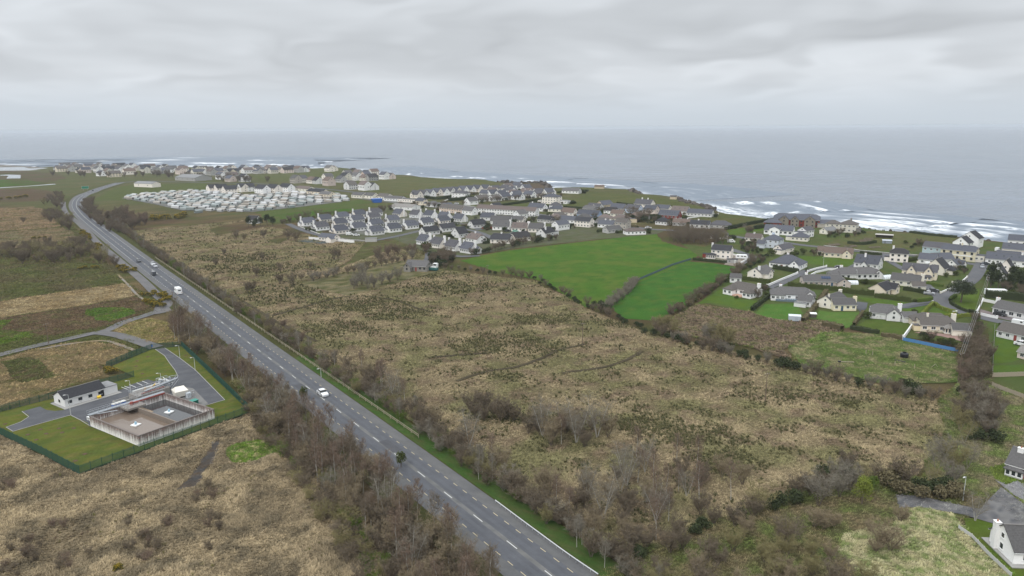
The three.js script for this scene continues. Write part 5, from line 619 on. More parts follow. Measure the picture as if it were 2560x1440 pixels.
house('i', 770, 610, -22, 'white bungalow with a hipped grey roof, front gable and side garage', { w: 10.5, d: 8, h: 2.7, r: 2.7, hip: 0.6, wall: 'w', roof: 'g', nf: 3, ns: 1, door: 1, ch: [[1, -0.1, 1.5, 0.9, 0.7]], detail: 2 }, [wing(3.2, 5, 1.8, 2.7, 2.2), { x: 8.6, z: 0.3, w: 5.6, d: 4.4, h: 2.5, r: 1.5, nf: 0, ns: 1, turn: 0.36, prefix: 'garage_' }]);
house('i', 850, 290, 41, 'cream bungalow with a long blank gable and dark roof beside the thick hedge', { w: 11.5, d: 8, h: 2.7, r: 2.6, wall: 'c', roof: 'k', nf: 2, ns: 0, door: 1, detail: 2 }, [wing(3.6, 4.6, 1.6, 2.7, 2.2)]);
house('g', 1030, 1105, -36, 'pale bungalow with a tall end chimney on the corner plot', { w: 13, d: 8, h: 2.7, r: 2.7, wall: 'c', roof: 'g', nf: 4, ns: 1, ch: [[1, 0, 1.6, 1, 0.8]], detail: 2 });
house('g', 1215, 1165, -10, 'small pale garage with a grey roof beside the corner bungalow', { w: 6, d: 4.5, h: 2.4, r: 1.6, wall: 'c', roof: 'g', nf: 1, ns: 1 }, [], null, 'garage', 'garage');
house('i', 1450, 775, -14, 'large cream bungalow with conservatory and tall chimney beside the blue fence', { w: 12, d: 8, h: 2.8, r: 2.7, hip: 0.5, wall: 'c', roof: 'g', nf: 4, ns: 1, ch: [[-0.5, 0.1, 0.7, 0.7, 0.9], [1, -0.2, 1.6, 1, 0.9]], detail: 2, ww: 1.6 }, [{ x: 0, z: -9.5, w: 14, d: 7, h: 2.8, r: 2.4, hip: 1, prefix: 'rear_' }, { x: 3.4, z: 0.9, w: 3.0, d: 2.6, h: 2.4, r: 1.1, hip: 1, nf: 3, ns: 2, ww: 0.9, wh: 1.7, roof: 'l', prefix: 'conservatory_' }, { x: -6.6, z: -1.8, w: 3, d: 3, h: 2.1, r: 0, wall: 'y', prefix: 'store_' }]);
house('i', 1765, 828, -14, 'cream garage with a dark door beside the large cream bungalow', { w: 6.6, d: 5.2, h: 2.6, r: 1.8, wall: 'c', roof: 'g', nf: 0, ns: 1, detail: 2 }, [{ name: 'garage_door', geo: box(0.12, 2, 1.6, -3.32, 1, -2.4), mat: FRAMED }], null, 'garage', 'garage');
house('i', 2390, 585, -62, 'long white bungalow with patio doors and a black car outside', { w: 15, d: 8, h: 2.8, r: 2.6, wall: 'w', roof: 'g', nf: 5, ns: 1, ww: 1.9, wh: 1.5, ch: [[-1, 0, 1.4, 0.9, 0.9]], detail: 2 });
house('i', 2440, 885, -60, 'white bungalow with grey roof beside the grass lane', { w: 13, d: 8, h: 2.7, r: 2.6, wall: 'w', roof: 'g', nf: 4, ns: 1, door: 2, detail: 2 });
house('i', 2590, 1130, -60, 'small pink garden house behind the wooden fence', { w: 6, d: 5, h: 2.4, r: 1.6, wall: 'k', roof: 'l', nf: 2, ns: 1 }, [], null, 'garden_house', 'shed');
house('g', 1210, 1012, -33, 'cream guest house with two gabled bays and arched middle window', { w: 16, d: 9, h: 4.2, r: 3, wall: 'c', roof: 's', nf: 4, rows: 1, ns: 1, door: 2, ch: [[-0.2, -0.4, 0.9, 0.7, 0.9], [0.55, 0, 0.9, 0.7, 0.9]], detail: 2 }, [{ x: -3.6, z: -0.2, w: 5, d: 4.2, h: 4, r: 3, turn: -Math.PI / 2, ns: 1, prefix: 'bay_' }, { x: 4.2, z: -0.2, w: 5, d: 4.2, h: 4, r: 3, turn: -Math.PI / 2, ns: 1, prefix: 'bay_' }, { x: -3.6, z: 2.7, w: 3.2, d: 1.2, h: 2.2, r: 0.6, hip: 1, nf: 2, prefix: 'window_bay_' }, { x: 4.2, z: 2.7, w: 3.2, d: 1.2, h: 2.2, r: 0.6, hip: 1, nf: 2, prefix: 'window_bay_' }]);
house('g', 530, 885, -42, 'white house with slate roof, skylights and a small gabled porch', { w: 12.5, d: 9, h: 3.2, r: 4, wall: 'w', roof: 's', nf: 4, ns: 2, sky: 3, ch: [[-0.25, 0.25, 0.9, 0.7, 1]], detail: 2 }, [wing(-0.6, 3.2, 1.6, 2.5, 1.7)]);
house('g', 950, 800, -30, 'white two storey house with black hipped roof and tall chimney', { w: 9.6, d: 8, h: 5.2, r: 2.4, hip: 0.7, wall: 'w', roof: 'k', nf: 3, rows: 2, ns: 1, dark: 1, ch: [[-0.7, -0.2, 1, 0.8, 1.2]], detail: 2 }, [{ x: -6, z: -3.5, w: 3, d: 4, h: 2.4, r: 0, prefix: 'side_' }]);
house('g', 1310, 832, -40, 'grey and white house with front gable behind the guest house', { w: 9, d: 8, h: 3.2, r: 2.8, wall: 'w', roof: 's', nf: 2, ns: 1 }, [{ x: 5, z: -9, w: 12, d: 8, h: 3.4, r: 2.8, turn: 0.8, roof: 's', prefix: 'rear_' }]);
house('g', 1570, 955, 42, 'tall grey gabled house with a steep dark roof and a front bay', { w: 9, d: 9.5, h: 3.6, r: 4.6, wall: 'c', roof: 'k', nf: 2, ns: 1 }, [{ x: 2.4, z: 0.9, w: 5, d: 4, h: 2.6, r: 1.9, hip: 1, nf: 3, prefix: 'bay_' }]);
house('g', 1740, 885, 30, 'small white cottage with twin gables beside the main street', { w: 7, d: 6, h: 2.8, r: 2.2, wall: 'w', roof: 's', nf: 2, ns: 1 }, [wing(1.6, 3.4, 1.4, 2.8, 1.8)]);
{ const g = house('g', 1700, 775, -44, 'cream public house with tall windows and a long slate roof', { w: 18, d: 9, h: 6, r: 2.6, hip: 0.4, wall: 'y', roof: 's', nf: 5, rows: 2, ns: 1, wh: 1.5, ch: [[0.1, 0, 0.9, 0.7, 0.9]], detail: 2, dark: 1 }, [{ x: 11, z: -3.5, w: 5, d: 6, h: 4, r: 0, wall: 'c', nf: 2, prefix: 'side_' }], null, 'public_house', 'pub');
  mesh('shopfront_band', box(11, 0.5, 0.16, 1.6, 3.15, 0.05), FRAME, g); mesh('shop_sign', box(3.0, 0.6, 0.12, -0.4, 5.5, 0.08), M([0.5, 0.42, 0.25], 0.8), g); }
house('g', 1400, 735, -44, 'pale teal and white two storey building adjoining the cream public house', { w: 13, d: 9, h: 6, r: 2.6, hip: 0, wall: 't', roof: 's', nf: 4, rows: 2, ns: 1, detail: 2 }, [], null, 'building', 'building');
house('g', 1870, 640, 40, 'white gabled house with dark roof beside the sea end of the street', { w: 9, d: 9, h: 4.6, r: 3.6, wall: 'w', roof: 'k', nf: 2, rows: 2, ns: 1 });
house('g', 2000, 608, 40, 'tall plain white house with dark gabled roof nearest the surf', { w: 9, d: 11, h: 6, r: 4, wall: 'w', roof: 'k', nf: 1, ns: 1 });
house('g', 2380, 850, -38, 'long low building with blue grey slate roof and skylights beside the street', { w: 24, d: 10, h: 3.4, r: 3.2, wall: 'w', roof: 's', nf: 5, ns: 1, sky: 5, door: 2, ch: [[0.4, 0.1, 1, 0.8, 1]] }, [{ x: 4, z: -13, w: 24, d: 9, h: 3.6, r: 3, prefix: 'rear_' }], null, 'building', 'building');
house('g', 2470, 720, -38, 'white seafront building with dark roof at the end of the street', { w: 16, d: 9, h: 4, r: 3, wall: 'w', roof: 's', nf: 4, ns: 1, sky: 2 }, [], null, 'building', 'building');
house('g', 2510, 600, -36, 'white house with grey roof at the slipway', { w: 14, d: 9, h: 4, r: 3, wall: 'w', roof: 's', nf: 4, ns: 1 });
house('g', 2330, 1035, 48, 'white steep roofed house standing among the conifers', { w: 8, d: 8, h: 3, r: 5.6, wall: 'w', roof: 'k', nf: 2, ns: 1, sky: 2 });
house('g', 2440, 970, 48, 'second white steep roofed house deeper among the conifers', { w: 8, d: 8, h: 3, r: 5.4, wall: 'w', roof: 'k', nf: 2, ns: 1, sky: 2 });
house('f', 2330, 845, -25, 'brown roofed stone bungalow with a front gable above the striped lawn', { w: 16, d: 8, h: 2.8, r: 3, hip: 0.3, wall: 'c', roof: 'b', nf: 5, ns: 1 }, [wing(4.6, 5, 2, 2.8, 2.4), { x: -7.5, z: -9, w: 9, d: 7, h: 2.7, r: 2.4, roof: 'b', prefix: 'rear_' }]);
house('f', 825, 855, -30, 'white two storey house with black slate roof and glass porch beside the pasture', { w: 11.5, d: 7, h: 5.2, r: 2.6, wall: 'w', roof: 'k', nf: 4, rows: 2, ns: 1, dark: 0, ch: [[-1, 0, 1, 0.8, 0.9]], detail: 2 }, [{ x: -5.2, z: 1.8, w: 5, d: 4.2, h: 2.5, r: 0.8, hip: 1, nf: 4, ns: 3, ww: 1.0, wh: 1.7, prefix: 'porch_' }, { x: -9, z: -1.2, w: 3.5, d: 3.5, h: 2.2, r: 0, wall: 'r', prefix: 'store_' }]);
house('f', 975, 915, -15, 'low dark clad shed in the yard of the white two storey house', { w: 6.2, d: 3, h: 2.2, r: 0, wall: 'g', roof: 'k', nf: 1, door: 1 }, [], null, 'shed', 'shed');
house('f', 1460, 720, -40, 'pale blue two storey house with hipped slate roof', { w: 10, d: 10, h: 5.6, r: 3, hip: 1, wall: 'p', roof: 's', nf: 3, rows: 2, ns: 2, ch: [[-0.05, 0, 1.6, 0.8, 1]], detail: 2 }, [{ x: -5, z: 2, w: 5, d: 4, h: 3, r: 2, ns: 1, prefix: 'wing_' }]);
house('f', 1235, 640, -35, 'white cottage with dark roof and white chimney behind the pale blue house', { w: 11, d: 6.5, h: 2.8, r: 2.6, wall: 'w', roof: 'b', nf: 4, ns: 1, ch: [[0, 0, 0.9, 0.7, 0.9]] });
house('f', 1690, 780, 38, 'white gabled cottage with a long grey roof beside the evergreens', { w: 13, d: 6.5, h: 2.8, r: 2.4, wall: 'w', roof: 's', nf: 2, ns: 1 }, [{ x: -7.5, z: -1.2, w: 5, d: 5, h: 2.6, r: 0, prefix: 'side_' }]);
house('f', 1830, 632, -30, 'cream bungalow with a grey hipped roof at the road corner', { w: 11, d: 9, h: 2.9, r: 2.6, hip: 1, wall: 'c', roof: 's', nf: 4, ns: 2 }, [{ x: -7, z: -3.5, w: 4, d: 5, h: 2.5, r: 0, wall: 'c', prefix: 'side_' }]);
house('f', 1560, 550, -30, 'white modern house with large dark windows and sweeping slate roof', { w: 20, d: 10, h: 3.2, r: 3.4, wall: 'w', roof: 's', nf: 6, ns: 1, dark: 1, ww: 1.8 }, [{ x: -2, z: 0.2, w: 8, d: 7, h: 4.6, r: 1.6, turn: -Math.PI / 2, ns: 2, dark: 1, prefix: 'wing_' }]);
house('f', 1970, 580, 38, 'white two storey house with slate roof and flat extension behind the cream bungalow', { w: 10, d: 7, h: 5, r: 2.2, wall: 'w', roof: 's', nf: 3, rows: 2, ns: 1 }, [{ x: -8, z: -3, w: 7, d: 6, h: 4.4, r: 0, nf: 2, prefix: 'side_' }]);
{ // the long red and stone building by the shore
  const g = house('f', 1790, 445, -24, 'large red and grey stone apartment building with three gables above the surf', { w: 34, d: 13, h: 5.6, r: 3.8, hip: 0.5, wall: 'r', roof: 's', nf: 9, rows: 2, ns: 2, dark: 1 }, [{ x: -9, z: -1.5, w: 7, d: 7, h: 5.8, r: 2.8, turn: -Math.PI / 2, wall: 's', ns: 1, rows: 2, dark: 1, prefix: 'gable_' }, { x: -1, z: -1.8, w: 7, d: 6, h: 5.7, r: 2.6, turn: -Math.PI / 2, wall: 's', ns: 2, rows: 2, dark: 1, prefix: 'gable_' }, { x: 10, z: -1.3, w: 8, d: 8, h: 5.9, r: 2.9, turn: -Math.PI / 2, wall: 's', ns: 2, rows: 2, dark: 1, prefix: 'gable_' }, { x: -17, z: 4, w: 13, d: 9, h: 3.4, r: 2.6, hip: 1, wall: 'r', nf: 3, ns: 2, dark: 1, prefix: 'wing_' }], null, 'apartment_building', 'building'); }
house('f', 2440, 522, -35, 'cream two storey period house with hipped roof and bay windows near the shore', { w: 12, d: 11, h: 6.2, r: 2.6, hip: 1, wall: 'c', roof: 'g', nf: 4, rows: 2, ns: 2, ch: [[0.2, -0.2, 1.2, 0.8, 1.2, 's']] }, [{ x: -11, z: -7, w: 10, d: 8, h: 5.6, r: 2.2, hip: 1, wall: 'c', roof: 'g', nf: 3, rows: 2, prefix: 'rear_' }, { x: 7.4, z: -3, w: 3, d: 4, h: 3.2, r: 0, wall: 's', prefix: 'porch_' }]);
house('f', 2250, 535, 35, 'low cream outbuilding with pale roof beside the period house', { w: 13, d: 6, h: 2.6, r: 2, wall: 'c', roof: 'l', nf: 3, ns: 1 }, [], null, 'outbuilding', 'building');
house('f', 2170, 462, -20, 'grey roofed barn behind the cream period house', { w: 12, d: 9, h: 3.4, r: 2.4, wall: 'g', roof: 's', nf: 1, ns: 0 }, [], null, 'barn', 'building');
// bottom right corner
house('k', 2800, 1160, -4, 'white bungalow with a tall gable chimney on the mossy lawn', { w: 13, d: 7.6, h: 2.8, r: 3.0, wall: 'w', roof: 'g', nf: 3, ns: 1, ch: [[-1, -0.45, 0.9, 1.1, -0.3]], detail: 2 }, [{ name: 'path_slab', geo: box(14.6, 0.16, 10, 0, 0.18, -3.8), mat: CONC }]);
house('k', 2690, 405, -50, 'white bungalow with bay window and tall chimney above the lane', { w: 13, d: 8.5, h: 2.7, r: 2.6, wall: 'w', roof: 'g', nf: 4, ns: 0, door: 1, ch: [[-0.75, 0.2, 1.2, 0.8, 0.5]], detail: 2 }, [{ x: -4.6, z: 0.4, w: 3.4, d: 1.2, h: 1.9, r: 0.3, hip: 1, nf: 3, ww: 0.9, prefix: 'bay_' }]);
// --- houses along the coastal street
const COASTAL = [
  ['e', 600, 560, -36, 'white house with brown roof beside the street corner', { w: 13, d: 8.5, h: 3, r: 3.6, roof: 'b', nf: 3, ns: 1 }], ['e', 455, 512, -20, 'low grey roofed bungalow behind the white villa lawn', { w: 15, d: 9, h: 2.8, r: 2.6, hip: 1, roof: 's', nf: 4, ns: 1, wall: 'c' }],
  ['e', 190, 498, -40, 'white dormered house with two slate roofs below the tall villa', { w: 18, d: 9, h: 3.2, r: 3.8, roof: 's', nf: 5, ns: 1, ch: [[-0.7, 0, 0.9, 0.7, 1]] }], ['e', 45, 595, 42, 'white gable end house at the corner of the terrace street', { w: 10, d: 8, h: 4.2, r: 3, roof: 'g', nf: 2, ns: 1 }],
  ['e', 860, 600, -30, 'blue house with slate roof and dormer windows', { w: 20, d: 9, h: 3.8, r: 3.4, wall: 'b', roof: 's', nf: 6, ns: 1 }], ['e', 930, 492, -40, 'white house with slate roof and white gable above the blue house', { w: 14, d: 9, h: 3, r: 3.4, roof: 's', nf: 3, ns: 1, sky: 2 }],
  ['e', 1130, 468, 40, 'cream gabled house with slate roof behind the white gables', { w: 15, d: 10, h: 4, r: 3.4, wall: 'o', roof: 's', nf: 2, ns: 1 }], ['e', 1230, 515, -42, 'grey rendered house with slate roof and white trimmed gable', { w: 15, d: 9, h: 4, r: 3.6, wall: 'g', roof: 's', nf: 3, ns: 1 }],
  ['e', 1425, 528, -42, 'pale blue gabled house with slate roof in the coastal row', { w: 14, d: 9, h: 4, r: 3.6, wall: 'p', roof: 's', nf: 3, ns: 1 }], ['e', 1230, 575, -36, 'cream bungalow with olive roof before the pale blue gables', { w: 12, d: 8, h: 2.8, r: 3, wall: 'c', roof: 'b', nf: 3, ns: 1 }],
  ['e', 1560, 475, -40, 'tall white house with two chimneys and slate roof above the coastal row', { w: 18, d: 10, h: 5, r: 4, roof: 's', nf: 4, ns: 1, rows: 2, ch: [[-0.3, 0, 1, 0.8, 1.4], [0.4, 0, 1, 0.8, 1.4]] }], ['e', 1650, 535, -40, 'brown brick gabled house with slate roof in the coastal row', { w: 12, d: 9, h: 4, r: 3.4, wall: 'k', roof: 's', nf: 3, ns: 1 }],
  ['e', 1810, 508, -40, 'white bungalow with slate roof behind the red house', { w: 14, d: 8, h: 3, r: 3, roof: 's', nf: 4, ns: 1 }], ['e', 2030, 545, -38, 'white house with brown dormers and white gable beside the red house', { w: 16, d: 9, h: 3.4, r: 3.6, roof: 'b', nf: 4, ns: 1, sky: 3 }],
  ['e', 2290, 572, -30, 'long white bungalow with slate roof next to the cliff path', { w: 22, d: 9, h: 2.9, r: 3.2, roof: 's', nf: 7, ns: 1 }], ['e', 1890, 602, -34, 'red gabled house with dark skylit roof and white trim', { w: 18, d: 9, h: 3.4, r: 3.8, wall: 'r', roof: 's', nf: 5, ns: 1, sky: 6 }],
  ['e', 1070, 630, -25, 'cream bungalow with brown hipped roof below the blue house', { w: 12, d: 9, h: 2.8, r: 2.6, hip: 1, wall: 'o', roof: 'b', nf: 3, ns: 1 }], ['e', 1275, 642, -28, 'bungalow with wide brown roof beside the cream bungalow', { w: 15, d: 9, h: 2.8, r: 2.8, hip: 1, wall: 'c', roof: 'b', nf: 4, ns: 1 }],
  ['e', 1445, 650, 10, 'blank stone garden building among the evergreens', { w: 7, d: 5, h: 3, r: 0, wall: 'o', roof: 'g' }], ['e', 790, 705, -35, 'white two storey house with black roof and plain gable in the estate', { w: 14, d: 8, h: 4.8, r: 2.8, roof: 'k', nf: 5, rows: 2, ns: 1 }],
  ['e', 590, 655, -28, 'bungalow with pale slate roof beside the black roofed house', { w: 14, d: 9, h: 2.8, r: 2.8, roof: 's', nf: 4, ns: 1, ch: [[0.6, 0, 0.9, 0.7, 0.9]] }], ['e', 1090, 715, -28, 'white bungalow with slate roof and two chimneys', { w: 13, d: 8, h: 2.8, r: 2.8, roof: 's', nf: 4, ns: 1, ch: [[-0.2, 0, 0.8, 0.7, 1], [0.4, 0, 0.8, 0.7, 1]] }],
  ['e', 1285, 728, -36, 'grey two storey house with grey roof beside the street bend', { w: 10, d: 8, h: 5, r: 2.8, wall: 'g', roof: 'g', nf: 3, rows: 2, ns: 1 }], ['e', 1215, 780, 30, 'grey bungalow with dark roof below the grey two storey house', { w: 13, d: 7, h: 2.7, r: 2.2, wall: 'g', roof: 'g', nf: 4, ns: 1 }],
  ['e', 1490, 805, 12, 'low white flat bungalow with brown roof at the top of the pasture', { w: 15, d: 8, h: 2.7, r: 1.8, hip: 1, roof: 'b', nf: 5, ns: 1 }], ['e', 2060, 692, -26, 'bungalow with brown roof and white chimney behind the tree clump', { w: 14, d: 8, h: 2.7, r: 2.6, wall: 'g', roof: 'b', nf: 4, ns: 1, ch: [[0.6, 0, 0.8, 0.7, 0.9, 'w']] }],
  ['e', 2295, 722, -24, 'white house with black roof and white gable behind the tree clump', { w: 15, d: 8, h: 3, r: 2.8, roof: 'k', nf: 4, ns: 1, ch: [[-0.2, 0, 0.9, 0.7, 0.9]], dark: 1 }], ['e', 2560, 725, -20, 'grey bungalow with slate hipped roof beside the long dark hedge', { w: 16, d: 9, h: 2.8, r: 2.8, hip: 1, wall: 'g', roof: 's', nf: 4, ns: 1 }],
  ['f', 800, 600, -20, 'pale grey roofed bungalow hidden behind the pale bare tree', { w: 12, d: 9, h: 2.8, r: 3, hip: 1, wall: 'w', roof: 's', nf: 4, ns: 1 }], ['e', 640, 275, -30, 'white headland house with long roof beside the cliff', { w: 22, d: 9, h: 3.2, r: 3, roof: 'g', nf: 5, ns: 1, detail: 0 }],
  ['d', 2390, 488, -36, 'tall white villa with hipped slate roof and three rows of windows', { w: 17, d: 12, h: 7.4, r: 2.6, hip: 1, roof: 's', nf: 5, rows: 3, ns: 2 }], ['d', 2560, 485, -36, 'low white wing with flat roof beside the tall villa', { w: 16, d: 8, h: 3.2, r: 0, roof: 'l', nf: 5, ns: 1 }],
  ['d', 2275, 480, -36, 'small white pavilion beside the tall villa', { w: 9, d: 7, h: 3, r: 0, roof: 'l', nf: 3, ns: 1 }], ['d', 1010, 405, -30, 'white two storey villa with blue grey hipped roof by the main street', { w: 18, d: 11, h: 6, r: 2.6, hip: 1, roof: 's', nf: 4, rows: 2, ns: 1 }],
  ['d', 1250, 500, 44, 'white gable ended house beside the street car park', { w: 12, d: 9, h: 4, r: 3.4, roof: 'g', nf: 2, ns: 1 }], ['d', 1400, 450, 44, 'white gabled house with long grey roof behind the car park', { w: 16, d: 9, h: 3.6, r: 3.2, roof: 'g', nf: 3, ns: 1 }],
  ['d', 1610, 445, 44, 'white gabled house at the foot of the seaside estate', { w: 13, d: 9, h: 3.6, r: 3, roof: 'g', nf: 3, ns: 1 }], ['d', 1140, 655, -42, 'white house with tall white gable beside the parked camper van', { w: 13, d: 8, h: 4, r: 3.2, roof: 'g', nf: 3, ns: 1 }],
  ['d', 885, 625, -42, 'pale terrace of small houses with a long dark roof', { w: 30, d: 8, h: 4.4, r: 3, wall: 'k', roof: 'g', nf: 9, rows: 2, ns: 1 }], ['d', 1720, 655, -30, 'long terrace of white two storey houses with dark roofs', { w: 62, d: 8, h: 4.8, r: 3, roof: 'b', nf: 22, rows: 2, ns: 1 }],
  ['d', 620, 960, 42, 'white bungalow with black roof on the estate lane', { w: 13.5, d: 8, h: 2.9, r: 3.2, roof: 'k', nf: 4, ns: 1, ch: [[0, 0, 0.8, 0.7, 0.8]] }], ['d', 875, 910, 42, 'second white bungalow with black roof on the estate lane', { w: 13.5, d: 8, h: 2.9, r: 3.2, roof: 'k', nf: 4, ns: 1, ch: [[0.2, 0, 0.8, 0.7, 0.8]] }],
  ['d', 1095, 1000, 45, 'steep roofed gabled house set sideways in the estate', { w: 9, d: 9, h: 3, r: 4.4, roof: 'k', nf: 2, ns: 1, sky: 2 }], ['d', 1210, 1080, -48, 'white house with brown roof, chimney and four skylights', { w: 12.5, d: 8.5, h: 2.9, r: 3.4, hip: 0.35, roof: 'b', nf: 4, ns: 1, sky: 2, ch: [[-0.1, 0, 0.8, 0.8, 1]] }],
  ['d', 1645, 1092, -14, 'white house with black clipped roof and central chimney facing the pasture', { w: 14, d: 9, h: 2.9, r: 3.4, hip: 0.4, roof: 'k', nf: 4, ns: 1, sky: 3, ch: [[0, 0, 0.9, 0.8, 1]] }], ['d', 2000, 1058, 34, 'white house with black roof and central chimney beside the pasture hedge', { w: 13.5, d: 8.5, h: 2.9, r: 3.4, hip: 0.3, roof: 'k', nf: 4, ns: 1, sky: 2, ch: [[0, 0, 0.9, 0.8, 1]] }],
  ['d', 1345, 855, 36, 'white house with black skylit roof behind the red fence', { w: 13, d: 8.5, h: 2.9, r: 3.6, hip: 0.3, roof: 'k', nf: 4, ns: 1, sky: 4 }], ['d', 1655, 888, -10, 'white house with olive grey roof and end chimney on the green', { w: 13, d: 8.5, h: 2.9, r: 3.8, roof: 'g', nf: 4, ns: 1, sky: 2, ch: [[1, 0, 1.2, 0.9, 1]] }],
  ['d', 1930, 910, -18, 'white house with grey brown roof and end chimneys on the green', { w: 12, d: 8.5, h: 2.9, r: 3.6, roof: 'b', nf: 4, ns: 1, sky: 2, ch: [[1, 0, 1.2, 0.9, 1]] }], ['d', 2185, 922, -18, 'white house with grey roof and twin end chimneys beside the green', { w: 11.5, d: 8.5, h: 2.9, r: 3.6, roof: 'g', nf: 4, ns: 1, ch: [[1, 0, 1.2, 0.9, 1], [-1, 0, 1.2, 0.9, 1]] }],
  ['d', 2410, 985, 55, 'white gabled house with dark roof at the end of the pasture hedge', { w: 13, d: 8, h: 3, r: 3.4, roof: 'k', nf: 2, ns: 1, ch: [[-0.4, 0.4, 1, 0.8, 1]] }, [{ x: 9, z: -3, w: 6, d: 6, h: 2.6, r: 0, roof: 'k', prefix: 'side_' }]], ['d', 1440, 742, -20, 'white house with slate roof and chimney in the middle of the estate', { w: 12, d: 8.5, h: 2.9, r: 3.4, roof: 's', nf: 3, ns: 1, ch: [[-1, 0, 1, 0.8, 1], [1, 0, 1, 0.8, 1]] }],
  ['d', 1880, 775, -26, 'grey roofed bungalow behind the green', { w: 13, d: 8, h: 2.7, r: 2.4, roof: 'g', nf: 5, ns: 1 }], ['d', 1650, 800, -12, 'white house with wide grey roof behind the houses on the green', { w: 17, d: 8.5, h: 2.9, r: 3.6, roof: 'g', nf: 3, ns: 1 }],
  ['c', 1550, 640, -30, 'workshop with a red and white striped tin roof', { w: 26, d: 14, h: 3.2, r: 2, roof: 'l', nf: 3, ns: 1 }], ['c', 1625, 545, -32, 'long white shop with a row of square openings', { w: 26, d: 9, h: 3.4, r: 0, roof: 'g', nf: 8 }], ['c', 1440, 530, -30, 'white low building with grey roof on the main street', { w: 24, d: 9, h: 3.2, r: 2.2, roof: 'g', nf: 6, ns: 1 }],
];
const gardenRng = mulberry(5150);
function garden(c, x, y, yaw, o, where = 'coastal street') { // a hedge or wall behind and beside the house, shrubs at its corners
  const p = C(c, x, y), a = yaw * D2R, L = (lx, lz) => V(p.x + Math.cos(a) * lx + Math.sin(a) * lz, 0, p.z - Math.sin(a) * lx + Math.cos(a) * lz), w = o.w / 2 + 2 + gardenRng() * 2, d = o.d + 3 + gardenRng() * 2, m = [LEAF_DARK, LEAF_HEDGE, LEAF_BRAMBLE, LEAF_DARK][Math.floor(gardenRng() * 4)];
  const pts = gardenRng() < 0.5 ? [L(-w, -d), L(w, -d), L(w, -2)] : [L(w, -d), L(-w, -d), L(-w, 4)];
  if (gardenRng() < 0.8) hedgeAt(pts, 1.3, 1.4 + gardenRng() * 0.7, m, 'dark garden hedge behind a house of the ' + where, 15, 'hedges of the ' + where);
  for (let k = 0; k < 3; k++) plant(gardenRng() < 0.6 ? 'shrub' : 'scrub', L((gardenRng() < 0.5 ? -1 : 1) * (w + gardenRng() * 2), -d * gardenRng() + 2), { twig: gardenRng() < 0.6 ? LEAF_DARK : LEAF_BRAMBLE, bark: BARK_DARK, scale: 0.8 + gardenRng() * 0.9, label: 'garden bush beside a house of the ' + where, group: 'bushes of the ' + where });
}
for (const [c, x, y, yaw, label, o, ex] of COASTAL) { house(c, x, y, yaw, label, o, ex ?? [], undefined); if (o.w < 24 && c !== 'c') garden(c, x, y, yaw, o); }
// --- holiday cottages: two orientations of one kind
const COTTAGE = { w: 11, d: 8.2, h: 3.0, r: 3.7, hip: 0.42, roof: 's', nf: 4, ns: 1 };
for (const [x, y] of [[605, 802], [1040, 738], [555, 903], [1015, 810], [800, 950], [1255, 866], [1485, 925], [1905, 846], [2120, 820], [1705, 885]]) garden('c', x, y, 42, { w: 11, d: 8.2 }, 'holiday estate');
for (const [x, y, n] of [[385, 845, 0], [605, 802, 0], [825, 768, 1], [1040, 738, 0], [1250, 716, 1], [555, 903, 3], [795, 855, 3], [1015, 810, 2], [1225, 775, 3], [800, 950, 0], [1035, 912, 2], [1255, 866, 1], [1470, 812, 1], [1260, 962, 3], [1485, 925, 4], [1705, 885, 4], [1905, 846, 4], [2120, 820, 4]]) house('c', x, y, 42, 'white holiday cottage with clipped slate roof, its left gable turned to the pasture', { ...COTTAGE, sky: n, ch: [[-1, 0, 1.1, 0.8, 1.2]] }, [{ x: -5.6, z: -5.4, w: 3, d: 4, h: 2.5, r: 1.2, prefix: 'lean_to_' }], 'holiday cottages');
for (const [x, y] of [[1490, 728], [1705, 742], [1885, 748], [2070, 770], [2265, 795]]) house('c', x, y, -40, 'white holiday cottage with a chimney at each gable in the back row', { ...COTTAGE, hip: 0, w: 10.5, sky: 2, ch: [[-1, 0, 1.1, 0.8, 1.2], [1, 0, 1.1, 0.8, 1.2]] }, [], 'back row holiday cottages');
for (const [x, y] of [[440, 1112], [655, 1160], [885, 1202], [1112, 1240]]) house('d', x, y, -43, 'white cottage with large end chimney in the row of four by the lane', { ...COTTAGE, hip: 0, w: 9.6, d: 8, nf: 5, sky: 2, ch: [[1, 0, 1.7, 1, 1.5], [-1, 0, 1.1, 0.8, 1]] }, [{ x: 6.4, z: -5, w: 3.6, d: 4, h: 2.8, r: 1.6, prefix: 'link_' }], 'row of four cottages');
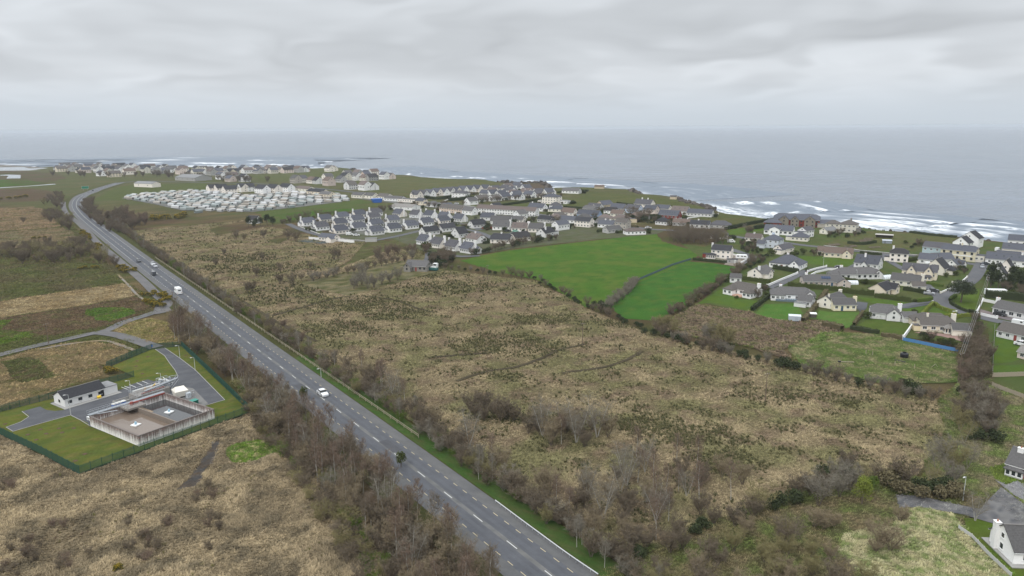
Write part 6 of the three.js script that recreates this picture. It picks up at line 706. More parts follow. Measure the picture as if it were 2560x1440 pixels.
// --- seaside estate of gabled houses beyond the main street
for (const [x, y] of [[380, 410], [700, 385], [1100, 345], [1480, 400], [1680, 400], [1900, 405], [2150, 400], [1600, 345], [2000, 300]]) garden('d', x, y, -42, { w: 13, d: 9 }, 'seaside estate');
for (const [x, y] of [[330, 398], [430, 390], [530, 378], [640, 362], [740, 356], [840, 342], [930, 338], [1040, 322], [1150, 316], [1260, 306], [1390, 300]]) house('d', x, y, -42, 'gabled white house with slate roof and dormer in the long row above the main street', { w: 13, d: 9, h: 4, r: 4.4, roof: 's', nf: 3, ns: 1, detail: 0 }, [wing(-2, 4.4, 1.6, 4.2, 2.6, { detail: 0 })], 'gabled row above the main street');
for (const [x, y, yaw] of [[1390, 375, -42], [1570, 375, 44], [1500, 335, -42], [1610, 300, 44], [1700, 292, -42], [1800, 268, 44], [1880, 250, -42], [1960, 282, -42], [2080, 285, 44], [1760, 330, -42], [1850, 322, 44], [1700, 385, 44], [1830, 375, -42], [1930, 390, 44], [2010, 350, -42], [2130, 345, 44], [2200, 385, -42], [2270, 352, 44], [2360, 350, -42], [2420, 360, 44], [2060, 395, -42], [1750, 425, 44], [1880, 425, -42]]) house('d', x, y, yaw, 'white house with slate roof packed into the seaside estate below the headland', { w: 13, d: 9, h: 3.8, r: 3.8, roof: (x % 3 ? 's' : 'b'), nf: 3, ns: 1, detail: 0 }, [], 'seaside estate houses');
// --- the rest of the houses between the terrace and the coastal street
CROP.x = [700, 400, 1.3236];
[[560, 168], [600, 172], [640, 178], [690, 192], [745, 226], [800, 192], [850, 184], [872, 208], [905, 202], [930, 196], [960, 188], [770, 172], [722, 162], [680, 172], [1000, 202], [1030, 188], [1062, 216], [1112, 202], [1142, 188], [1020, 172], [905, 166], [832, 168], [1090, 178], [1180, 196], [1230, 200], [460, 150], [500, 156], [430, 142], [1160, 225], [985, 225], [940, 232], [880, 232], [1260, 215]].forEach(([x, y], i) => { const p = C('x', x, y), yaw = i % 3 ? -40 : 42; if (BUILT.some(([a, b, w]) => Math.hypot(a - p.x, b - p.z + 4) < w + 5.5)) return; const o = { w: 10.5 + (i % 4), d: 7.5, h: 2.9 + (i % 5 === 0 ? 1.6 : 0), r: 2.8, hip: [0, 0.4, 1][i % 3], wall: ['w', 'c', 'w', 'g'][i % 4], roof: ['s', 'g', 'k', 'b', 'g'][i % 5], nf: 4, ns: 1, ch: i % 2 ? [[0.5, 0, 0.8, 0.7, 0.9]] : [] }; house('x', x, y, yaw, 'small grey roofed house squeezed between the terrace and the coastal street', o, i % 2 ? [{ x: o.w / 2 + 1.6, z: -3.4, w: 3.2, d: 4.5, h: 2.4, r: 1.2, prefix: 'annex_' }] : [], 'infill houses of the estate'); garden('x', x, y, yaw, o, 'middle estate'); });
// --- the far seaside town on the left
const FAR = 'pale far house in the town by the breakers';
const farHouses = (crop, list, w = 17, label = FAR, group = 'far town houses', o = {}) => list.forEach(([x, y], i) => house(crop, x, y, i % 3 === 1 ? 46 : -40 - (i % 4) * 3, label, { w: w * (0.85 + 0.1 * (i % 4)), d: 12, h: 5 + (i % 3) * 1.2, r: 4.4, wall: ['w', 'w', 'c', 'k', 'g'][(i * 7) % 5], roof: ['s', 'g', 'b', 'k'][(i * 5) % 4], nf: 4, rows: 1 + (i % 2), ns: 1, wh: 1.6, ww: 1.6, detail: 0, ...o }, [], group));
farHouses('a', [[770, 265], [845, 255], [930, 258], [1065, 262], [1150, 265], [1240, 262], [1430, 262], [1540, 258], [1660, 268], [1780, 274], [1930, 272], [2080, 285], [2300, 278], [2210, 300]], 21);
farHouses('a', [[735, 303], [800, 305], [870, 302], [980, 318], [1110, 320], [1215, 314], [1340, 328], [1400, 308], [1490, 325], [1620, 315], [1670, 340], [1820, 322], [2060, 325], [2160, 318], [2270, 338], [2420, 345], [2540, 350], [1960, 332]], 19);
farHouses('a', [[890, 275], [1010, 280], [1180, 285], [1300, 285], [1370, 278], [1590, 285], [1730, 290], [1870, 290], [2010, 298], [2130, 290], [2360, 305], [2480, 310], [700, 285], [1500, 290]], 17);
farHouses('b', [[1300, 205], [1470, 210], [1640, 212], [1820, 215], [2080, 205], [2260, 200], [2330, 205], [2500, 195]], 16);
farHouses('a', [[1255, 360], [1480, 372]], 20, 'pale house standing in front of the far town', 'houses before the far town');
farHouses('b', [[1340, 240], [1390, 200], [1440, 250], [1540, 190], [1590, 235], [1700, 195], [1690, 240], [1770, 240], [1860, 195], [1900, 222], [1960, 225], [2030, 196], [2040, 228], [2120, 225], [2180, 196], [2200, 222], [2290, 225], [2390, 215], [2400, 180], [2470, 220], [1560, 300], [1660, 300], [1760, 295], [1850, 330], [1680, 330]], 17);
farHouses('c', [[30, 165], [100, 168], [200, 160], [260, 155], [340, 150], [600, 150], [640, 140]], 18);
farHouses('c', [[820, 238], [890, 215], [960, 218], [1070, 205], [1130, 235], [940, 262], [1050, 268], [1200, 268], [1300, 250], [1370, 245], [1225, 195], [800, 262], [740, 288], [640, 262], [580, 330], [430, 305], [310, 290], [160, 298], [370, 300]], 15, 'pale house in the group on the grassy rise by the cliff', 'houses on the grassy rise');
farHouses('c', [[850, 358], [940, 378], [1040, 390], [1125, 385]], 14, 'white gabled house standing alone on the coastal grassland', 'houses on the coastal grassland', { wall: 'w' });
for (const [x, y, yaw, w] of [[1530, 468, 44, 15], [1625, 470, 44, 15], [1735, 488, 44, 16], [1820, 460, -40, 18], [1950, 458, 44, 20], [2085, 480, -40, 20], [2235, 472, -40, 20], [2400, 460, -40, 20]]) house('b', x, y, yaw, 'large white house with dark roof at the back of the caravan park', { w: w * 0.95, d: 11, h: 6, r: 4.2, roof: 'k', nf: 4, rows: 2, ns: 1, detail: 0 }, [], 'white houses behind the caravans');
for (const [x, y, w, rf] of [[55, 405, 22, 'k'], [280, 405, 26, 'b'], [440, 445, 30, 'k'], [560, 480, 18, 'g'], [1100, 495, 22, 'g'], [980, 490, 18, 'g'], [1300, 510, 16, 'g']]) house('c', x, y, -38, 'low building with dark roof on the street beside the caravan park', { w, d: 11, h: 3.8, r: 2.8, wall: 'c', roof: rf, nf: 4, ns: 1, detail: 0 }, [], 'buildings beside the caravan park');
house('b', 1140, 318, -32, 'wide blue grey shed with low roof on the far road', { w: 50, d: 30, h: 5, r: 4, wall: 'g', roof: 'l', nf: 4, detail: 0 }, [], null, 'shed', 'shed');
house('b', 605, 400, -25, 'white farm shed alone on the far green field', { w: 36, d: 14, h: 5, r: 2.4, wall: 'w', roof: 'l', nf: 2, detail: 0 }, [], null, 'shed', 'shed');
house('e', 1010, 215, -20, 'small orange lookout hut on the cliff top', { w: 12, d: 6, h: 3, r: 1.6, wall: 'o', roof: 'b', detail: 0 }, [], null, 'hut', 'hut');
house('e', 1960, 350, -20, 'small stone hut beside the cliff path', { w: 7, d: 5, h: 2.8, r: 1.2, wall: 'o', roof: 'g', detail: 0 }, [], null, 'hut', 'hut');
house('c', 590, 1045, -30, 'low white cottage with grey roof and yard wall at the top of the rough field', { w: 14, d: 7, h: 3, r: 2.2, roof: 's', nf: 4, ns: 1, door: 2 }, [{ x: 6, z: 2, w: 4, d: 5, h: 2.8, r: 1.6, turn: -Math.PI / 2, prefix: 'wing_' }, { name: 'yard_wall', geo: merged([box(13, 1.6, 0.3, -13, 0.8, -3), box(15, 1.8, 0.3, 15, 0.9, -4)]), mat: WALL.w }, { name: 'yard', geo: box(26, 0.1, 9, -6, 0.1, 5), mat: M([0.06, 0.07, 0.07], 0.9) }]);
house('b', 1990, 865, -20, 'small white house half hidden by dark conifers at the field end', { w: 10, d: 7, h: 3.2, r: 3, roof: 'k', nf: 3, ns: 1 });
house('c', 1740, 1425, -20, 'abandoned grey stone cottage with dark roof beside the lane', { w: 13, d: 7, h: 3, r: 2.4, wall: 's', roof: 'g', nf: 4, ns: 1, door: 2, dark: 1 }, [{ x: -4, z: 0.6, w: 5, d: 4, h: 2.8, r: 2, turn: -Math.PI / 2, wall: 's', ns: 1, dark: 1, prefix: 'wing_' }]);
house('c', 1165, 1050, 5, 'plain grey container beside the estate road', { w: 8, d: 2.6, h: 2.6, r: 0, wall: 'g', roof: 'l' }, [], null, 'container', 'container');
// --- static caravans in rows
{ const body = (() => { const g = new THREE.Shape(); g.moveTo(-1.6, 0.5); g.lineTo(1.6, 0.5); g.lineTo(1.62, 2.7); g.lineTo(0, 3.15); g.lineTo(-1.62, 2.7); g.closePath(); const e = new THREE.ExtrudeGeometry(g, { depth: 10, bevelEnabled: true, bevelSize: 0.08, bevelThickness: 0.08, bevelSegments: 1 }); return e.rotateY(Math.PI / 2).translate(-5, 0, 0); })();
  const skirt = box(9.6, 0.7, 3, 0, 0.2, 0), win = box(1.3, 0.85, 0.1, 0, 0, 0), bow = box(0.1, 0.95, 2.2), dr = box(0.8, 1.9, 0.1);
  const cols = [[0.44, 0.44, 0.43], [0.42, 0.39, 0.35], [0.32, 0.35, 0.34], [0.3, 0.27, 0.23], [0.54, 0.54, 0.54], [0.22, 0.25, 0.24]].map((c) => M(c, 0.5)), SK = M([0.2, 0.2, 0.19], 0.9);
  const mk = (m) => { const o = new THREE.Group(); mesh('body', body, m, o); mesh('skirt', skirt, SK, o); for (const x of [-3.4, -1.4, 2.6]) mesh('window', win, GLASS, o).position.set(x, 1.85, 1.62); mesh('window', bow, GLASS, o).position.set(-5.1, 1.9, 0); mesh('window', bow, GLASS, o).position.set(5.1, 1.9, 0); mesh('door', dr, FRAME, o).position.set(0.7, 1.5, 1.62); return o; };
  const protos = cols.map(mk), used = protos.map(() => 0), rng = mulberry(909);
  const park = path('s', [298, 496, 340, 488, 480, 477, 560, 484, 630, 492, 700, 484, 780, 480, 868, 492, 866, 504, 760, 514, 740, 521, 640, 530, 560, 532, 470, 533, 440, 522, 400, 512, 350, 506]);
  const e1 = V(Math.cos(-0.42), 0, -Math.sin(-0.42)), e2 = V(-e1.z, 0, e1.x); let n = 0;
  const spots = []; for (let i = -70; i < 70; i++) for (let j = -80; j < 80; j++) { const r = rng(), c = C('s', 600, 505).addScaledVector(e1, i * 12 + (j % 2) * 4.4 + (rng() - 0.5) * 2.4).addScaledVector(e2, j * 7.4 + (j % 3 === 0 ? 1.6 : 0) + (rng() - 0.5)); if (inside(park, c.x, c.z) && r > 0.13 && (i + 700) % 9 !== 0) spots.push([c, -0.42 + (rng() - 0.5) * 0.12 + (rng() < 0.08 ? 1.57 : 0), 0.74 + rng() * 0.2, Math.floor(rng() * cols.length), 0.75 + rng() * 0.4]); }
  spots.sort((a, b) => b[0].z - a[0].z);
  spots.slice(0, 298).forEach(([c, turn, s, k, len]) => { const o = used[k]++ ? protos[k].clone() : protos[k]; o.name = numbered('static_caravan'); scene.add(o); o.position.set(c.x, Y0, c.z); o.rotation.y = turn; o.scale.set(s * len, s, s); o.userData = {}; tag(o, ['grey white', 'cream', 'pale green', 'tan', 'bright white', 'sage green'][k] + ' static caravan in the packed rows of the holiday park', 'caravan', 'static caravans ' + k); });
  const rest = spots.slice(298), im = new THREE.InstancedMesh(body, M([1, 1, 1], 0.5), rest.length), m4 = new THREE.Matrix4(), q = new THREE.Quaternion(); im.name = 'far_caravans'; im.userData = { kind: 'stuff', label: 'farthest rows of pale caravans in the holiday park', category: 'caravan' }; rest.forEach(([c, turn, s, k, len], i) => { im.setMatrixAt(i, m4.compose(V(c.x, Y0, c.z), q.setFromAxisAngle(V(0, 1, 0), turn), V(s * len, s, s))); im.setColorAt(i, cols[k].color); }); scene.add(im);
}
// ------------------------------------------------------------------ the treatment plant
const STEEL = M([0.32, 0.34, 0.36], 0.45, { metalness: 0.5 }), GALV = M([0.4, 0.42, 0.44], 0.5, { metalness: 0.4 }), FENCEG = M([0.028, 0.085, 0.062], 0.6), KERB = M([0.3, 0.29, 0.275], 0.95), STAIN = new THREE.MeshStandardMaterial({ map: texStain, roughness: 0.95 }), RUST = M([0.24, 0.06, 0.045], 0.8), BLUE = M([0.03, 0.12, 0.42], 0.5), GREENP = M([0.02, 0.14, 0.1], 0.5), WHITEP = M([0.72, 0.72, 0.7], 0.6), YEL = M([0.65, 0.42, 0.02], 0.5), BLACKP = M([0.015, 0.015, 0.017], 0.45), WOOD = M([0.16, 0.12, 0.09], 0.95), PALEWOOD = M([0.34, 0.29, 0.22], 0.95);
{ // grass and tarmac inside the fence
  const inner = path('l', [-420, 960, -60, 820, 0, 800, 640, 640, 1270, 465, 1010, 378, 1440, 208, 1720, 178, 2370, 805, 755, 1388, 0, 1008, -300, 880]);
  patch('lawn', path('l', [-200, 900, 0, 805, 640, 640, 1270, 465, 1060, 370, 1440, 208, 1720, 178, 2370, 803, 755, 1386, 0, 1006]), [[0.115, 0.135, 0.028], [0.09, 0.12, 0.03], [0.15, 0.13, 0.045]], { cell: 1.5, scale: 9, mat: matLawn, sharp: 1.8 });
  const tar = path('l', [1470, 208, 1560, 195, 1700, 290, 1850, 405, 2130, 690, 1915, 752, 1990, 800, 1320, 1125, 850, 940, 830, 905, 670, 835, 125, 990, 60, 950, 200, 900, 280, 850, 270, 828, 210, 800, 380, 752, 440, 785, 520, 795, 615, 785, 480, 715, 560, 690, 1150, 590, 1250, 540, 1400, 495, 1460, 512, 1560, 490, 1640, 470, 1685, 462, 1660, 410, 1600, 330, 1560, 270]);
  patch('yard', tar, [[0.098, 0.1, 0.108], [0.082, 0.084, 0.092], [0.115, 0.115, 0.12]], { cell: 1.5, scale: 8, mat: matTar });
  const kerbs = [[1560, 195, 1700, 290, 1850, 405, 2130, 690, 1915, 752], [670, 835, 400, 910, 125, 990, 60, 950, 200, 900, 275, 850, 210, 800], [670, 835, 760, 880, 850, 935], [1470, 208, 1560, 270, 1600, 330, 1660, 410, 1685, 462]];
  for (const k of kerbs) { const pts = path('l', k), gs = []; for (let i = 0; i < pts.length - 1; i++) { const a = pts[i], b = pts[i + 1], L = a.distanceTo(b); gs.push(box(L, 0.2, 0.16).rotateY(Math.atan2(-(b.z - a.z), b.x - a.x)).translate((a.x + b.x) / 2, 0.28, (a.z + b.z) / 2)); } structure(mesh('kerb', merged(gs), KERB)); }
  // painted parking bays
  for (const [x0, y0, x1, y1] of [[1295, 528, 1350, 553], [1348, 512, 1405, 536], [1225, 545, 1290, 572], [1150, 568, 1210, 592], [1180, 560, 1235, 580]]) structure(mesh('bay_marking', box(C('l', x0, y0).distanceTo(C('l', x1, y1)), 0.012, 0.14).rotateY(Math.atan2(-(C('l', x1, y1).z - C('l', x0, y0).z), C('l', x1, y1).x - C('l', x0, y0).x)).translate((C('l', x0, y0).x + C('l', x1, y1).x) / 2, 0.34, (C('l', x0, y0).z + C('l', x1, y1).z) / 2), WHITEP));
}
house('l', 815, 704, 56, 'low white control building with grey gable roof beside the treatment tanks', { w: 11.4, d: 6.4, h: 2.6, r: 1.7, roof: 'k', nf: 4, ns: 1, detail: 2, dark: 1, ww: 1.1, wh: 0.9, eave: 0.25 }, [{ x: 7.6, z: -2.9, w: 3.8, d: 5.6, h: 2.5, r: 0, roof: 'l', prefix: 'annex_' }, { name: 'door', geo: box(0.95, 2.1, 0.12, 4.9, 1.05, 0.03), mat: BLACKP }, { name: 'apron', geo: box(16.5, 0.1, 8.5, 1.6, 0.2, -2.6), mat: CONC }], null, 'control_building', 'building');
{ // the twin open tanks; origin at the corner nearest the road-side bog, local x along the right front wall, local z back along the left front wall
  const p = C('l', 1320, 1132), G = thing('treatment_tank', 'open twin concrete treatment tank with rust stained walls', 'tank', V(p.x, 0.1, p.z), 56 * D2R), A = 21.5, B = 23.6, H = 2.9, T = 0.35;
  const wallX = (len, x, z, turn) => { const g = new THREE.BoxGeometry(len, H, T); const uv = g.attributes.uv; for (let i = 0; i < uv.count; i++) uv.setX(i, uv.getX(i) * len / 24); const m = mesh('wall', g, STAIN, G); m.position.set(x, H / 2, z); m.rotation.y = turn; };
  wallX(A, A / 2, -T / 2, 0); wallX(A, A / 2, -B + T / 2, 0); wallX(B - 2 * T, T / 2, -B / 2, Math.PI / 2); wallX(B - 2 * T, A - T / 2, -B / 2, Math.PI / 2);
  const capm = M([0.2, 0.17, 0.155], 0.95, { map: rep(texTar, 3) });
  mesh('coping', merged([box(A + 0.1, 0.1, T + 0.1, A / 2, H + 0.05, -T / 2), box(A + 0.1, 0.1, T + 0.1, A / 2, H + 0.05, -B + T / 2), box(T + 0.1, 0.1, B - 2 * T - 0.1, T / 2, H + 0.055, -B / 2), box(T + 0.1, 0.1, B - 2 * T - 0.1, A - T / 2, H + 0.055, -B / 2)]), capm, G);
  mesh('dividing_wall', box(T, H - 0.3, B - 2 * T, A * 0.52, (H - 0.3) / 2, -B / 2), M([0.24, 0.2, 0.165], 0.95, { map: rep(texTar, 3) }), G);
  const water = (c) => new THREE.MeshStandardMaterial({ color: rgb(...c), roughness: 0.06, bumpMap: rep(texWave, 9), bumpScale: 0.006 });
  mesh('water', box(A * 0.52 - T * 1.6, 0.05, B - 2 * T - 0.04, T + (A * 0.52 - T * 1.6) / 2 + 0.02, 1.3, -B / 2), water([0.17, 0.13, 0.1]), G);
  mesh('water', box(A * 0.48 - T * 1.6, 0.05, B - 2 * T - 0.04, A * 0.52 + T * 0.6 + (A * 0.48 - T * 1.6) / 2, 1.05, -B / 2), water([0.05, 0.05, 0.05]), G);
  mesh('foot_slab', box(A + 1.6, 0.2, B + 1.6, A / 2, 0.02, -B / 2), CONC, G);
  const mud = M([0.27, 0.21, 0.15], 0.95); mesh('sludge', merged([box(4.2, 0.12, 3.4, A - 2.8, 1.04, -2.4).rotateY(0), box(2.4, 0.12, 6, A * 0.52 + 1.6, 1.04, -B + 3.6)]), mud, G);
  for (const [x, z] of [[5.6, -11.2], [16, -12.8]]) { const a = mesh('aerator_float', box(1.9, 0.25, 1.9, 0, 0, 0), WHITEP, G); a.position.set(x, x < 10 ? 1.45 : 1.2, z); a.rotation.y = 0.25; mesh('motor', merged([new THREE.CylinderGeometry(0.28, 0.3, 0.7, 10).translate(0, 0.45, 0), box(0.5, 0.12, 0.5, 0, 0.16, 0)]), M([0.3, 0.45, 0.55], 0.5), a); }
  // walkway with railing along the back left wall, pump platform and pipework
  const rail = (x0, z0, x1, z1, y, n) => { const gs = [], a = V(x0, y, z0), b = V(x1, y, z1); for (let i = 0; i <= n; i++) { const q = a.clone().lerp(b, i / n); gs.push(tube(q, q.clone().setY(y + 1.1), 0.035, 5)); } gs.push(tube(a.clone().setY(y + 1.1), b.clone().setY(y + 1.1), 0.035, 5), tube(a.clone().setY(y + 0.6), b.clone().setY(y + 0.6), 0.03, 5)); return merged(gs); };
  mesh('walkway', box(A, 0.14, 1.3, A / 2, H + 0.25, -B - 0.5), STEEL, G); mesh('railing', rail(0, -B - 1.1, A, -B - 1.1, H + 0.3, 14), GALV, G); mesh('railing', rail(0, -B + 0.1, A * 0.4, -B + 0.1, H + 0.3, 7), GALV, G);
  mesh('rusty_beam', box(A * 0.5, 0.35, 0.3, A * 0.74, H + 0.05, -B + 0.3), RUST, G);
  mesh('pump_platform', box(5.2, 0.5, 4.6, A * 0.5, H - 0.1, -B + 1.9), M([0.22, 0.2, 0.18], 0.95), G); mesh('railing', rail(A * 0.5 - 2.6, -B + 4.2, A * 0.5 + 2.6, -B + 4.2, H + 0.15, 5), GALV, G); mesh('railing', rail(A * 0.5 - 2.6, -B - 0.2, A * 0.5 - 2.6, -B + 4.2, H + 0.15, 4), GALV, G);
  mesh('pump', merged([new THREE.CylinderGeometry(0.45, 0.45, 0.8, 10).translate(A * 0.5, H + 0.6, -B + 1.6), box(1.4, 0.5, 0.6, A * 0.5 + 1.3, H + 0.45, -B + 1.4)]), RUST, G);
  mesh('inlet_pipe', tube(V(2, H + 0.1, -B + 0.2), V(6.4, H + 0.1, -B + 2.2), 0.12), GALV, G);
}
{ // process deck behind the tanks
  const p = C('l', 1450, 660), G = thing('process_deck', 'concrete process deck crowded with pipes, railings and pumps behind the tanks', 'machinery', V(p.x, 0.15, p.z), 56 * D2R);
  mesh('deck', box(10, 1.9, 5, 0, 0.95, -1.5), M([0.3, 0.28, 0.26], 0.95, { map: rep(texTar, 3) }), G);
  const R = (pts) => { const gs = []; for (let i = 0; i < pts.length - 1; i++) { const a = V(pts[i][0], 1.9, pts[i][1]), b = V(pts[i + 1][0], 1.9, pts[i + 1][1]), n = Math.max(1, Math.round(a.distanceTo(b) / 1.4)); for (let k = 0; k <= n; k++) { const q = a.clone().lerp(b, k / n); gs.push(tube(q, q.clone().setY(3), 0.04, 5)); } gs.push(tube(a.clone().setY(3), b.clone().setY(3), 0.04, 5), tube(a.clone().setY(2.45), b.clone().setY(2.45), 0.035, 5)); } return merged(gs); };
  mesh('railing', R([[-5, 1], [-5, -4], [5, -4], [5, 1]]), GALV, G); mesh('railing', R([[-5, 1], [5, 1]]), GALV, G);
  mesh('pipe', tube(V(-4.5, 2.6, -2.6), V(6.5, 3.0, -1.6), 0.28, 8), M([0.5, 0.5, 0.48], 0.5), G); mesh('pipe', tube(V(-2, 2.3, -0.6), V(8.5, 3.4, -0.4), 0.34, 8), STEEL, G); mesh('pipe', tube(V(-3.5, 2.2, 0.3), V(3.8, 2.2, 0.1), 0.16, 8), RUST, G); mesh('pipe', tube(V(1.5, 2.0, -3), V(1.5, 3.4, -1), 0.15, 8), YEL, G);
  mesh('valve_stand', merged([box(0.5, 1.1, 0.5, -1, 2.4, -2), box(0.6, 0.9, 0.5, 0.6, 2.3, -1.4), box(0.5, 1.3, 0.4, 2.6, 2.5, -2.6)]), M([0.5, 0.4, 0.3], 0.7), G);
  mesh('step_frame', merged([tube(V(5, 0, -1), V(8.6, 3.2, -1), 0.07), tube(V(5, 0, 0), V(8.6, 3.2, 0), 0.07), tube(V(5, 1, -1), V(8.6, 4.2, -1), 0.05), tube(V(5, 1, 0), V(8.6, 4.2, 0), 0.05), tube(V(8.6, 0, -0.5), V(8.6, 4.4, -0.5), 0.09), tube(V(7, 0, -2), V(7, 4.2, -2), 0.09), tube(V(7, 4.2, -2), V(8.6, 4.4, -0.5), 0.06)]), GALV, G);
}
{ const p = C('l', 1560, 600), G = thing('screening_tower', 'tangle of galvanised frames and white ducts at the end of the process deck', 'machinery', V(p.x, 0.15, p.z), 56 * D2R), gs = []; for (const x of [-1.6, 0, 1.6]) for (const z of [-1.2, 1.2]) gs.push(tube(V(x, 0, z), V(x, 4.2, z), 0.08)); for (const y of [2, 3.1, 4.2]) for (const z of [-1.2, 1.2]) gs.push(tube(V(-1.6, y, z), V(1.6, y, z), 0.06)); for (const y of [2, 4.2]) for (const x of [-1.6, 1.6]) gs.push(tube(V(x, y, -1.2), V(x, y, 1.2), 0.06)); mesh('frame', merged(gs), GALV, G); mesh('screen_drum', new THREE.CylinderGeometry(0.6, 0.6, 3, 12).rotateZ(Math.PI / 2 - 0.5).translate(0, 2.8, 0), STEEL, G); mesh('duct', merged([tube(V(-1.4, 4.2, 0), V(1.2, 3, 0.8), 0.2, 8), tube(V(0.4, 4, -0.8), V(2.4, 2, 0.6), 0.16, 8)]), WHITEP, G); mesh('floor_grid', box(3.4, 0.08, 2.6, 0, 2, 0), STEEL, G); }
{ const p = C('l', 1710, 655), G = thing('sludge_hopper', 'cream tent shaped hopper beside the concrete ramp', 'tank', V(p.x, 0.15, p.z), 40 * D2R); mesh('body', poly3([V(-1.6, 0.5, 1.6), V(1.6, 0.5, 1.6), V(1.6, 0.5, -1.6), V(-1.6, 0.5, -1.6), V(-1.9, 2.2, 1.9), V(1.9, 2.2, 1.9), V(1.9, 2.2, -1.9), V(-1.9, 2.2, -1.9), V(-1.2, 3.3, 0), V(1.2, 3.3, 0)], [[0, 1, 5, 4], [1, 2, 6, 5], [2, 3, 7, 6], [3, 0, 4, 7], [4, 5, 9, 8], [6, 7, 8, 9], [5, 6, 9], [7, 4, 8]]), M([0.7, 0.66, 0.58], 0.7), G); mesh('legs', merged([box(0.2, 0.6, 0.2, -1.3, 0.3, 1.3), box(0.2, 0.6, 0.2, 1.3, 0.3, 1.3), box(0.2, 0.6, 0.2, -1.3, 0.3, -1.3), box(0.2, 0.6, 0.2, 1.3, 0.3, -1.3)]), BLACKP, G); }
{ const p = C('l', 1790, 668), G = thing('sampling_cabinet', 'grey cabinet with pipe rails between the hopper and the green kiosk', 'cabinet', V(p.x, 0.15, p.z), 56 * D2R); mesh('cabinet', box(1.2, 1.7, 0.9, 0, 0.85, 0), M([0.45, 0.48, 0.5], 0.5), G); mesh('door', box(1.0, 1.5, 0.06, 0, 0.85, 0.47), M([0.5, 0.53, 0.55], 0.5), G); mesh('railing', merged([tube(V(-1.6, 0, 1), V(-1.6, 2.3, 1), 0.05), tube(V(1.4, 0, 1), V(1.4, 2.3, 1), 0.05), tube(V(-1.6, 2.3, 1), V(1.4, 2.3, 1), 0.05), tube(V(-1.6, 1.6, 1), V(1.4, 1.6, 1), 0.05)]), GALV, G); }
{ const p = C('l', 1830, 742), G = thing('green_kiosk', 'dark green steel kiosk beside the tank wall', 'kiosk', V(p.x, 0.15, p.z), 56 * D2R); mesh('body', box(2.6, 1.5, 1.6, 0, 0.8, 0), GREENP, G); mesh('roof', box(2.8, 0.12, 1.8, 0, 1.62, 0), M([0.04, 0.22, 0.17], 0.5), G); mesh('door', box(0.9, 1.2, 0.06, -0.6, 0.8, 0.82), M([0.018, 0.12, 0.09], 0.5), G); mesh('door', box(0.9, 1.2, 0.06, 0.6, 0.8, 0.82), M([0.018, 0.12, 0.09], 0.5), G); }
for (const [x, y, l] of [[1100, 755, 'first'], [1160, 735, 'last']]) { const p = C('l', x, y), G = thing('chemical_tank', l === 'first' ? 'blue chemical tank with white lid next to the tank railing' : 'blue chemical tank with white lid nearer the process deck', 'tank', V(p.x, 0.2, p.z), 56 * D2R); mesh('body', box(1.9, 1.0, 1.2, 0, 0.55, 0), BLUE, G); mesh('lid', box(2.0, 0.1, 1.3, 0, 1.1, 0), M([0.6, 0.58, 0.53], 0.7), G); mesh('cap', new THREE.CylinderGeometry(0.2, 0.2, 0.14, 10).translate(0, 1.2, 0), WHITEP, G); }
{ const p = C('l', 1190, 705), G = thing('concrete_bund', 'pale concrete bund behind the blue chemical tanks', 'bund', V(p.x, 0.2, p.z), 56 * D2R); mesh('wall', merged([box(6, 0.9, 0.2, 0, 0.45, 1.4), box(6, 0.9, 0.2, 0, 0.45, -1.4), box(0.2, 0.9, 2.6, -2.9, 0.45, 0), box(0.2, 0.9, 2.6, 2.9, 0.45, 0)]), CONC, G); mesh('floor', box(5.8, 0.1, 2.6, 0, 0.06, 0), M([0.4, 0.38, 0.34], 0.9), G); }
for (const [x, y, l] of [[838, 878, 'outermost'], [856, 884, 'middle'], [876, 892, 'innermost']]) { const p = C('l', x, y), G = thing('white_drum', 'white plastic drum in a cage at the tank corner, ' + l + ' of three', 'drum', V(p.x, 0.2, p.z), 0.3); mesh('drum', new THREE.CylinderGeometry(0.38, 0.38, 0.95, 12).translate(0, 0.5, 0), WHITEP, G); mesh('cage', merged([box(0.9, 0.06, 0.9, 0, 0.05, 0), ...[-0.4, 0.4].flatMap((a) => [-0.4, 0.4].map((b) => box(0.05, 1.0, 0.05, a, 0.5, b))), box(0.9, 0.05, 0.05, 0, 0.95, 0.42), box(0.9, 0.05, 0.05, 0, 0.95, -0.42)]), BLACKP, G); }
{ const p = C('l', 942, 674), G = thing('yellow_bin', 'yellow grit bin against the white control building', 'bin', V(p.x, 0.25, p.z), 56 * D2R); mesh('body', box(1.0, 0.6, 0.6, 0, 0.32, 0), YEL, G); mesh('lid', poly3([V(-0.55, 0.6, 0.35), V(0.55, 0.6, 0.35), V(0.55, 0.6, -0.35), V(-0.55, 0.6, -0.35), V(-0.5, 0.85, -0.25), V(0.5, 0.85, -0.25)], [[0, 1, 5, 4], [1, 2, 5], [2, 3, 4, 5], [3, 0, 4]]), M([0.75, 0.5, 0.04], 0.5), G); }
{ const p = C('l', 1338, 625), G = thing('green_bin', 'small dark green hopper bin standing on the yard', 'bin', V(p.x, 0.2, p.z), 0.4); mesh('body', new THREE.CylinderGeometry(0.75, 0.6, 1.2, 12).translate(0, 0.65, 0), GREENP, G); mesh('lid', new THREE.CylinderGeometry(0.8, 0.8, 0.15, 12).translate(0, 1.3, 0), M([0.3, 0.4, 0.35], 0.6), G); }
{ const p = C('l', 1890, 670), G = structure(mesh('concrete_ramp', sheetGeo(path('l', [1700, 560, 1830, 580, 1975, 725, 1915, 750, 1760, 690, 1680, 640]), 2, LIFT() + 0.02, blend([[0.2, 0.195, 0.185], [0.18, 0.175, 0.17]], 6)), matTar)); }
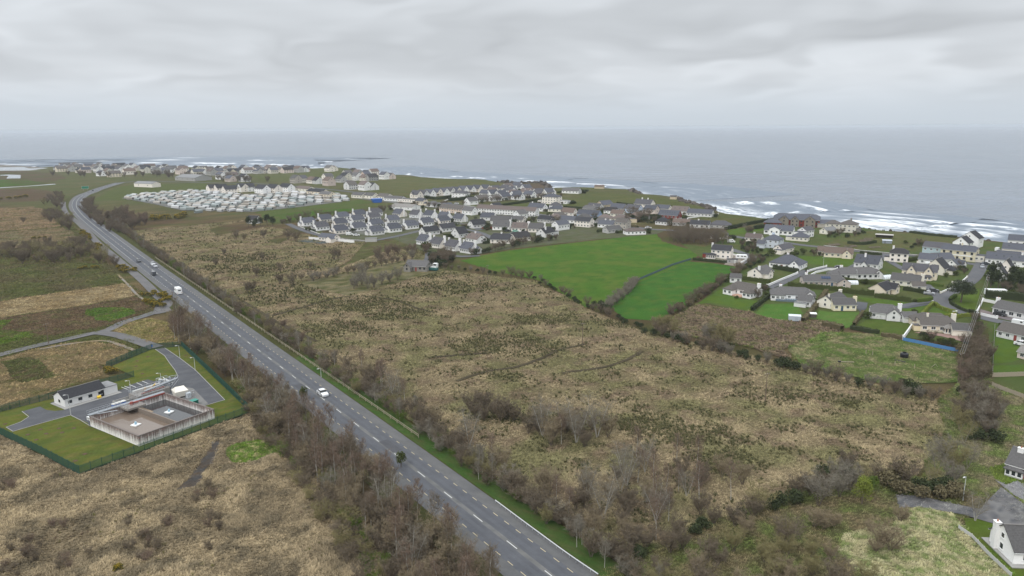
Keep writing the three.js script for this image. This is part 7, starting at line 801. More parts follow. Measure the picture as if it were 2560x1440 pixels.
// molehills on the plant lawn
for (const [x, y] of [[385, 972], [560, 962], [700, 958], [345, 1068], [265, 1020], [440, 1010], [590, 1000], [715, 1268], [805, 1203], [50, 920], [1290, 370], [1350, 440], [1400, 280], [1760, 265], [1300, 320]]) { const p = C('l', x, y), g = new THREE.SphereGeometry(0.62, 9, 5, 0, 6.2832, 0, 1.4), a = g.attributes.position; for (let i = 0; i < a.count; i++) a.setXYZ(i, a.getX(i) * (1 + 0.3 * noise(i, x)), a.getY(i) * 0.4, a.getZ(i) * (1 + 0.3 * noise(x, i))); g.computeVertexNormals(); const m = mesh('molehill', g, M([0.1, 0.07, 0.045], 1)); m.position.set(p.x, 0.2, p.z); m.rotation.y = x; tag(m, 'small brown molehill on the mown grass of the treatment plant', 'molehill', 'molehills'); }
// lamp posts and poles
function lampPost(crop, x, y, h, label, group) { const p = C(crop, x, y), G = thing('lamp_post', label, 'lamp post', V(p.x, 0.15, p.z), 0.6, group); mesh('post', new THREE.CylinderGeometry(0.05, 0.09, h, 8).translate(0, h / 2, 0), M([0.5, 0.51, 0.5], 0.5), G); mesh('arm', tube(V(0, h, 0), V(-0.7, h + 0.08, 0), 0.04), M([0.5, 0.51, 0.5], 0.5), G); mesh('lamp_head', box(0.6, 0.14, 0.24, -0.9, h + 0.1, 0), M([0.6, 0.6, 0.58], 0.5), G); return G; }
lampPost('l', 1246, 660, 5.2, 'grey lamp post beside the blue chemical tanks'); lampPost('l', 672, 830, 6, 'thin grey lamp post at the gable of the control building'); lampPost('l', 1850, 410, 4.6, 'grey lamp post on the grass beside the plant drive'); lampPost('l', 1530, 535, 3.6, 'short grey lamp post beside the parking bays'); lampPost('l', 1705, 285, 4.4, 'grey lamp post near the plant gate');
lampPost('k', 2000, 560, 5.5, 'white lamp post beside the dead end lane'); lampPost('i', 415, 100, 5, 'white lamp post near the tunnel greenhouses'); lampPost('f', 2140, 950, 5, 'thin lamp post on the edge of the striped lawn'); lampPost('s', 803, 945, 3, 'short white marker post on the green verge');
function woodPole(crop, x, y, h, label, group) { const p = C(crop, x, y), G = thing('utility_pole', label, 'pole', V(p.x, 0, p.z), 0.4, group); mesh('pole', new THREE.CylinderGeometry(0.1, 0.15, h, 8).translate(0, h / 2, 0), WOOD, G); mesh('crossarm', box(1.6, 0.12, 0.12, 0, h - 0.5, 0.12), WOOD, G); mesh('insulator', merged([-0.7, 0, 0.7].map((a) => new THREE.CylinderGeometry(0.06, 0.06, 0.2, 6).translate(a, h - 0.34, 0.12))), M([0.5, 0.48, 0.45], 0.4), G); return G; }
woodPole('q', 487, 1118, 8, 'dark timber pole beside the bog track'); woodPole('q', 1742, 790, 9, 'dark timber pole where the track meets the tree belt');
woodPole('s', 1456, 866, 9, 'timber pole standing in the middle of the rough field'); woodPole('s', 1913, 1005, 9, 'timber pole in the near half of the rough field'); woodPole('s', 1219, 700, 8, 'timber pole on the field edge beside the pasture'); woodPole('s', 1000, 622, 8, 'timber pole beside the estate road');
{ const a = C('i', 1985, 560), b = C('i', 1705, 1350), d = C('i', 2070, 230); const P = [['i', 1985, 560, 'timber pole at the white gate pillars'], ['i', 1720, 1385, 'timber pole carrying cables at the edge of the thicket'], ['i', 2070, 300, 'timber pole beside the tall dark hedge']].map(([c, x, y, l]) => woodPole(c, x, y, 9, l));
  for (const [u, v] of [[0, 1], [0, 2]]) for (const o of [-0.7, 0, 0.7]) { const s = P[u].position, e = P[v].position, pts = []; for (let i = 0; i <= 10; i++) { const t = i / 10; pts.push(V(lerp(s.x, e.x, t) + o, 8.7 - 4 * 0.9 * t * (1 - t), lerp(s.z, e.z, t))); } tag(mesh('overhead_cable', new THREE.TubeGeometry(new THREE.CatmullRomCurve3(pts), 20, 0.03, 4), M([0.3, 0.3, 0.3], 0.5)), 'overhead cable strung between the poles by the ' + (v === 1 ? 'thicket' : 'tall hedge'), 'cable', 'overhead cables ' + v); } }
// green steel palisade fence: posts and panels
function palisade(list, label) { const pts = path('l', list), G = thing('palisade_fence', label, 'fence', V(0, 0.1, 0)); const pale = []; for (let i = 0; i < 15; i++) pale.push(box(0.026, 2.2, 0.03, (i + 0.5) / 15 - 0.5, 1.12, 0)); const panel0 = merged([...pale.map((g) => g)]);
  const unit = merged([panel0, box(1, 0.05, 0.05, 0, 0.4, -0.04), box(1, 0.05, 0.05, 0, 1.85, -0.04)]), postG = box(0.1, 2.35, 0.1, 0, 1.18, -0.1);
  for (let i = 0; i < pts.length - 1; i++) { const a = pts[i], b = pts[i + 1], L = a.distanceTo(b), n = Math.max(1, Math.round(L / 2.6)), turn = Math.atan2(-(b.z - a.z), b.x - a.x); for (let k = 0; k < n; k++) { const q = a.clone().lerp(b, (k + 0.5) / n), m = mesh('fence_panel', unit, FENCEG, G); m.position.copy(q); m.scale.x = L / n; m.rotation.y = turn; const w = a.clone().lerp(b, k / n), o = mesh('post', postG, FENCEG, G); o.position.copy(w); o.rotation.y = turn; } } }
palisade([-400, 800, 0, 1012, 400, 1205, 755, 1392], 'green steel palisade fence along the lawn end of the plant'); palisade([755, 1392, 1560, 1095, 2372, 806], 'green steel palisade fence below the treatment tank'); palisade([2372, 806, 2060, 500, 1722, 180], 'green steel palisade fence against the tree belt'); palisade([1722, 180, 1560, 195], 'short green palisade fence right of the plant gate'); palisade([1440, 208, 1200, 300, 1008, 382], 'green steel palisade fence curving away from the plant gate'); palisade([1270, 470, 640, 640, 0, 806, -300, 885], 'green steel palisade fence behind the control building');
{ const a = C('l', 1440, 208), b = C('l', 1560, 195), G = thing('plant_gate', 'green double gate with a small sign at the plant entrance', 'gate', V(a.x, 0.1, a.z), Math.atan2(-(b.z - a.z), b.x - a.x)), L = a.distanceTo(b); for (const s of [0, 1]) { const gs = []; for (let i = 0; i < 9; i++) gs.push(box(0.07, 2.1, 0.03, (s + (i + 0.5) / 9) * L / 2, 1.15, 0)); mesh('leaf', merged([...gs, box(L / 2 - 0.05, 0.08, 0.06, (s + 0.5) * L / 2, 0.3, 0), box(L / 2 - 0.05, 0.08, 0.06, (s + 0.5) * L / 2, 2.0, 0)]), FENCEG, G); } mesh('sign', box(0.5, 0.7, 0.04, 0.1, 1.5, 0.08), BLUE, G); }
// blue board fence, garden walls, wooden fences
function panelFence(crop, list, h, mat, label, gap = 2.4, postMat = mat, boards = 5) { const pts = path(crop, list), G = thing('board_fence', label, 'fence', V(0, 0.1, 0)); const unit = merged(Array.from({ length: boards }, (_, i) => box(0.98, h / boards - 0.03, 0.04, 0, (i + 0.5) * h / boards, 0))), post = box(0.12, h + 0.15, 0.12, 0, h / 2, 0); for (let i = 0; i < pts.length - 1; i++) { const a = pts[i], b = pts[i + 1], L = a.distanceTo(b), n = Math.max(1, Math.round(L / gap)), turn = Math.atan2(-(b.z - a.z), b.x - a.x); for (let k = 0; k <= n; k++) { const w = a.clone().lerp(b, k / n); if (k < n) { const m = mesh('panel', unit, mat, G); m.position.copy(a.clone().lerp(b, (k + 0.5) / n)); m.scale.x = L / n; m.rotation.y = turn; } const o = mesh('post', post, postMat, G); o.position.copy(w); o.rotation.y = turn; } } }
panelFence('i', [1010, 880, 1460, 975, 1905, 1062], 1.25, M([0.075, 0.21, 0.42], 0.8), 'bright blue board fence behind the large cream bungalow', 2.2, M([0.06, 0.18, 0.37], 0.8), 4);
panelFence('i', [2155, 1350, 2300, 1345, 2560, 1335], 1.5, PALEWOOD, 'grey wooden fence across the end of the lawn');
panelFence('j', [2200, 280, 2350, 340, 2541, 410], 1.3, PALEWOOD, 'grey wooden fence beside the patio');
panelFence('i', [2155, 1340, 2160, 1180, 2185, 700], 1.0, M([0.3, 0.29, 0.27], 0.9), 'thin wire and post fence along the grass lane', 3);
panelFence('k', [1960, 820, 2080, 900, 2250, 1080, 2440, 1260], 0.9, M([0.5, 0.5, 0.48], 0.8), 'low pale rail fence between the meadow and the mossy lawn', 2.2, M([0.5, 0.5, 0.48], 0.8), 2);
panelFence('e', [1440, 1420, 1700, 1310, 1950, 1200, 2190, 1125], 1.1, M([0.07, 0.11, 0.13], 0.8), 'dark blue green fence dividing the two pastures', 3);
panelFence('d', [1370, 870, 1460, 862, 1550, 868], 1.6, M([0.22, 0.06, 0.04], 0.8), 'red stained board fence between two estate houses', 2.4);
function gardenWall(crop, list, h, label, mat = WALL.w, t = 0.3) { const pts = path(crop, list), G = thing('garden_wall', label, 'wall', V(0, 0.1, 0)), gs = [], cs = []; for (let i = 0; i < pts.length - 1; i++) { const a = pts[i], b = pts[i + 1], L = a.distanceTo(b) + 0.1, turn = Math.atan2(-(b.z - a.z), b.x - a.x), cx = (a.x + b.x) / 2, cz = (a.z + b.z) / 2; gs.push(box(L, h, t, 0, h / 2, 0).rotateY(turn).translate(cx, 0, cz)); cs.push(box(L + 0.02, 0.09, t + 0.12, 0, h + 0.045, 0).rotateY(turn).translate(cx, 0, cz)); } mesh('masonry', merged(gs), mat, G); mesh('coping', merged(cs), FASCIA, G); for (const e of [pts[0], pts[pts.length - 1]]) { const m = mesh('pillar', box(0.55, h + 0.4, 0.55, 0, (h + 0.4) / 2, 0), mat, G); m.position.set(e.x, 0, e.z); } }
gardenWall('i', [1010, 872, 1100, 745, 1200, 620], 1.5, 'white garden wall from the blue fence up to the cream bungalow'); gardenWall('i', [1385, 405, 1480, 465, 1580, 510, 1690, 535], 0.9, 'white wall curving along the road bend'); gardenWall('i', [1945, 545, 2090, 580, 2210, 605], 1.1, 'white wall in front of the bungalow with the black car'); gardenWall('i', [1945, 545, 1990, 470, 2030, 380], 1.3, 'white wall beside the timber pole and gate'); gardenWall('i', [2035, 380, 2120, 395, 2200, 415], 1.2, 'white wall behind the small patio garden');
gardenWall('h', [1420, 400, 1600, 320, 1810, 235], 1.1, 'white wall along the lane below the hipped bungalow'); gardenWall('f', [1940, 1030, 2060, 990, 2180, 965], 0.9, 'white wall with pillars opposite the striped lawn'); gardenWall('f', [1960, 1090, 2050, 1040, 2200, 1005, 2310, 1000, 2340, 975], 1.0, 'white curved wall above the bungalow with solar panels'); gardenWall('f', [940, 800, 1050, 825, 1150, 840, 1170, 870, 1090, 920], 0.9, 'white wall around the yard with the camper'); gardenWall('i', [1490, 280, 1570, 245, 1650, 215], 0.8, 'pale wall at the road junction', WALL.c); gardenWall('g', [1640, 1070, 1760, 1060, 1830, 1000], 0.8, 'pale wall opposite the cream guest house', WALL.c);
gardenWall('c', [260, 870, 500, 960, 830, 1030, 1110, 1050], 0.9, 'grey wall below the holiday cottages', WALL.s); gardenWall('d', [1090, 520, 1280, 550, 1470, 580], 1, 'low grey wall along the street beside the estate', WALL.g); gardenWall('e', [2000, 610, 2200, 590, 2540, 545], 1, 'white wall around the long cliff side bungalow'); gardenWall('d', [780, 460, 850, 430, 920, 410], 1, 'white wall leading to the white villa');
gardenWall('g', [0, 600, 230, 625, 460, 660, 850, 695, 1200, 720], 0.8, 'stone wall along the road below the allotments', WALL.s);
// ------------------------------------------------------------------ vehicles
const TYRE = M([0.015, 0.015, 0.016], 0.9), CARGLASS = new THREE.MeshPhysicalMaterial({ color: rgb(0.012, 0.014, 0.016), roughness: 0.05 }), LAMPC = M([0.7, 0.7, 0.68], 0.2), TAIL = M([0.35, 0.02, 0.02], 0.3);
const paint = (c) => new THREE.MeshPhysicalMaterial({ color: rgb(...c), roughness: 0.35, clearcoat: 1, clearcoatRoughness: 0.08 });
function profileGeo(pts, width, bev = 0.12) { const s = new THREE.Shape(); pts.forEach(([x, y], i) => (i ? s.lineTo(x, y) : s.moveTo(x, y))); s.closePath(); return new THREE.ExtrudeGeometry(s, { depth: width - 2 * bev, bevelEnabled: true, bevelSize: bev * 0.8, bevelThickness: bev, bevelSegments: 2 }).translate(0, 0, -(width - 2 * bev) / 2); }
function wheels(G, xs, w, r = 0.33) { for (const x of xs) for (const s of [1, -1]) { const m = mesh('wheel', new THREE.CylinderGeometry(r, r, 0.22, 16).rotateX(Math.PI / 2), TYRE, G); m.position.set(x, r, s * (w / 2 - 0.1)); mesh('rim', new THREE.CylinderGeometry(r * 0.62, r * 0.62, 0.24, 12).rotateX(Math.PI / 2), STEEL, m); } }
function car(p, turn, label, colour, kind = 'hatch', name = 'car', group) {
  const van = kind === 'van', G = thing(name, label, van ? 'van' : 'car', V(p.x, RY + 0.01, p.z), turn, group), W = van ? 1.95 : 1.8, Lh = van ? 2.5 : 2.15;
  mesh('body', van ? profileGeo([[-2.5, 0.3], [2.5, 0.3], [2.55, 1.0], [1.75, 1.2], [1.2, 2.1], [-2.45, 2.15], [-2.55, 0.5]], W) : profileGeo([[-2.1, 0.28], [2.1, 0.28], [2.18, 0.62], [2.05, 0.82], [1.05, 0.98], [-1.75, 1.02], [-2.15, 0.9], [-2.2, 0.5]], W), paint(colour), G);
  if (van) { mesh('windscreen', profileGeo([[1.3, 2.0], [1.82, 1.24], [1.86, 1.28], [1.36, 2.03]], W * 0.88, 0.02), CARGLASS, G); for (const s of [1, -1]) { mesh('side_window', box(0.85, 0.5, 0.03, 0.75, 1.6, s * (W / 2)), CARGLASS, G); } }
  else { mesh('glasshouse', profileGeo([[1.1, 0.96], [0.45, 1.42], [-1.15, 1.45], [-1.85, 1.0]], W * 0.9, 0.14), CARGLASS, G); mesh('roof', profileGeo([[0.42, 1.42], [0.35, 1.49], [-1.05, 1.51], [-1.2, 1.44]], W * 0.84, 0.1), paint(colour), G); for (const s of [1, -1]) mesh('pillar', merged([box(0.09, 0.5, 0.04).rotateZ(0.1).translate(-0.4, 1.2, s * W * 0.445), box(0.1, 0.5, 0.04).rotateZ(-0.7).translate(-1.45, 1.2, s * W * 0.44)]), paint(colour), G); }
  for (const s of [1, -1]) { mesh('headlight', box(0.12, 0.16, 0.4, van ? 2.5 : 2.1, van ? 0.8 : 0.68, s * W * 0.34), LAMPC, G); mesh('tail_light', box(0.1, 0.18, 0.3, van ? -2.52 : -2.14, 0.8, s * W * 0.36), TAIL, G); mesh('mirror', box(0.16, 0.14, 0.2, 0.85, van ? 1.4 : 1.05, s * (W / 2 + 0.08)), BLACKP, G); }
  wheels(G, [1.35, -1.35], W); if (!van) G.scale.set(1.06, 1.14, 1.08); return G;
}
const roadTurn = (x, y) => { const p = at(x, y); let b = 0, bd = 1e9; mainPts.forEach((q, i) => { const d = q.distanceTo(p); if (d < bd) { bd = d; b = i; } }); const t = mainPts[Math.min(b + 1, mainPts.length - 1)].clone().sub(mainPts[Math.max(0, b - 1)]); return Math.atan2(-t.z, t.x); };
car(at(807, 990), roadTurn(807, 990) + Math.PI, 'white car driving alone on the main road', [0.75, 0.76, 0.77]);
car(at(347, 656), roadTurn(347, 656), 'dark car driving away on the main road', [0.06, 0.065, 0.075]); car(at(382, 664), roadTurn(382, 664) + Math.PI, 'white car just ahead of another car on the main road', [0.72, 0.73, 0.74]); car(at(388, 669), roadTurn(388, 669) + Math.PI, 'silver car close behind the white car on the main road', [0.4, 0.41, 0.43]);
car(at(384, 689), roadTurn(384, 689), 'dark grey van driving away on the main road', [0.05, 0.055, 0.065], 'van', 'van'); car(at(233, 478), roadTurn(233, 478), 'black car on the far bend of the main road', [0.02, 0.02, 0.025]);
{ const p = at(446, 735), G = thing('motorhome', 'white motorhome on the main road beside the track junction', 'motorhome', V(p.x, RY, p.z), roadTurn(446, 735)); mesh('body', profileGeo([[-3.2, 0.45], [3.0, 0.45], [3.1, 1.1], [2.2, 1.35], [1.9, 1.9], [2.2, 2.1], [2.1, 2.95], [-3.2, 3.0]], 2.3, 0.15), M([0.78, 0.78, 0.76], 0.4), G); mesh('windscreen', profileGeo([[1.98, 1.9], [2.26, 1.42], [2.32, 1.46], [2.04, 1.94]], 1.9, 0.02), CARGLASS, G); for (const s of [1, -1]) { mesh('side_window', box(1.1, 0.55, 0.04, -0.6, 2.0, s * 1.16), CARGLASS, G); mesh('side_window', box(0.8, 0.5, 0.04, 1.4, 1.75, s * 1.16), CARGLASS, G); } mesh('rear_window', box(0.04, 0.5, 1.2, -3.34, 2.1, 0), CARGLASS, G); for (const s of [1, -1]) mesh('tail_light', box(0.06, 0.3, 0.25, -3.34, 0.9, s * 0.9), TAIL, G); wheels(G, [1.9, -1.7], 2.2, 0.36); }
const park = (crop, x, y, turn, label, c, kind) => { const g = car(C(crop, x, y), turn, label, c, kind, kind === 'van' ? 'van' : 'car'); g.position.y = 0.25; };
park('i', 2250, 565, -1.08, 'black car parked outside the long white bungalow', [0.015, 0.016, 0.018]); park('i', 1400, 260, -0.3, 'dark car parked beside the junction hedge', [0.03, 0.03, 0.035]); park('i', 1345, 295, -0.5, 'grey car parked at the mouth of the drive', [0.3, 0.31, 0.33]); park('g', 2025, 870, 1.0, 'silver car on the bend of the main street', [0.4, 0.42, 0.45]); park('g', 1985, 790, 0.9, 'black car outside the cream public house', [0.02, 0.02, 0.022]); park('g', 2215, 655, 0.8, 'white van parked on the slipway street', [0.75, 0.75, 0.74], 'van'); park('g', 2060, 835, 0.2, 'dark car parked across the street from the pub', [0.03, 0.035, 0.05]); park('g', 1355, 850, -0.5, 'white van parked behind the cream guest house', [0.75, 0.75, 0.74], 'van'); park('i', 2500, 690, -0.9, 'white van at the end of the garden beside the road', [0.75, 0.75, 0.74], 'van'); park('i', 2530, 950, -0.9, 'white car parked behind the bungalow by the grass lane', [0.72, 0.72, 0.72]); park('e', 1640, 728, -0.45, 'white car on the coastal street', [0.75, 0.75, 0.74]); park('d', 1300, 615, -0.3, 'white camper van parked beside the tall white gable', [0.78, 0.78, 0.76], 'van'); park('d', 1880, 918, 0, 'pale green car parked on the green', [0.25, 0.5, 0.38]); park('d', 1765, 912, 0.1, 'black car parked on the green', [0.02, 0.02, 0.02]); park('f', 960, 650, -0.2, 'white camper parked below the pale bare tree', [0.78, 0.78, 0.76], 'van'); park('c', 890, 965, 0.2, 'white van parked below the holiday cottages', [0.76, 0.76, 0.75], 'van'); park('c', 980, 975, 0.2, 'white car parked beside the white van below the cottages', [0.72, 0.72, 0.72]); park('f', 2340, 985, -0.2, 'dark car parked on the lane near the long white bungalow', [0.03, 0.03, 0.035]); park('c', 1710, 745, -0.5, 'white car parked before the back row of cottages', [0.75, 0.75, 0.75]); park('d', 1160, 492, -0.4, 'white car parked in the street car park', [0.75, 0.75, 0.74]); park('d', 985, 492, -0.4, 'silver car parked in the street car park', [0.5, 0.5, 0.5]); park('d', 760, 500, -0.4, 'white car parked at the left end of the car park', [0.72, 0.72, 0.7]);
for (let i = 0; i < 12; i++) { const m = mulberry(60 + i), p = V(0, 0, 0).lerpVectors(C('d', 1540, 690), C('d', 1900, 712), i / 12), c = [[0.03, 0.03, 0.04], [0.6, 0.6, 0.6], [0.1, 0.12, 0.16], [0.72, 0.72, 0.7]][i % 4], g = car(p, 0.9 + m() * 0.2, 'car parked in front of the long white terrace', c, 'hatch', 'car', 'cars before the terrace'); g.position.y = 0.25; }
{ const p = C('f', 1095, 862), G = thing('touring_caravan', 'white touring caravan parked in the yard by the white two storey house', 'caravan', V(p.x, 0.3, p.z), -20 * D2R); mesh('body', profileGeo([[-3.2, 0.5], [3.0, 0.5], [3.35, 1.3], [2.7, 2.5], [-2.8, 2.55], [-3.4, 1.6]], 2.3, 0.16), M([0.8, 0.8, 0.79], 0.35), G); for (const x of [-2, 0.2, 1.9]) mesh('window', box(1.2, 0.6, 0.05, x, 1.75, 1.15), CARGLASS, G); mesh('end_window', box(0.06, 0.6, 1.6, 3.12, 1.75, 0), CARGLASS, G); mesh('drawbar', tube(V(-3.2, 0.5, 0), V(-4.4, 0.5, 0), 0.06), STEEL, G); wheels(G, [0], 2.2, 0.32); }
// ------------------------------------------------------------------ odd things
function tunnel(crop, x, y, turn, L, R, label) { const p = C(crop, x, y), G = thing('tunnel_greenhouse', label, 'greenhouse', V(p.x, 0.15, p.z), turn); const g = new THREE.CylinderGeometry(R, R, L, 20, 1, true, 0, Math.PI).rotateZ(Math.PI / 2).rotateX(-Math.PI / 2); g.rotateX(Math.PI / 2); const s = new THREE.Shape(); s.absarc(0, 0, R, 0, Math.PI); s.closePath(); mesh('cover', new THREE.ExtrudeGeometry(s, { depth: L, bevelEnabled: false, curveSegments: 16 }).translate(0, 0, -L / 2).rotateY(Math.PI / 2), M([0.62, 0.65, 0.66], 0.35), G); mesh('hoop', merged([-0.5, -0.25, 0, 0.25, 0.5].map((k) => new THREE.TorusGeometry(R + 0.03, 0.05, 5, 18, Math.PI).rotateY(Math.PI / 2).translate(k * L, 0, 0))), GALV, G); mesh('door', box(0.06, 1.6, 0.8, L / 2 + 0.04, 0.8, 0), WHITEP, G); }
tunnel('g', 790, 1010, 0.35, 5.4, 1.9, 'white tunnel greenhouse at the end of the long white bungalow'); tunnel('g', 350, 1078, -0.1, 5.6, 1.8, 'white tunnel greenhouse beside the pink bungalow with solar panels');
{ const p = C('h', 1770, 825), G = thing('garden_shed', 'grey metal garden shed on the edge of the bright lawn', 'shed', V(p.x, 0.15, p.z), -15 * D2R); mesh('wall', box(4.6, 2.0, 3, 0, 1, 0), M([0.42, 0.46, 0.5], 0.5), G); mesh('roof', poly3([V(-2.4, 1.95, 1.6), V(2.4, 1.95, 1.6), V(2.4, 1.95, -1.6), V(-2.4, 1.95, -1.6), V(-2.4, 2.5, 0), V(2.4, 2.5, 0)], [[0, 1, 5, 4], [2, 3, 4, 5], [1, 2, 5], [3, 0, 4], [0, 3, 2, 1]]), M([0.55, 0.58, 0.6], 0.4), G); mesh('door', box(1.2, 1.7, 0.06, 0.6, 0.9, 1.52), M([0.36, 0.4, 0.44], 0.5), G); }
{ const p = C('h', 2010, 785), G = thing('small_shed', 'small dark shed with a white roof beside the brown hedge', 'shed', V(p.x, 0.15, p.z), -0.2); mesh('wall', box(2.2, 1.5, 1.8, 0, 0.75, 0), M([0.1, 0.09, 0.08], 0.9), G); mesh('roof', box(2.6, 0.12, 2.2).rotateX(0.1).translate(0, 1.6, 0), WHITEP, G); }
{ const p = C('i', 1025, 1095), G = thing('wrapped_bale', 'black plastic wrapped bale on the rough plot behind the blue fence', 'bale', V(p.x, 0.1, p.z), 0.4); const pr = [[0, 0], [1.15, 0], [1.3, 0.15], [1.32, 1.2], [1.15, 1.5], [0.6, 1.62], [0, 1.6]].map(([a, b]) => new THREE.Vector2(a, b)); mesh('wrapping', new THREE.LatheGeometry(pr, 20), BLACKP, G); mesh('tyre', new THREE.TorusGeometry(0.5, 0.14, 8, 16).rotateX(Math.PI / 2).translate(0, 1.7, 0), TYRE, G); }
tag(mesh('black_pipe', tube(C('i', 905, 1125, 0.25), C('i', 1045, 1155, 0.25), 0.22, 10), BLACKP), 'length of black pipe lying on the rough plot', 'pipe');
{ const a = C('i', 200, 1160), G = thing('fallen_post', 'fallen grey post with a dark stump on the rough plot', 'post', V(a.x, 0.2, a.z), -0.1); mesh('post', tube(V(0, 0.15, 0), V(4.6, 0.12, 0), 0.12), PALEWOOD, G); mesh('stump', box(0.9, 0.5, 0.6, -0.1, 0.2, 0), BLACKP, G); }
for (const [x, y, l] of [[535, 1055, 'leftmost of a pair in the long grass'], [620, 1070, 'second of a pair in the long grass'], [905, 1200, 'short one near the black pipe'], [1155, 1240, 'beside the wooden frame']]) { const p = C('i', x, y), G = thing('timber_stake', 'weathered timber stake, ' + l.replace('leftmost', 'first'), 'stake', V(p.x, 0, p.z)); mesh('stake', box(0.14, 1.5, 0.14, 0, 0.75, 0), PALEWOOD, G); mesh('point', new THREE.ConeGeometry(0.1, 0.2, 4).translate(0, 1.58, 0), PALEWOOD, G); }
{ const p = C('i', 1420, 1220), G = thing('timber_trestle', 'fallen pale timber frame on the rough plot', 'frame', V(p.x, 0.1, p.z), 0.3); mesh('beam', tube(V(-1.6, 0, 0), V(0, 1.1, 0), 0.06), PALEWOOD, G); mesh('beam', tube(V(0, 1.1, 0), V(0.8, 0, 0.4), 0.06), PALEWOOD, G); mesh('beam', tube(V(0, 1.1, 0), V(0.2, 0, -0.8), 0.06), PALEWOOD, G); }
{ const p = C('g', 2190, 1215), G = thing('white_cabin', 'long white portable cabin in front of the conifers', 'cabin', V(p.x, 0.2, p.z), -8 * D2R); mesh('body', box(8.5, 2.3, 3, 0, 1.25, 0), M([0.75, 0.76, 0.76], 0.5), G); mesh('roof', box(8.7, 0.14, 3.2, 0, 2.45, 0), M([0.8, 0.8, 0.8], 0.4), G); mesh('window', box(1.4, 0.8, 0.06, 2.4, 1.5, 1.52), GLASS, G); mesh('door', box(0.9, 1.9, 0.06, -2, 1.15, 1.52), M([0.5, 0.5, 0.5], 0.5), G); }
{ const p = C('c', 1960, 1410), G = thing('white_digger', 'white machine with raised cab parked at the abandoned cottage', 'machine', V(p.x, 0.1, p.z), -20 * D2R); mesh('body', box(5, 1.6, 2.4, 0, 1.3, 0), WHITEP, G); mesh('cab', box(2.4, 1.9, 2.2, 1.6, 3.0, 0), WHITEP, G); mesh('window', box(1.8, 0.9, 2.26, 1.6, 3.2, 0), CARGLASS, G); mesh('tarpaulin', box(4.6, 1.2, 2.6, 1.2, 1.0, 1.6), M([0.03, 0.1, 0.09], 0.8), G); wheels(G, [1.6, -1.6], 2.5, 0.5); }
{ const p = C('c', 1240, 545), G = thing('blue_skip', 'bright blue skip beside the green field', 'skip', V(p.x, 0.1, p.z), 0.5); mesh('body', poly3([V(-4, 0, 3), V(4, 0, 3), V(4, 0, -3), V(-4, 0, -3), V(-5.5, 4, 3.4), V(5.5, 4, 3.4), V(5.5, 4, -3.4), V(-5.5, 4, -3.4)], [[0, 1, 5, 4], [1, 2, 6, 5], [2, 3, 7, 6], [3, 0, 4, 7], [4, 5, 6, 7]]), BLUE, G); mesh('rim', merged([box(11.2, 0.3, 0.3, 0, 4, 3.4), box(11.2, 0.3, 0.3, 0, 4, -3.4)]), M([0.1, 0.25, 0.6], 0.5), G); }
for (const [x, y, w, h] of [[120, 570, 150, 30], [330, 590, 160, 26], [520, 515, 150, 30], [640, 605, 150, 18], [380, 555, 110, 18], [560, 495, 120, 16]]) { const pts = path('g', [x - w / 2, y, x + w / 2, y - h * 0.3, x + w / 2 + 20, y + h * 0.5, x - w / 2 + 20, y + h]); structure(mesh('vegetable_bed', sheetGeo(pts, 2, LIFT() + 0.1, blend([[0.13, 0.1, 0.075], [0.22, 0.19, 0.16], [0.09, 0.1, 0.045]], 4, 2)), matGrass)); }
{ const p = C('g', 770, 485), G = thing('open_shed', 'long low open fronted shed on the allotment slope', 'shed', V(p.x, 0.1, p.z), -28 * D2R); mesh('wall', merged([box(11, 2.2, 0.2, 0, 1.1, -1.6), box(0.2, 2.2, 3.2, -5.4, 1.1, 0), box(0.2, 2.2, 3.2, 5.4, 1.1, 0)]), M([0.2, 0.17, 0.14], 0.9), G); mesh('roof', box(11.6, 0.14, 3.8).rotateX(0.08).translate(0, 2.3, 0), M([0.4, 0.38, 0.35], 0.7), G); }
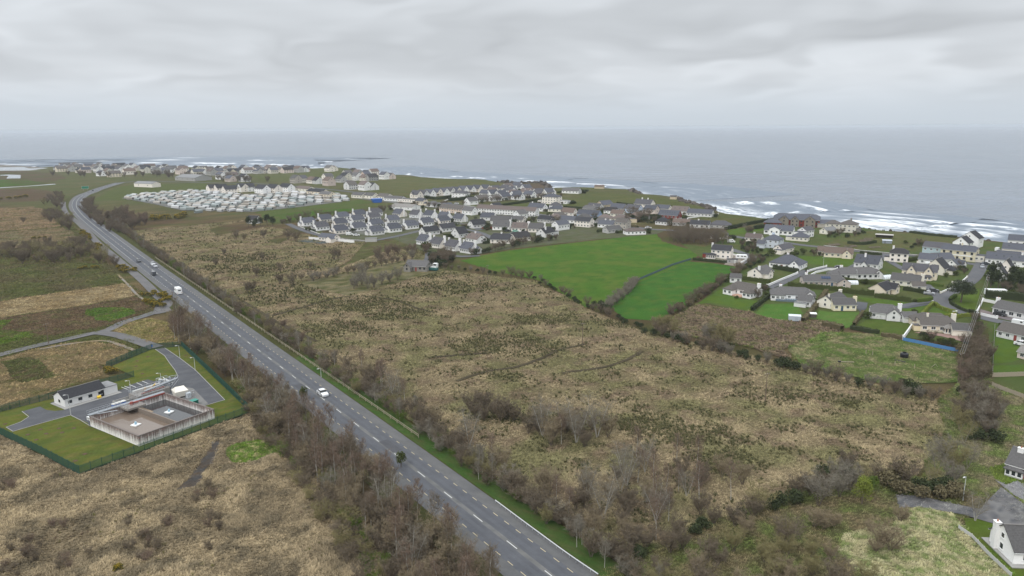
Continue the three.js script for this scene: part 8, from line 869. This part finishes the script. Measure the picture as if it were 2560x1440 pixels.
{ const p = C('g', 805, 555), G = thing('tin_hut', 'small grey tin hut among the allotments', 'hut', V(p.x, 0.1, p.z), -20 * D2R); mesh('wall', box(5.6, 2, 3.4, 0, 1, 0), M([0.24, 0.27, 0.3], 0.6), G); mesh('roof', box(6, 0.12, 3.8).rotateX(0.08).translate(0, 2.1, 0), M([0.45, 0.48, 0.52], 0.5), G); mesh('door', box(0.9, 1.7, 0.06, -1.4, 0.85, 1.72), M([0.15, 0.16, 0.18], 0.6), G); }
{ const p = C('a', 1095, 545), G = thing('road_sign', 'large green direction sign at the far bend', 'sign', V(p.x, 0.1, p.z), 0.7); mesh('panel', box(8, 3, 0.15, 0, 4, 0), M([0.02, 0.2, 0.12], 0.5), G); mesh('border', box(8.3, 3.3, 0.1, 0, 4, -0.05), WHITEP, G); for (const x of [-2.5, 2.5]) mesh('post', box(0.2, 4, 0.2, x, 2, -0.2), STEEL, G); }
{ // post and rail barrier along the right edge of the main road
  const pts = mainPts.filter((_, i) => i > 45 && i < 215), n = sides(pts), G = thing('roadside_fence', 'weathered timber rail fence along the verge of the main road', 'fence', V(0, RY, 0)), gs = []; pts.forEach((p, i) => { const q = V(p.x + n[i].x * 9.2, 0, p.z + n[i].z * 9.2); if (i < pts.length - 1) { const w = V(pts[i + 1].x + n[i + 1].x * 9.2, 0, pts[i + 1].z + n[i + 1].z * 9.2); gs.push(tube(q.clone().setY(0.95), w.clone().setY(0.95), 0.07, 5), tube(q.clone().setY(0.5), w.clone().setY(0.5), 0.06, 5)); } if (i % 2 === 0) { const m = mesh('post', box(0.13, 1.15, 0.13, 0, 0.5, 0), PALEWOOD, G); m.position.copy(q); } }); mesh('rail', merged(gs), PALEWOOD, G); }
{ const pts = curvePts(path('p', [780, 850, 1100, 1090, 1400, 1310, 1620, 1460]), 2), G = thing('safety_barrier', 'galvanised steel crash barrier on the verge at the near end of the road', 'barrier', V(0, RY, 0)), gs = []; for (let i = 0; i < pts.length - 1; i++) { gs.push(tube(pts[i].clone().setY(0.62), pts[i + 1].clone().setY(0.62), 0.1, 6)); mesh('post', box(0.1, 0.7, 0.12, 0, 0.33, 0), GALV, G).position.copy(pts[i]); } mesh('beam', merged(gs), M([0.55, 0.56, 0.56], 0.5), G); }
renderer.render(scene, camera);
